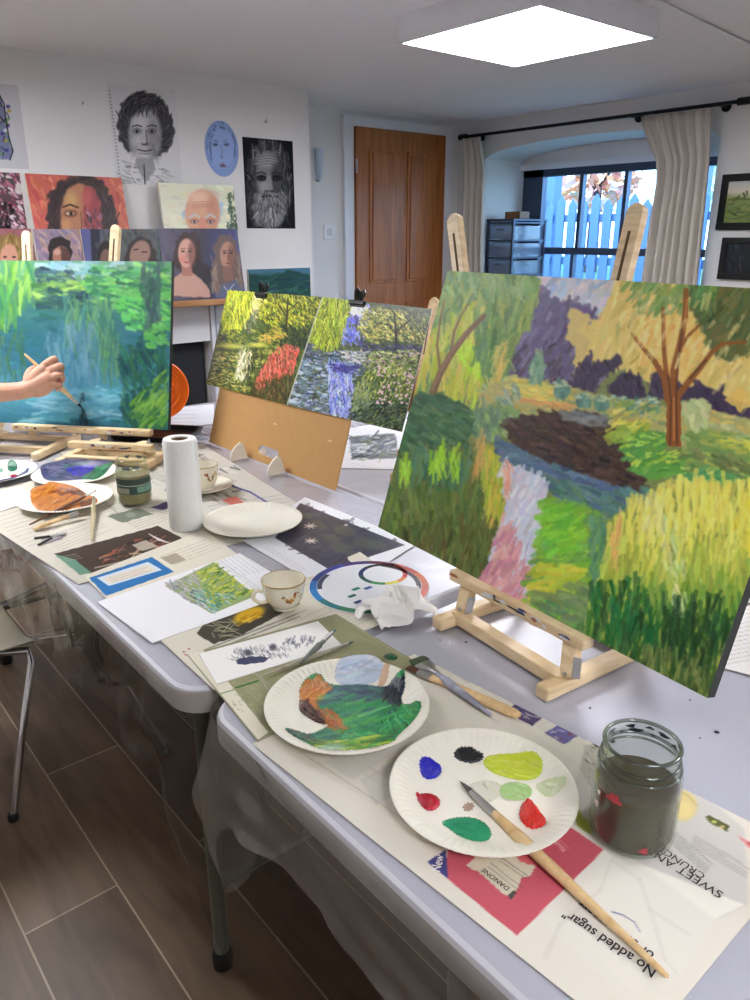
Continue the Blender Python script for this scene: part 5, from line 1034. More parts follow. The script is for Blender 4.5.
jar_marks(JR2*.9,0,[(va+2.6,.108,.004,2.2),(va-.4,.098,.004,2.4),(va+.3,.1,.004,2),(va-1,.104,.003,1.4),(va+3.4,.11,.004,1.6)],'grey_paint_mark',(110,116,120),t,q)
# ================================================================ brushes and knives
def brush(name,label,tip,tail,kind='round',r=.0045,wet=None,hm=None,group=None,ferr=.045,bl=.022,fw=.010,maxr=None):
    """tip = end of the bristles, tail = end of the handle (world points)"""
    tip=V(tip); tail=V(tail); L=(tail-tip).length; z=(tail-tip)/L; x=V((0,0,1)).cross(z).normalized(); y=z.cross(x); M=frame_M(tip,x,y,z); t=thing(name,label,'paintbrush',tuple(tip),group)
    rr=r
    hb=bl+ferr
    bm=BM(); lathe(bm,[(rr*.78,hb-.002),(rr*1.0,hb+.02),(rr*1.25,hb+(L-hb)*.18),(rr*1.12,hb+(L-hb)*.4),(rr*.75,hb+(L-hb)*.75),(rr*.5,L-.008),(rr*.38,L-.002),(0,L)],(0,0,0),20,M=M); obj('handle',bm,hm or M_handle,t,smooth=True)
    bm=BM()
    if kind=='round': lathe(bm,[(rr*.62,bl-.001),(rr*.7,bl+.004),(rr*.8,bl+ferr*.6),(rr*.86,hb),(rr*.80,hb)],(0,0,0),20,M=M)
    else:
        n=20; rings=[]
        for s,wd,th in ((bl-.001,fw,.0022),(bl+ferr*.35,fw*.9,.003),(bl+ferr*.7,rr*1.0,rr*.95),(hb,rr*.95,rr*.95)): rings.append([bm.verts.new(M@V((wd*math.cos(6.2832*k/n),th*math.sin(6.2832*k/n),s))) for k in range(n)])
        for a_,b_ in zip(rings,rings[1:]):
            for k in range(n): bm.faces.new((a_[k],a_[(k+1)%n],b_[(k+1)%n],b_[k]))
    obj('ferrule',bm,M_steel,t,smooth=True)
    bm=BM()
    if kind=='round': lathe(bm,[(0,0),(rr*.12,bl*.12),(rr*.45,bl*.5),(rr*.62,bl*.8),(rr*.6,bl)],(0,0,0),16,M=M)
    else:
        n=20; rings=[]
        for s,wd,th in ((0,fw*.9,.0008),(bl*.4,fw*1.06,.0022),(bl,fw*.98,.0021)): rings.append([bm.verts.new(M@V((wd*math.cos(6.2832*k/n),th*math.sin(6.2832*k/n),s))) for k in range(n)])
        bm.faces.new(rings[0])
        for a_,b_ in zip(rings,rings[1:]):
            for k in range(n): bm.faces.new((a_[k],a_[(k+1)%n],b_[(k+1)%n],b_[k]))
    obj('bristles',bm,wet or M_bris,t,smooth=True); return t
blob.z=.765
tip=onz(459,781,PZ+.0105); tail=onz(669,978,PZ+.006); 
brush('paintbrush','long wooden round paintbrush lying across the near plate and newspaper',tip+V((0,0,.001)),tail,'round',.0057,mat('grey_wet_bristle',(96,92,84),.5,bump=.5,bump_scale=800),ferr=.040,bl=.024)
M_paintedf=mat('dirty_pale_handle',(176,176,196),.5,noise_amt=.5,noise_scale=60)
brush('flat_paintbrush','flat brush with blue-stained handle and green paint on its bristles, between plate and easel',onz(416,658,PZ+.011),onz(492,716,PZ+.008),'flat',.0055,mat('green_wet_bristle',(70,96,60),.4,noise_amt=.4,noise_scale=80,bump=.4,bump_scale=700),M_paintedf,ferr=.034,bl=.018,fw=.0155)
# wide wooden varnish brush handle
def flatbrush(name,label,tip,neck,tail,w1,w2,bl,m,th=.006):
    tip=V(tip);tail=V(tail); z=(tail-tip).normalized(); x=V((0,0,1)).cross(z).normalized(); y=z.cross(x); M=frame_M(tip,x,y,z); L=(tail-tip).length; t=thing(name,label,'paintbrush',tuple(tip))
    def shp(nm,secs,mm):
        bm=BM(); n=20; rings=[]
        for s,w,h in secs: rings.append([bm.verts.new(M@V((w*math.copysign(abs(math.cos(6.2832*k/n))**.7,math.cos(6.2832*k/n)),h*math.copysign(abs(math.sin(6.2832*k/n))**.7,math.sin(6.2832*k/n)),s))) for k in range(n)])
        bm.faces.new(rings[0][::-1]); bm.faces.new(rings[-1])
        for a_,b_ in zip(rings,rings[1:]):
            for k in range(n): bm.faces.new((a_[k],a_[(k+1)%n],b_[(k+1)%n],b_[k]))
        return obj(nm,bm,mm,t,smooth=True)
    shp('bristles',[(0,w1*.9,.0012),(bl*.5,w1,.003),(bl,w1,.0035)],m); shp('ferrule',[(bl-.001,w1*1.03,.0042),(bl+.022,w1*1.0,.0042)],M_steel)
    shp('handle',[(bl+.0215,w1*.95,.0038),(bl+.035,w1*.72,th*.8),(bl+(L-bl)*.45,w2*.8,th*.75),(bl+(L-bl)*.75,w2*1.05,th*.8),(L-.01,w2,th*.7),(L-.002,w2*.7,th*.5),(L,w2*.3,th*.3)],M_handle)
    o=V((0,0,L-.018)); bm=BM(); tube(bm,[M@(o+V((0,-th*.8-.0002,0))),M@(o+V((0,-th*.8-.0012,0)))],.0022,12); return t
flatbrush('flat_paintbrush','wide flat brush with brown bristles and pale wooden paddle handle beside the stained one',onz(410,666,PZ+.006),None,onz(520,716,PZ+.006),.0115,.0085,.022,M_brisdk)
# brushes by the orange plate
brush('paintbrush','thin dark-handled brush resting across the orange paint plate',onz(97,490,PZ+.021),onz(29,525,PZ+.006),'round',.004,None,mat('brown_red_handle',(120,74,50),.35),ferr=.03,bl=.012)
brush('paintbrush','thin pale brush standing off the right rim of the orange paint plate',onz(94,496,PZ+.020),onz(92,541,PZ+.005),'round',.0045,M_bris,mat('pale_handle',(206,190,150),.4),ferr=.025,bl=.012)
flatbrush('flat_paintbrush','stubby pale wooden paddle brush in front of the orange paint plate',onz(82,511,PZ+.018),None,onz(33,529,PZ+.007),.006,.0085,.012,M_bris)
brush('paintbrush','thin grey-handled brush on the olive page between tissue and green plate',onz(337,628,PZ+.012),onz(300,664,PZ+.009),'round',.0042,mat('teal_bristle',(90,120,120),.5),mat('grey_stained_handle',(128,134,128),.5,noise_amt=.4,noise_scale=80),ferr=.03,bl=.016)
brush('paintbrush','thin pale stained brush lying beside the painted tissue by the green plate',onz(355,641,PZ+.006),onz(262,676,PZ+.006),'round',.0034,mat('teal_bristle',(90,120,120),.5),mat('cream_stained_handle',(190,182,160),.5,noise_amt=.4,noise_scale=80),ferr=.03,bl=.014)
# tweezers-like craft knife and scissors on the left newspaper
q0=onz(34,538,PZ+.003); q1=onz(66,534,PZ+.003); q2=onz(64,540,PZ+.003); q3=onz(38,545,PZ+.003)
t=thing('palette_knife','pair of small dark palette knives crossed on the left newspaper','palette knife',tuple(q0))
bm=BM(); bar(bm,q0,q0.lerp(q1,.5),.008,.003); obj('handle',bm,M_blkpl,t,bevel=.001); bm=BM(); bar(bm,q0.lerp(q1,.5),q1,.006,.001); obj('blade',bm,M_steel,t)
bm=BM(); bar(bm,q3,q3.lerp(q1,.5)+V((0,0,.004)),.007,.003); obj('handle',bm,M_blkpl,t,bevel=.001); bm=BM(); bar(bm,q3.lerp(q1,.5)+V((0,0,.004)),q1+V((0,0,.003)),.006,.001); obj('blade',bm,M_steel,t)
# ================================================================ canvases on easels
def canvas_pose(a,b,lean,h,z):
    """a,b: far-left and right bottom corners; returns TL,TR,BR,BL, edge dir, up dir, normal"""
    a=V((a[0],a[1],z)); b=V((b[0],b[1],z)); e=(b-a).normalized(); back=V((-e.y,e.x,0)); th=math.radians(lean); u=V((0,0,1))*math.cos(th)+back*math.sin(th); n=e.cross(u); n.normalize()
    if n.dot(CAM-a)<0: n=-n
    return a+u*h,b+u*h,b,a,e,u,n,back
def easel(name,label,feet,barfwd,tray,masts,e,u,n,back,footlen,rear=True,slot=True):
    """feet: two front foot ends (world xy on the table); tray: (left,right,z) world points; masts: list of (base,top)"""
    c=(V(feet[0])+V(feet[1]))/2; t=thing(name,label,'easel',(c.x,c.y,TZ))
    z=PZ+.001; fh=.022
    for f in feet:
        f=V((f[0],f[1],z+fh/2)); bm=BM(); bar(bm,f,f+back*footlen,.024,fh); obj('foot',bm,M_pinex,t,bevel=.004)
    f0=V((feet[0][0],feet[0][1],z+fh/2+.004))+back*barfwd; f1=V((feet[1][0],feet[1][1],z+fh/2+.004))+back*barfwd
    bm=BM(); bar(bm,f0,f1,.024,.02); obj('crossbar',bm,M_pinex,t,bevel=.002)
    r0=V((feet[0][0],feet[0][1],z+fh/2))+back*(footlen-.03); r1=V((feet[1][0],feet[1][1],z+fh/2))+back*(footlen-.03)
    bm=BM(); bar(bm,r0,r1,.02,.016); obj('rear_crossbar',bm,M_pinex,t,bevel=.002)
    tl,tr=V(tray[0]),V(tray[1]); bm=BM(); bar(bm,tl,tr,.026,.019,up=V((0,0,1))); tb=obj('tray',bm,M_pinex,t,bevel=.003)
    # dried paint along the tray edge
    rg=np.random.default_rng(int(abs(tl.x)*1000)); d=(tr-tl); 
    hd=V((n.x,n.y,0)).normalized()
    for cc in ((228,228,232),(60,66,110),(40,50,60),(176,100,60)):
        for k in range(7 if cc[0]>200 else 3):
            bm=BM(); q_=rg.uniform(.03,.95); p=tl+d*q_+hd*.0132+V((0,0,rg.uniform(-.003,.006))); w=rg.uniform(.003,.013); hh=rg.uniform(.0012,.0032); du=d.normalized(); vs=[]
            for i in range(12): aa=2*math.pi*i/12; vs.append(bm.verts.new(p+du*(w*math.cos(aa)*(1+.25*math.sin(3*aa+w*900)))+V((0,0,1))*(hh*math.sin(aa)*(1+.3*math.cos(2*aa+w*500)))))
            f_=bm.faces.new(vs); r_=bmesh.ops.extrude_face_region(bm,geom=[f_]); bmesh.ops.translate(bm,verts=[v for v in r_['geom'] if isinstance(v,bmesh.types.BMVert)],vec=hd*.0006)
            obj('dried_paint',bm,mat('tray_paint_%d'%cc[0],cc,.5),tb)
    for b_,tp in masts:
        b_,tp=V(b_),V(tp); bm=BM(); bar(bm,b_,tp,.030,.016,up=n); 
        dd=(tp-b_).normalized(); s=dd.cross(n).normalized(); 
        # rounded top
        vs0=[tp+s*(.015*math.cos(math.pi*k/8))+dd*(.015*math.sin(math.pi*k/8)) for k in range(9)]
        A=[bm.verts.new(p+n*.008) for p in vs0]; B=[bm.verts.new(p-n*.008) for p in vs0]; bm.faces.new(A); bm.faces.new(B[::-1])
        for k in range(8): bm.faces.new((A[k],A[k+1],B[k+1],B[k]))
        mo=obj('mast',bm,M_pinex,t,bevel=.0015)
        if slot:
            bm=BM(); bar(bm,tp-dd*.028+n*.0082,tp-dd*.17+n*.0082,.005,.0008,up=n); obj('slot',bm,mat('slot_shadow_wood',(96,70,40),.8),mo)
        # hinge and bolt at the base
        bm=BM(); bar(bm,b_+s*.0165+dd*.0,b_+s*.0165+dd*.045,.018,.0016,up=s); lathe(bm,[(0,0),(.006,0),(.006,.004),(0,.006)],(0,0,0),12,M=Matrix.Translation(b_+n*.0085+dd*.02)@n.to_track_quat('Z','Y').to_matrix().to_4x4()); obj('hinge',bm,M_steel,mo)
    if rear:
        for (b_,tp),r in zip(masts,(r0,r1)):
            b_,tp=V(b_),V(tp); m=b_.lerp(tp,.55)-n*.018; bm=BM(); bar(bm,r+V((0,0,.02)),m,.02,.014,up=n); obj('rear_leg',bm,M_pinex,t,bevel=.002)
    bm=BM(); m0=V(masts[0][0]).lerp(V(masts[0][1]),.4)-n*.0165; m1=V(masts[1][0]).lerp(V(masts[1][1]),.4)-n*.0165; bar(bm,m0,m1,.024,.014,up=n); obj('mast_crosspiece',bm,M_pinex,t,bevel=.002)
    return t
def supports(t,pairs,nn):
    for a_,b_ in pairs:
        bm=BM(); bar(bm,a_,b_,.024,.018,up=nn); so=obj('tray_support',bm,M_pinex,t,bevel=.002)
        d_=(b_-a_).normalized(); s_=d_.cross(nn).normalized()
        bm=BM(); bar(bm,a_+s_*.0128,a_+s_*.0128+d_*.03,.016,.0014,up=s_); lathe(bm,[(0,0),(.004,0),(.004,.003),(0,.004)],(0,0,0),12,M=Matrix.Translation(a_+nn*.0092+d_*.008)@nn.to_track_quat('Z','Y').to_matrix().to_4x4()); obj('hinge',bm,M_steel,so)
# ---- the large canvas
a0=onz(378,527,.84); b0=onz(707,698,.84); TL,TR,BR,BL,e,u,n,back=canvas_pose(a0,b0,18.2,.502,.84)
P=Paint(360,250,880,720,2,(110,120,70))
def G(poly,n_,ln,ang,w,cols,a=.85,jc=10,ja=.2,br=.35,base=None,jit=2):
    if base is not None: P.poly(poly,base,1,jit,.8)
    P.strokes(poly,n_,ln,ang,w,cols,a,jc,ja,br)
# sky
G([(515,270),(640,272),(625,300),(590,320),(525,312)],120,14,130,6,[(176,184,200),(196,190,198),(150,172,196),(206,196,190)],base=(184,186,198))
# far violet wood
G([(535,290),(560,300),(590,308),(612,330),(600,390),(520,392),(500,375),(512,345)],200,14,120,5,[(92,84,120),(104,96,132),(76,68,100),(84,76,104)],base=(88,80,112))
G([(510,345),(545,340),(600,352),(600,395),(500,392)],90,10,130,4,[(60,50,62),(70,58,74),(52,44,58)],.8)
# golden foliage
G([(618,276),(700,280),(880,300),(880,430),(750,425),(715,395),(690,390),(650,385),(622,368),(575,378),(590,340),(575,330),(600,318)],520,15,lambda x,y:118+(x-650)*.15,5,[(206,184,104),(220,196,118),(196,170,88),(214,178,100),(186,170,96)],base=(206,182,104))
G([(640,315),(665,310),(700,325),(700,380),(665,385),(640,360)],110,12,110,5,[(226,176,96),(232,186,110),(216,164,84)],.7)
G([(625,286),(660,284),(690,284),(690,310),(665,314),(640,312)],90,10,120,5,[(110,140,70),(90,130,66),(140,150,80),(120,150,96)],.85)
P.poly([(570,306),(592,316),(586,330),(600,336),(588,352),(580,370),(572,378),(576,350),(566,338)],(206,182,104),.9,2,.5)
# silhouettes under the golden foliage
SIL=(54,46,66)
for pl in ([(568,392),(582,362),(592,350),(593,364),(608,360),(618,353),(624,362),(608,374),(600,378),(592,394)],[(606,392),(616,378),(626,372),(640,376),(644,386),(646,398),(620,400)],[(648,394),(652,374),(662,370),(668,378),(690,388),(700,380),(706,388),(698,400),(668,400)],[(690,398),(700,386),(716,390),(726,382),(722,394),(738,402),(752,404),(780,398),(800,416),(880,420),(880,452),(760,436),(720,428),(700,412)]): G(pl,60,7,70,3,[(54,46,66),(66,54,76),(44,38,54)],base=SIL,jit=1.4)
P.poly([(725,400),(740,386),(752,400),(762,398),(740,412)],(214,178,90),.9,1,.4)
# dark olive crown, right, and green top
G([(688,284),(880,296),(880,350),(790,350),(752,352),(730,362),(712,352),(704,330),(692,312)],320,14,lambda x,y:125,5,[(86,96,52),(70,80,44),(100,110,62),(110,100,58),(64,84,50)],base=(82,90,52))
G([(690,284),(720,284),(712,312),(696,316)],50,12,100,4,[(80,124,66),(70,110,60),(110,140,70)],.85)
# left willow
G([(440,262),(538,270),(540,290),(530,325),(512,352),(505,380),(495,400),(480,412),(466,420),(440,400),(408,392),(380,400)],420,26,lambda x,y:98+(540-x)*.06,5,[(110,140,66),(90,124,56),(130,156,70),(150,160,72),(84,110,60),(76,112,64)],base=(112,138,62))
G([(432,330),(470,310),(492,330),(490,372),(478,405),(440,398),(412,380),(420,350)],190,22,98,4.5,[(176,186,56),(160,186,40),(190,190,80),(170,170,60),(196,176,70)],.8)
G([(458,345),(476,350),(482,372),(462,376)],34,14,98,4,[(150,196,30),(170,204,50)],.85)
G([(474,315),(500,320),(506,350),(494,385),(478,360)],90,22,97,4.5,[(84,124,66),(100,140,60),(70,108,60)],.8); G([(494,350),(506,352),(502,385),(486,402)],30,20,105,3,[(200,170,84),(190,180,90)],.7)
G([(452,275),(535,280),(530,300),(450,292)],80,12,70,5,[(110,150,80),(84,120,66),(130,160,100)],.7)
P.line([(433,392),(440,374),(450,356),(466,334),(484,316)],7,(98,70,44),.95,4.5); P.line([(432,390),(441,370),(453,350),(468,330)],2,(140,100,70),.7); P.line([(440,368),(437,345),(440,322),(444,300)],2.6,(104,76,46),.9,1.4); P.line([(451,352),(454,332),(461,316),(468,304)],2.6,(104,80,52),.9,1.4)
# middle distance
G([(480,392),(510,376),(560,384),(620,402),(690,408),(880,440),(880,470),(690,450),(640,430),(560,415),(500,430),(478,440)],240,10,12,4,[(190,170,90),(150,160,110),(170,150,90),(130,150,110),(206,180,96)],base=(160,156,96))
G([(508,376),(545,382),(572,396),(560,406),(520,396)],60,12,15,4,[(200,186,90),(206,180,84),(180,180,90)],.9); G([(520,398),(575,405),(570,412),(520,404)],20,14,8,3,[(206,150,90),(196,140,84)],.8)
G([(530,366),(536,354),(543,354),(545,372),(540,384),(528,384)],30,8,100,4,[(110,146,120),(96,130,106),(136,166,130)],base=(106,138,112),jit=1)
for x,y,r in ((562,391,9),(584,402,8),(602,404,8),(622,406,10),(636,408,9),(652,406,8),(552,372,0)):
    if r: G([(x-r,y-2),(x-r*.4,y-r),(x+r*.5,y-r*.9),(x+r,y),(x+r*.7,y+r*.8),(x-r*.7,y+r*.8)],16,5,80,4,[(84,122,108),(96,134,116),(70,108,100)],base=(86,124,108),jit=1); P.strokes([(x-r,y-r),(x+r,y-r),(x+r*.8,y-r*.4),(x-r*.8,y-r*.4)],7,4,10,3,[(166,182,146),(180,190,150)],.8)
G([(500,390),(516,384),(520,396),(512,410),(496,406)],30,6,60,4,[(160,176,150),(130,150,130),(110,130,106)],.85)
G([(470,412),(500,404),(520,412),(516,432),(490,440),(472,436)],70,8,60,4,[(110,146,80),(140,170,100),(84,116,76),(120,140,90)],base=(106,134,84))
G([(482,400),(492,404),(500,420),(484,450),(474,440),(474,415)],40,10,90,4,[(96,124,100),(84,110,86)],.8)
# dark brown reflection
G([(505,424),(520,416),(560,411),(612,414),(622,432),(640,452),(650,470),(640,492),(610,486),(585,474),(545,462),(512,446)],260,12,lambda x,y:20,4.5,[(56,42,40),(70,50,40),(44,34,36),(62,46,34)],base=(56,42,38))
G([(560,412),(612,414),(620,428),(575,424)],50,10,10,4,[(104,120,124),(120,120,110),(90,96,100)],.7)
G([(600,400),(650,402),(668,416),(640,430),(610,424)],60,9,-25,4,[(190,180,90),(150,160,80),(170,150,80),(110,140,70)],.85)
# mounds on the right bank
def mound(pl,top,mid,n_=50):
    G(pl,n_,8,-20,4,mid,base=mid[0],jit=1); xs=[p[0] for p in pl]; ys=[p[1] for p in pl]; y0=min(ys); P.strokes([(min(xs)+3,y0+1),(max(xs)-3,y0+1),(max(xs)-2,y0+(max(ys)-y0)*.4),(min(xs)+2,y0+(max(ys)-y0)*.5)],int(n_*.4),7,-15,3,top,.8)
mound([(606,434),(628,424),(648,420),(650,432),(632,444),(612,442)],[(200,190,80),(186,190,70)],[(140,160,60),(110,146,60)])
mound([(618,448),(640,432),(664,432),(668,446),(654,458),(630,462)],[(170,200,70),(150,190,70)],[(80,140,60),(96,150,66),(70,120,60)])
mound([(628,470),(650,454),(676,450),(688,462),(684,474),(650,480)],[(200,206,80),(170,196,70)],[(84,146,60),(100,160,66),(70,124,56)])
G([(686,430),(720,432),(880,460),(880,500),(760,486),(700,482),(686,470)],220,14,14,5,[(110,146,74),(96,130,66),(140,160,80),(84,116,66),(170,170,80)],base=(108,140,74))
G([(704,434),(750,440),(880,462),(880,470),(760,452)],60,14,12,3.5,[(206,200,84),(190,190,80)],.85); mound([(680,478),(706,466),(736,470),(742,480),(720,486),(690,486)],[(190,190,100),(150,180,90)],[(76,140,80),(90,150,90)]); G([(690,448),(720,452),(760,468),(740,476),(700,462)],50,10,25,4,[(84,100,60),(96,116,70),(120,120,70)],.8)
G([(686,402),(704,398),(712,410),(706,428),(690,430),(682,414)],50,9,70,4,[(176,186,130),(160,176,116),(190,196,140)],base=(170,180,124)); G([(708,424),(740,424),(880,446),(880,458),(730,440)],40,10,20,4,[(150,160,110),(176,180,120)],.8)
# right tree
TB=(126,74,34)
P.poly([(667,393),(681,392),(681,447),(666,446)],TB,1,.6,.2); P.line([(668,400),(664,378),(655,362),(643,348),(632,334)],7,TB,.95,3); P.line([(670,395),(666,372),(664,350),(663,308)],6,TB,.95,3.2); P.line([(673,395),(674,370),(680,345),(685,318),(686,290)],8,TB,.95,5); P.line([(682,345),(690,334),(700,325)],4,TB,.95,2); P.line([(678,396),(690,380),(700,368),(712,352),(722,344),(745,342)],7,TB,.95,3)
for pts in ([(670,445),(671,400),(668,375)],[(677,445),(676,400),(678,360),(684,320)],[(690,378),(706,360)]): P.line(pts,1.8,(70,40,26),.8)
for pts in ([(674,440),(674,398)],[(664,345),(664,315)],[(684,330),(687,300)],[(645,349),(634,336)]): P.line(pts,1.6,(186,116,60),.8)
# dark bush on the left bank and its reflection
G([(400,406),(420,394),(446,396),(468,408),(474,424),(468,446),(440,452),(392,462),(372,470)],240,10,30,4.5,[(44,84,54),(56,96,60),(34,66,46),(70,100,60)],base=(46,82,52))
G([(385,458),(440,450),(480,440),(476,460),(440,470),(380,482)],90,12,-8,4,[(90,96,54),(110,100,60),(70,84,50)],.8)
G([(372,468),(480,446),(500,440),(515,455),(512,500),(506,540),(490,565),(484,605),(440,600),(365,530)],620,20,95,4.5,[(70,92,38),(56,78,34),(84,100,46),(96,100,50),(60,84,44),(90,110,40)],base=(72,88,40))
G([(410,456),(432,454),(470,450),(468,480),(440,490),(412,480)],70,18,95,4,[(60,110,90),(50,96,76),(70,100,60)],.7)
for x,y in ((435,468),(455,466),(405,472),(440,462)): P.strokes([(x-5,y-14),(x+5,y-14),(x+5,y+12),(x-5,y+12)],16,16,94,3,[(150,196,40),(130,180,50)],.75)
G([(480,448),(504,462),(510,490),(506,515),(488,520),(484,480)],120,20,95,4,[(180,176,50),(160,170,60),(200,160,70),(130,150,50)],.75); G([(478,432),(486,440),(482,470),(470,480)],26,16,100,3,[(190,140,80),(180,150,84)],.7)
G([(395,530),(490,520),(500,550),(486,605),(440,590)],160,18,95,4,[(64,70,30),(80,70,36),(52,62,28),(84,90,40)],.75)
# dark blue water
G([(498,440),(512,446),(545,462),(585,474),(610,486),(645,494),(640,510),(600,512),(560,500),(530,470),(504,462)],190,14,18,5,[(72,92,124),(84,102,130),(64,80,104),(80,110,120)],base=(74,94,122))
G([(540,476),(600,490),(655,490),(645,520),(615,545),(600,520),(560,500)],110,14,25,5,[(70,110,100),(84,124,110),(60,96,96),(90,120,90)],.85)
# path of bright sky in the water
G([(502,462),(520,466),(545,480),(548,500),(540,530),(536,555),(530,585),(532,620),(490,600),(482,580),(494,545),(506,510)],330,13,-65,4.5,[(190,196,210),(204,208,220),(180,184,200),(196,186,196)],base=(192,194,206))
G([(502,515),(514,530),(520,560),(532,575),(532,620),(486,602),(482,580),(494,548)],170,12,-60,5,[(196,140,140),(186,124,136),(206,156,150),(180,110,126)],.85); G([(503,462),(514,466),(510,490),(504,500)],22,9,80,3,[(220,160,130),(210,140,120)],.7)
# green reflection in the centre
G([(545,498),(575,502),(600,512),(610,530),(606,600),(592,640),(560,628),(532,612),(528,585),(540,545)],300,13,-20,5.5,[(100,160,60),(120,170,50),(84,140,70),(130,160,60),(90,130,70)],base=(104,152,62))
G([(545,505),(580,508),(584,545),(556,556),(540,540)],70,12,-25,6,[(110,180,50),(130,190,50),(96,170,60)],.8); G([(534,565),(580,566),(576,590),(534,600)],60,13,-10,6,[(170,180,50),(150,170,50),(190,180,60)],.8)
G([(532,596),(600,580),(606,620),(590,645),(556,630)],100,13,20,6,[(96,124,80),(84,114,84),(110,130,80)],.85); G([(590,520),(618,520),(606,600),(592,600)],80,14,95,5,[(84,130,96),(96,140,90),(70,116,84)],.8)
# tall grasses in the right foreground
grs=[(608,520),(628,508),(650,500),(664,488),(700,482),(760,490),(880,490),(880,720),(707,705),(585,645),(590,600),(605,570)]
def gc(x,y):
    t=min(1,max(0,(y-490-(690-x)*.12*(x<690))/190)); k=RNG.random()*.24-.12; t=min(1,max(0,t+k))
    st=[(0,(222,208,96)),(.22,(204,200,84)),(.42,(164,178,70)),(.58,(96,140,50)),(.72,(40,84,34)),(.88,(26,58,26)),(1,(50,70,32))]
    return [np.interp(t,[q[0] for q in st],[q[1][c] for q in st]) for c in range(3)]
P.poly(grs,(130,140,60),1,2,1)
P.strokes(grs,1900,22,lambda x,y:94+(700-x)*.06,4.5,gc,.8,10,.16,.35)
G([(660,520),(676,516),(690,600),(678,620),(668,590)],60,12,80,4,[(190,204,140),(170,196,120),(206,206,150)],.6); G([(640,500),(662,495),(664,530),(640,540)],40,14,95,4,[(206,206,130),(196,190,110)],.7); G([(612,520),(622,516),(618,560),(610,575)],20,18,95,3,[(206,160,90)],.7)
G([(590,590),(640,580),(660,640),(640,650),(595,630)],130,18,95,4,[(16,76,36),(20,90,44),(30,60,30)],.75); G([(660,600),(720,600),(730,650),(700,665),(660,650)],120,18,98,4,[(24,56,26),(30,70,34),(20,44,22)],.7); G([(640,650),(700,660),(706,690),(650,668)],70,16,100,3,[(110,120,60),(60,80,40),(84,96,50)],.7)
G([(735,500),(780,500),(770,560),(735,545)],50,16,100,5,[(222,200,60),(210,196,80)],.7)
G([(640,300),(700,300),(860,330),(860,400),(760,420),(700,380),(620,350),(600,330)],120,13,118,4,[(232,214,150),(226,206,130),(236,210,140)],.5)
G([(640,500),(760,500),(760,560),(640,560)],90,16,96,4,[(232,226,120),(224,220,90),(216,214,110)],.5)
P.blur(1); P.curve(.84,1.06,1.06); P.contrast(1.10,.42); P.grain(3)
big=panel('landscape_canvas',TL,TR,BR,BL,P,[M_art,M_edge],.019,.00125,side=(60,56,46),maxn=600,gain=1.0); tag(big,'large canvas painting of a garden river with willow and tree, on the nearest easel','painting')
fl=onz(436,624,PZ+.012); fr=onz(541,693,PZ+.012); 
tz_=.84-.011
tA=onplane(441,574,BL+n*.0,n); s0=(onz(441,572,.84)-BL).dot(e); s1=(onz(584,640,.84)-BL).dot(e)
tray=(BL+e*s0+n*.002-V((0,0,.0102)),BL+e*s1+n*.002-V((0,0,.0102)))
pm=BL-n*.030
def onmast(px,py): return onplane(px,py,pm,n)
def zfix(p,z): # slide along the mast plane to height z
    return p+u*((z-p.z)/u.z)
b1=zfix(onmast(496,622),.80); b2=zfix(onmast(534,642),.80)
easel('table_easel','pine table easel holding the large river canvas',[(fl.x,fl.y),(fr.x,fr.y)],.045,tray,[(b1,onmast(455,222)),(b2,onmast(637,214))],e,u,n,back,.24)
eas=[o for o in bpy.data.objects if o.name=='table_easel'][0]
supports(eas,[(onz(463,612,.775)+back*.0,BL+e*(s0+.035)+n*.0-V((0,0,.022))),(onz(569,678,.775),BL+e*(s1-.03)-V((0,0,.022)))],V((n.x,n.y,0)).normalized())
# ---- the canvas being painted
a1=onz(168,430,.82); ang=math.radians(130); a1l=a1+V((math.cos(ang),math.sin(ang),0))*.71
TL,TR,BR,BL,e2,u2,n2,back2=canvas_pose(a1l,a1,14.8,.502,.82)
P=Paint(-60,250,190,440,3,(60,110,116))
P.grad([(262,(90,140,110)),(285,(96,140,96)),(310,(54,110,110)),(350,(52,106,122)),(400,(80,140,160)),(430,(40,96,110))])
P.strokes([(-60,262),(172,262),(172,430),(-60,430)],700,16,4,5,lambda x,y:[np.interp(y,[262,290,320,350,380,400,430],[c[k] for c in ((110,150,130),(90,130,90),(50,104,104),(44,100,116),(70,130,152),(96,156,176),(34,90,106))]) for k in range(3)],.6,10,.2,.3)
G2=lambda pl,n_,ln,ang,w,cols,a=.8,jc=10,ja=.2: P.strokes(pl,n_,ln,ang,w,cols,a,jc,ja,.3)
G2([(36,262),(120,262),(110,278),(40,276)],60,12,0,5,[(120,160,176),(150,180,190),(100,150,150)]); G2([(36,268),(70,270),(76,284),(40,290)],50,9,10,4,[(50,84,90),(40,70,84),(90,130,90)])
G2([(30,284),(90,282),(130,284),(100,302),(40,306)],110,12,5,4,[(130,180,90),(150,190,90),(84,130,80),(60,100,76)]); G2([(46,288),(100,296),(96,306),(40,310)],60,12,5,3.4,[(30,66,76),(50,90,80),(36,80,90)])
G2([(-60,262),(34,262),(30,290),(16,318),(-10,330),(-60,320)],230,26,92,4,[(100,160,70),(130,180,80),(84,140,70),(70,130,90),(150,190,90)]); G2([(-50,290),(10,290),(6,330),(-50,340)],70,24,90,4,[(60,120,90),(84,150,70)])
G2([(96,266),(170,264),(170,330),(140,330),(110,305),(84,286)],300,10,10,4.5,[(84,160,84),(110,180,90),(50,120,80),(40,100,76),(70,150,96),(130,196,110)]); G2([(110,300),(168,290),(168,330),(130,330)],60,8,20,4,[(90,180,90),(110,200,100),(60,130,80)])
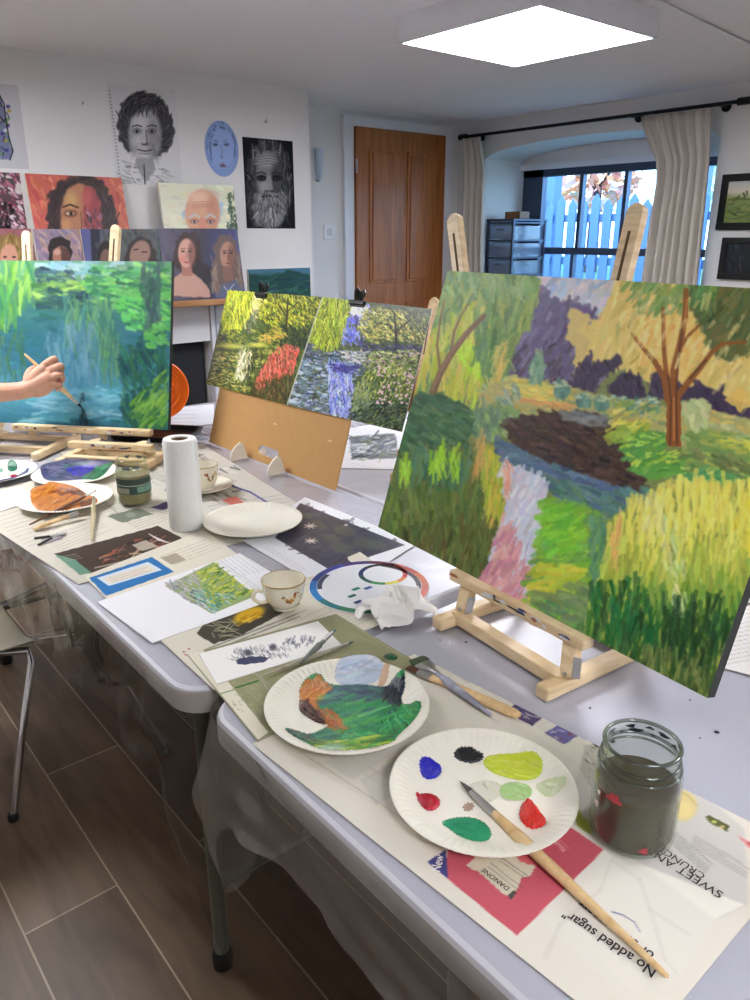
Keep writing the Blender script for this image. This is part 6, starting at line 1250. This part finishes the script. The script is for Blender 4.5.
G2([(142,272),(160,272),(158,350),(146,350)],60,20,92,4,[(50,90,80),(70,100,96),(60,80,90)],.6); G2([(60,305),(110,300),(116,350),(66,350)],110,26,91,3,[(90,140,96),(70,130,110),(110,150,90),(56,110,100)],.6)
G2([(-60,340),(30,340),(24,380),(-60,380)],100,24,90,3,[(70,120,90),(84,120,70),(40,90,90)],.6); G2([(90,340),(120,340),(120,380),(92,380)],60,24,90,3,[(100,140,90),(70,120,90),(80,120,110)],.5)
G2([(40,330),(96,330),(100,380),(60,390)],120,20,92,4,[(90,130,150),(110,146,160),(70,120,140)],.5); G2([(30,395),(120,385),(120,420),(30,424)],150,20,2,4,[(120,170,186),(96,160,180),(70,140,160),(150,190,200)],.6); G2([(54,425),(120,415),(124,430),(54,432)],40,16,2,4,[(30,84,100),(46,100,120)],.7)
G2([(120,350),(168,330),(168,428),(124,428)],240,14,70,4.5,[(30,80,80),(40,100,84),(24,70,76),(60,110,70)],.7); G2([(132,400),(166,370),(168,426),(136,424)],130,12,-50,3.4,[(110,160,60),(84,140,70),(50,100,60),(130,170,70)],.75); G2([(146,330),(168,322),(168,345),(150,350)],40,8,20,4,[(100,176,90),(80,150,80)],.8)
P.strokes([(80,398),(86,398),(88,424),(80,424)],16,8,80,3,[(30,60,76),(40,76,90)],.8)
P.blur(2); P.curve(.98,1.0,1.0); P.contrast(1.1,.4,1.0); P.grain(3)
lc=panel('pond_canvas',TL,TR,BR,BL,P,[M_art,M_edge],.019,.0016,side=(36,40,40),maxn=420); tag(lc,'teal and green pond canvas on the left easel, being painted by the hand','painting')
pm2=BL-n2*.030
def onm2(px,py): return onplane(px,py,pm2,n2)
fc=BL.lerp(BR,.52); 
fr2=onz(34,457,PZ+.012); fl2=fr2-e2*.26
m1=onm2(27,236); m2=onm2(116,230)
def down(p,z): return p+u2*((z-p.z)/u2.z)
tray2=(BL+e2*.2+n2*.012-V((0,0,.0112)),onz(152,434,.808)); tr2=tray2[1]; tray2=(tray2[0],BL+e2*((tr2-BL).dot(e2))+n2*.012-V((0,0,.0112)))
easel('table_easel','pine table easel holding the teal pond canvas at the left',[(fl2.x,fl2.y),(fr2.x,fr2.y)],.06,tray2,[(down(m1,.775)+e2*.03,m1),(down(m2,.775)-e2*.03,m2)],e2,u2,n2,back2,.24)
# loose easel base pieces beside it
f3=onz(58,463,PZ+.012); f4=f3+e2*.26+V((0,0,0)); u3=V((0,0,1))*math.cos(.35)+back2*math.sin(.35)
pz3=f3+back2*.10+V((0,0,.02)); 
easel('table_easel','second low pine easel folded beneath the teal canvas, behind the violet plate',[(f3.x,f3.y),(f4.x,f4.y)],.035,(f3+back2*.07+V((0,0,.038)),f4+back2*.07+V((0,0,.038))),[(pz3+e2*.05,pz3+e2*.05+back2*.03+V((0,0,.012))),(pz3+e2*.2,pz3+e2*.2+back2*.03+V((0,0,.012)))],e2,u3,n2,back2,.16,rear=False,slot=False)
# ---- easel behind the large canvas, standing on the back table
bt=onz(392,478,PZ+.012); topp=atdepth(434,303,depth_of(bt)+.16)
e4=V((-.10,-.995,0)); back4=V((.995,-.10,0)); dm=(topp-V((bt.x,bt.y,.78))); u4=dm.normalized(); n4=e4.cross(u4); n4=n4 if n4.x<0 else -n4
base4=V((bt.x,bt.y,.78))+back4*.05; 
easel('table_easel','bare pine easel behind the large river canvas, its rounded post at the canvas edge',[(bt.x,bt.y),(bt.x+e4.x*.26,bt.y+e4.y*.26)],.045,(base4+V((0,0,.04))-e4*.01+n4*.02,base4+V((0,0,.04))+e4*.27+n4*.02),[(base4+V((0,0,0)),topp),(base4+e4*.24,topp+e4*.24)],e4,u4,n4,back4,.24)
# ================================================================ drawing board with prints
a2=onz(209,442,.757); b2_=onz(335,491,.757); d2=(b2_-a2).normalized(); a2l=a2
TL,TR,BR,BL,e3,u3b,n3,back3=canvas_pose((a2.x,a2.y),(b2_.x,b2_.y),17,.472,.757)
def on3(px,py,off=.0): return onplane(px,py,BL+n3*off,n3)
t=thing('drawing_board','brown hardboard drawing board with a slot handle, leaning behind the two garden prints','drawing board',tuple((BL+BR)/2))
W3=(BR-BL).length; H3=.472; M3=frame_M(BL,e3,u3b,n3)
hs=on3(268,452); hx=(hs-BL).dot(e3); hy=(hs-BL).dot(u3b); hw,hh=.052,.013
bm=BM(); outer=[]; 
op=[(0,0),(W3,0),(W3,H3),(0,H3)]
slotp=[]
for k in range(13): an=math.radians(-90+180*k/12); slotp.append((hx+hw-hh+hh*math.cos(an),hy+hh*math.sin(an)))
for k in range(13): an=math.radians(90+180*k/12); slotp.append((hx-hw+hh+hh*math.cos(an),hy+hh*math.sin(an)))
def loop(pts,z): return [bm.verts.new(M3@V((p[0],p[1],z))) for p in pts]
of,ob=loop(op,0),loop(op,-.004); sf,sb=loop(slotp,0),loop(slotp,-.004)
def fillring(o_,s_):
    es=[]
    for L_ in (o_,s_):
        for k in range(len(L_)):
            es.append(bm.edges.get((L_[k],L_[(k+1)%len(L_)])) or bm.edges.new((L_[k],L_[(k+1)%len(L_)])))
    bmesh.ops.triangle_fill(bm,use_beauty=True,edges=es)
fillring(of,sf); fillring(ob,sb)
for A,B in ((of,ob),(sf,sb)):
    for k in range(len(A)): bm.faces.new((A[k],A[(k+1)%len(A)],B[(k+1)%len(B)],B[k]))
obj('board',bm,M_mdf,t)
for px,py,s in ((275,424,.008),(330,441,.006)):
    q=on3(px,py,.0006); bm=BM(); bar(bm,q-e3*s,q+e3*s,.003,.0006,up=n3); obj('scuff',bm,mat('pale_scuff',(232,214,180),.7),t)
def print_sheet(name,label,pts,P):
    q=[on3(*p,off=.005) for p in pts]; o=panel(name,*q,P,[M_photo,M_artm],.0012,.0015,side=(226,226,222),maxn=420); return tag(o,label,'print')
# left print: golden willow pond
P=Paint(196,280,334,416,4,(70,84,34)); 
G3=lambda pl,n_,ln,ang,w,cols,a=.85,jc=18,ja=.35: P.strokes(pl,int(n_*2.4),ln*.75,ang,max(.7,w*.55),cols,a,jc,ja,.1)
G3([(226,288),(324,298),(290,405),(206,386)],900,4,60,2.2,[(60,76,30),(84,96,36),(40,54,24),(110,116,44)])
G3([(252,290),(270,296),(262,316),(250,318)],60,5,60,3,[(240,226,160),(220,206,130),(180,180,110)]); G3([(244,306),(260,310),(252,336),(242,332)],40,6,80,2.5,[(120,124,100),(96,104,84)],.7)
G3([(226,290),(252,292),(250,312),(240,335),(228,338),(218,320)],300,16,97,1.5,[(170,180,50),(200,204,60),(120,136,36),(220,220,90),(70,84,26)])
G3([(262,292),(322,298),(314,330),(280,330),(258,320)],420,4,60,2,[(140,146,40),(176,176,54),(90,100,34),(60,70,26),(196,190,70)]); P.line([(286,336),(287,315),(288,298)],2,(40,34,18),.95,1.2); P.line([(287,318),(278,304)],1,(44,38,20),.9); P.line([(287,312),(298,302)],1,(44,38,20),.9)
G3([(222,330),(310,330),(302,352),(262,345),(216,350)],240,5,20,2,[(60,80,30),(36,52,22),(140,140,50),(84,96,34)]); G3([(282,326),(316,326),(308,350),(280,346)],110,5,60,2.2,[(30,44,20),(44,60,26)]); G3([(256,338),(278,326),(288,336),(268,344)],50,4,20,2,[(176,140,70),(190,170,80)],.7)
for c in ((232,346,14),(258,345,10),(270,352,10),(262,362,12)): P.ell(c[0],c[1],c[2],2.4,(184,180,96),.8,.5,.06)
G3([(216,352),(262,352),(250,396),(208,386)],300,5,5,1.8,[(120,126,54),(160,156,80),(60,74,30),(40,52,24),(190,180,110)]); G3([(240,350),(252,350),(248,380),(234,378)],50,8,95,3,[(190,186,160),(210,206,190),(140,136,96)],.6)
G3([(250,350),(300,350),(290,405),(240,396)],160,6,80,2,[(44,54,24),(60,66,30),(30,40,20)],.8)
G3([(268,358),(278,350),(288,345),(300,350),(292,376),(274,380),(262,390),(252,388)],300,6,84,1.3,[(214,96,90),(230,120,110),(180,70,76),(110,70,40)],.85); G3([(250,386),(296,372),(288,405),(250,398)],150,8,85,1.4,[(90,60,34),(60,70,34),(120,90,50),(36,40,20)],.8)
P.blur(1); P.curve(.92,1.06,1.05); P.contrast(1.35,.38,1.0); P.line([(323,296),(287,406)],1.6,(214,214,200),.9)
print_sheet('garden_print','colour print of a golden willow pond with pink flowers, left one on the drawing board',[(228,290),(323,297),(288,405),(206,384)],P)
# right print: lily river
P=Paint(280,288,442,440,4,(70,80,60))
G3([(322,297),(434,308),(404,434),(286,404)],1000,4,40,2.2,[(56,66,44),(80,90,50),(40,46,36),(100,106,64)])
G3([(346,300),(372,306),(362,345),(340,345)],120,5,70,3,[(100,104,190),(120,124,210),(84,84,160),(140,146,214)]); G3([(350,303),(368,306),(364,316),(350,314)],40,5,60,3,[(232,232,246),(210,214,240)])
G3([(324,298),(350,300),(346,322),(338,346),(322,350),(306,340),(312,318)],340,16,97,1.5,[(150,164,50),(110,126,40),(180,186,70),(70,84,34),(130,146,46)]); P.line([(304,342),(312,322),(318,300)],3,(34,30,22),.95,1.6)
G3([(364,308),(432,312),(424,345),(398,340),(372,345),(358,330)],520,4,40,2,[(150,150,70),(180,176,90),(110,116,56),(70,80,44),(200,190,110),(60,66,50)]); P.line([(396,354),(396,330),(394,312)],3,(40,38,34),.95,1.6); P.line([(396,334),(388,324)],1.4,(44,40,34),.9); P.line([(397,332),(410,320)],1.4,(44,40,34),.9)
G3([(356,340),(378,345),(424,345),(418,360),(366,356)],110,4,20,2.4,[(50,50,84),(64,64,100),(40,44,60)],.8); G3([(402,310),(432,312),(428,335),(410,330)],90,4,50,2.2,[(50,60,44),(70,78,54)],.8)
G3([(298,345),(312,342),(322,352),(318,360),(296,358)],90,4,10,2,[(60,70,90),(40,50,50),(90,90,120)]); 
G3([(292,362),(330,352),(364,352),(372,362),(356,380),(350,420),(288,404)],420,5,4,2.6,[(120,136,160),(96,110,130),(60,70,96),(140,152,176),(44,52,70)])
for k in range(70):
    x=RNG.uniform(290,346); y=RNG.uniform(364,410); P.ell(x,y,RNG.uniform(2.4,4.2),RNG.uniform(1,1.7),[(134,150,160),(110,128,136),(156,168,176),(84,100,104)][RNG.integers(4)],.9,.25,.1)
G3([(328,362),(352,366),(356,418),(330,414)],130,10,92,2.4,[(110,120,200),(140,150,220),(90,96,170),(180,186,236)],.75); G3([(332,364),(360,366),(354,374),(334,372)],50,6,5,2,[(56,54,110),(70,70,130)],.85)
G3([(338,350),(372,352),(368,364),(345,362)],80,5,8,2,[(190,186,190),(150,150,160),(100,110,90)],.8)
G3([(368,352),(420,350),(414,376),(380,374),(364,366)],260,4,20,2.4,[(130,140,80),(96,110,60),(160,166,100),(60,70,50),(170,150,150)]) 
G3([(366,372),(416,362),(406,432),(360,422),(350,400),(356,384)],380,6,-60,2,[(110,126,56),(150,160,80),(70,90,40),(180,186,110),(50,64,34)]); G3([(352,400),(408,400),(404,432),(350,418)],260,6,-30,2.4,[(50,66,50),(36,50,40),(84,100,76),(30,40,34)])
for k in range(60): x=RNG.uniform(376,414); y=RNG.uniform(368,404); P.ell(x,y,1.3,1.0,(206,170,186),.85,.3)
G3([(356,384),(366,378),(372,404),(352,412)],60,6,-70,1.6,[(130,140,100),(100,116,90)],.8)
P.blur(1); P.curve(.88,1.08,1.05); P.contrast(1.35,.36,1.0)
print_sheet('garden_print','colour print of a lily-covered blue river with flowering banks, right one on the drawing board',[(323,297),(432,309),(402,432),(287,405)],P)
def clip(px,py,label):
    q=on3(px,py+4,.004); t=thing('bulldog_clip',label,'clip',tuple(q),'black bulldog clips on the drawing board'); c=q
    bm=BM(); bar(bm,c-e3*.030,c+e3*.030,.016,.012,up=u3b); bar(bm,c-e3*.030-u3b*.002,c+e3*.030-u3b*.002,.005,.018,up=u3b); obj('clip_body',bm,M_blkpl,t,bevel=.003)
    for s in (-1,1):
        bm=BM(); m=c+u3b*.006; tube(bm,[m-e3*.012+n3*s*.002,m-e3*.009+u3b*.022+n3*s*.010,m+u3b*.030+n3*s*.013,m+e3*.009+u3b*.022+n3*s*.010,m+e3*.012+n3*s*.002],.0022,8); bar(bm,m+u3b*.002+n3*s*.003,m+u3b*.024+n3*s*.011,.010,.002,up=n3); obj('clip_lever',bm,M_blk,t,smooth=False)
clip(262,291,'black bulldog clip gripping the golden willow print, left one'); clip(358,299,'black bulldog clip gripping the lily river print, right one')
# white plastic feet holding the board
for k,(px,py,lb) in enumerate(((247,458,'left one'),(285,470,'right one'),(381,436,'far one'))):
    q=on3(px,py,.0) if k<2 else onz(390,452,PZ+.002); base=V((q.x,q.y,PZ+.002)) if k<2 else q
    sx_=(base-BL).dot(e3) if k<2 else 0
    if k<2: base=BL+e3*sx_; base.z=PZ+.0015
    prof=[(.055,0),(.058,.012),(.05,.030),(.036,.044),(.022,.052),(.012,.046),(.004,.02),(.0,.004),(-.02,.004),(-.045,.012),(-.06,.02),(-.066,.012),(-.066,0)]
    if k<2:
        M=frame_M(base+n3*.0,V((n3.x,n3.y,0)).normalized(),V((0,0,1)),e3); bm=BM(); prism(bm,prof,-.003,.003,M=M); o=obj('board_stand',bm,M_plate,bevel=.001); o.name='board_stand'; tag(o,'white plastic stand foot gripping the hardboard lower edge, '+lb,'stand','white stand feet under the board')
# ================================================================ orange disc and black tray beyond the left canvas
q=onz(168,425,PZ); c=V((q.x+.02,q.y+.10,PZ+.108)); ax=(CAM-c); ax.z=0; ax.normalize(); side_=V((-ax.y,ax.x,0)); upv=V((0,0,1))
M=frame_M(c,side_,upv,ax)
bm=BM(); lathe(bm,[(0,.004),(.05,.004),(.054,.008),(.058,.004),(.074,.005),(.078,.009),(.082,.005),(.098,.007),(.104,.012),(.107,.008),(.104,.0),(.05,-.004),(0,-.004)],(0,0,0),64,M=M); o=obj('orange_disc',bm,mat('orange_plastic',(236,104,20),.35),smooth=True); tag(o,'bright orange ridged disc standing upright behind the teal canvas, partly hidden','disc')
q=onz(160,440,PZ); d_=V((math.cos(ang),math.sin(ang),0)); c=V((q.x,q.y,PZ+.001))+V((.02,.05,0)); M=frame_M(c,e2,back2,V((0,0,1)))
bm=BM(); 
ro=rrect(-.14,-.09,.13,.09,.03,5); ri=rrect(-.13,-.08,.12,.08,.025,5)
L0=[bm.verts.new(M@V((p[0]*.94,p[1]*.94,.0))) for p in ro]; L1=[bm.verts.new(M@V((p[0],p[1],.018))) for p in ro]; L2=[bm.verts.new(M@V((p[0],p[1],.018))) for p in ri]; L3=[bm.verts.new(M@V((p[0]*.94,p[1]*.94,.004))) for p in ri]
for A,B in ((L0,L1),(L1,L2),(L2,L3)):
    for k in range(len(A)): bm.faces.new((A[k],A[(k+1)%len(A)],B[(k+1)%len(B)],B[k]))
bm.faces.new(L0[::-1]); bm.faces.new(L3); o=obj('plastic_tray',bm,M_blkpl); tag(o,'shallow black plastic tray poking out beneath the right corner of the teal canvas','tray')
# ================================================================ arm and hand with brush
D0=depth_of(onplane(60,390,TL*0+lc.matrix_world.translation+V(a1),n2))-.085
def hp(px,py,dz=0): return atdepth(px,py,D0+dz)
sc=D0/760.0  # metres per image pixel at the hand
def skin_chain(pts,rads,sub=2):
    me=bpy.data.meshes.new('s'); me.from_pydata([tuple(p) for p in pts],[(i,i+1) for i in range(len(pts)-1)],[]); o=bpy.data.objects.new('s',me); C.objects.link(o)
    m=o.modifiers.new('k','SKIN'); 
    for i,r in enumerate(rads):
        v=me.skin_vertices[0].data[i]; v.radius=(r,r) if not isinstance(r,tuple) else r
    me.skin_vertices[0].data[0].use_root=True
    s=o.modifiers.new('s','SUBSURF'); s.levels=sub; s.render_levels=sub
    bpy.context.view_layer.update(); ev=o.evaluated_get(bpy.context.evaluated_depsgraph_get()); m2=bpy.data.meshes.new_from_object(ev); bpy.data.objects.remove(o); return m2
chains=[]
# forearm to wrist to the middle of the palm; the elbow lies outside the picture
chains.append(([hp(-150,402,-.16),hp(-60,397,-.09),hp(-20,394,-.05),hp(8,392,-.02),hp(24,391,-.005),hp(36,386,0),hp(47,379,0)],[.040,.038,.034,.030,.0285,.031,.026]))
# back of the hand, knuckle side and heel side
chains.append(([hp(27,388,0),hp(36,376,-.004),hp(47,366,-.006)],[.026,.024,.017]))
chains.append(([hp(30,392,.004),hp(42,390,.002),hp(54,382,.0)],[.024,.024,.017]))
chains.append(([hp(30,390,0),hp(43,381,-.006),hp(54,373,-.006)],[.026,.025,.017]))
# four fingers bent at their knuckles, tips closing on the brush beyond
chains.append(([hp(41,368,-.004),hp(50,361,-.010),hp(55,357.5,-.004),hp(56,362,.016),hp(54,371,.034),hp(50,376,.036)],[.0135,.0115,.0102,.0095,.0088,.0075]))
chains.append(([hp(46,373,-.004),hp(56,367,-.012),hp(61.5,364.5,-.004),hp(62,369,.016),hp(59,378,.032),hp(55,382,.034)],[.0130,.0112,.0100,.0093,.0086,.0072]))
chains.append(([hp(48,379,-.004),hp(57,375,-.011),hp(62,374,-.002),hp(62.5,379,.016),hp(59,386,.028),hp(55,388,.030)],[.0125,.0105,.0095,.0090,.0082,.0070]))
chains.append(([hp(46,386,-.002),hp(55,384,-.006),hp(60.5,384,.004),hp(60,388,.018),hp(56,391,.026)],[.0115,.0095,.0085,.0080,.0066]))
# thumb from the side of the palm near the wrist
chains.append(([hp(27,385,.006),hp(27.5,375,.014),hp(31,368.5,.022),hp(38,367.5,.032),hp(45,371,.036)],[.0150,.0125,.0110,.0100,.0078]))
bm=BM()
for pts,r in chains: m_=skin_chain(pts,r); bm.from_mesh(m_)
me=bpy.data.meshes.new('arm'); bm.to_mesh(me); bm.free(); arm=bpy.data.objects.new('person_arm',me); C.objects.link(arm)
rm=arm.modifiers.new('r','REMESH'); rm.mode='VOXEL'; rm.voxel_size=.0022; sm_=arm.modifiers.new('sm','SMOOTH'); sm_.iterations=4; sm_.factor=.5
bpy.context.view_layer.update(); me2=bpy.data.meshes.new_from_object(arm.evaluated_get(bpy.context.evaluated_depsgraph_get())); arm.modifiers.clear(); arm.data=me2; me2.materials.clear(); me2.materials.append(M_skin)
for p in me2.polygons: p.use_smooth=True
tag(arm,'bare forearm and hand of a person painting the teal canvas with a brush','person')
bm=BM(); s0_=hp(-110,399,-.128); s1_=hp(-190,405,-.20); s2_=hp(-300,380,-.30); tube(bm,[s0_,s0_.lerp(s1_,.5),s1_,s2_],[.050,.053,.058,.066],20,flat=1); obj('sleeve',bm,mat('dark_sleeve',(40,44,60),.9),arm,smooth=True)
# brush held: runs from the butt above the thumb to the tip on the canvas
tipc=onplane(84,409,a1,n2)+n2*.003; butt=hp(24,353.5,.012)
brush('paintbrush','wooden brush held in the hand, its dark wet tip touching the teal canvas',tipc,butt,'round',.0072,mat('dark_wet_bristle',(20,30,36),.3),ferr=.024,bl=.022)
# ================================================================ chair and added dark bag under the table
t=thing('shell_chair','pale plastic shell chair with chrome legs at the left table edge','chair',(.36,1.99,0))
P_=[];nu,nv=24,22; cx0,cy0=.20,1.99; rot=math.radians(4)
for j in range(nv+1):
    v=j/nv
    for i in range(nu+1):
        w_=i/nu*2-1
        # profile from front lip over the seat up the back; chair faces the table (+x)
        if v<.5: k=v/.5; x=.22-.40*k; z=.445-.03*math.sin(k*math.pi*.8)-.02*(1-k)**4+0*k
        else: k=(v-.5)/.5; x=-.18-.10*k-.03*math.sin(k*math.pi); z=.44+.36*k**1.1
        width=.235-.02*abs(v-.4)-(.05*max(0,v-.85)/.15)
        curl=abs(w_)**3*(.07+.03*(v>.5)*0)
        P_.append((cx0+x+(curl*.5 if v>=.5 else 0)*min(1,(v-.4)*4),cy0+w_*width,z+(curl*(1-abs(v-.5)) if v<.6 else curl*.2)))
F=[(j*(nu+1)+i,j*(nu+1)+i+1,(j+1)*(nu+1)+i+1,(j+1)*(nu+1)+i) for j in range(nv) for i in range(nu)]
o=mesh_np('seat_shell',P_,F,[mat('pale_shell_plastic',(152,144,126),.4)],parent=t,smooth=True); s=o.modifiers.new('s','SOLIDIFY'); s.thickness=.006; ss=o.modifiers.new('ss','SUBSURF'); ss.levels=1; ss.render_levels=1
fx,fy=.292,1.753
for sx_,sy_ in ((1,-1),(1,1),(-1,-1),(-1,1)):
    foot=V((fx if sx_<0 else .70,cy0+sy_*(cy0-fy),.006)); top=V((cx0+(.17 if sx_>0 else .08),cy0+sy_*.10,.412)); bm=BM(); kn=V((.56 if sx_>0 else .405,cy0+sy_*.19,.412))
    tube(bm,[foot,foot.lerp(kn,.5),kn-V((0,0,.025)),kn+V((.0,-sy_*.012,.0)),top],[.0095]*5,14); lg=obj('leg',bm,M_chrome,t,smooth=True)
    bm=BM(); lathe(bm,[(0,0),(.013,0),(.013,.014),(.010,.02),(0,.02)],(foot.x,foot.y,.001),16); obj('rubber_foot',bm,M_rub,lg,smooth=True)
# dark bag added for the dark patch under the table top
t=thing('dark_filler','dark bag added beneath the table top, seen through the hanging clear plastic','filler',(.56,1.53,.704)); bm=BM()
bmesh.ops.create_icosphere(bm,subdivisions=4,radius=1)
for v in bm.verts:
    x,y,z=v.co; f=lambda q,k: math.copysign(abs(q)**k,q)
    v.co=(.57+.11*f(x,.6)+.005*math.sin(z*14+y*9),1.53+.19*f(y,.6),min(.7035,.578+.13*f(z,.7)-.012*math.cos(y*4)*(z<0)+.004*math.sin(x*17+y*13)))
obj('filler_body',bm,mat('black_filler',(18,18,20),.6,bump=.4,bump_scale=30),t,smooth=True)
for y_ in (1.42,1.64): bm=BM(); tube(bm,[(.57,y_-.02,.70),(.455,y_-.02,.69),(.445,y_,.58),(.47,y_+.02,.47),(.57,y_+.02,.445)],.006,8,flat=1); obj('filler_band',bm,M_blkpl,t,smooth=True)
# ================================================================ camera and view
cam=bpy.data.cameras.new('camera'); co=bpy.data.objects.new('camera',cam); C.objects.link(co); bpy.context.scene.camera=co
cam.sensor_fit='VERTICAL'; cam.sensor_height=24; cam.lens=24*F_PX/1000; cam.clip_start=.02; cam.clip_end=200
co.matrix_world=Matrix(((Rv.x,Uv.x,-Fv.x,0),(Rv.y,Uv.y,-Fv.y,0),(Rv.z,Uv.z,-Fv.z,CAMH),(0,0,0,1)))
sc_=bpy.context.scene; sc_.view_settings.view_transform='Standard'; sc_.view_settings.look='None'; sc_.view_settings.gamma=1; sc_.view_settings.use_curve_mapping=False; sc_.view_settings.exposure=0.84
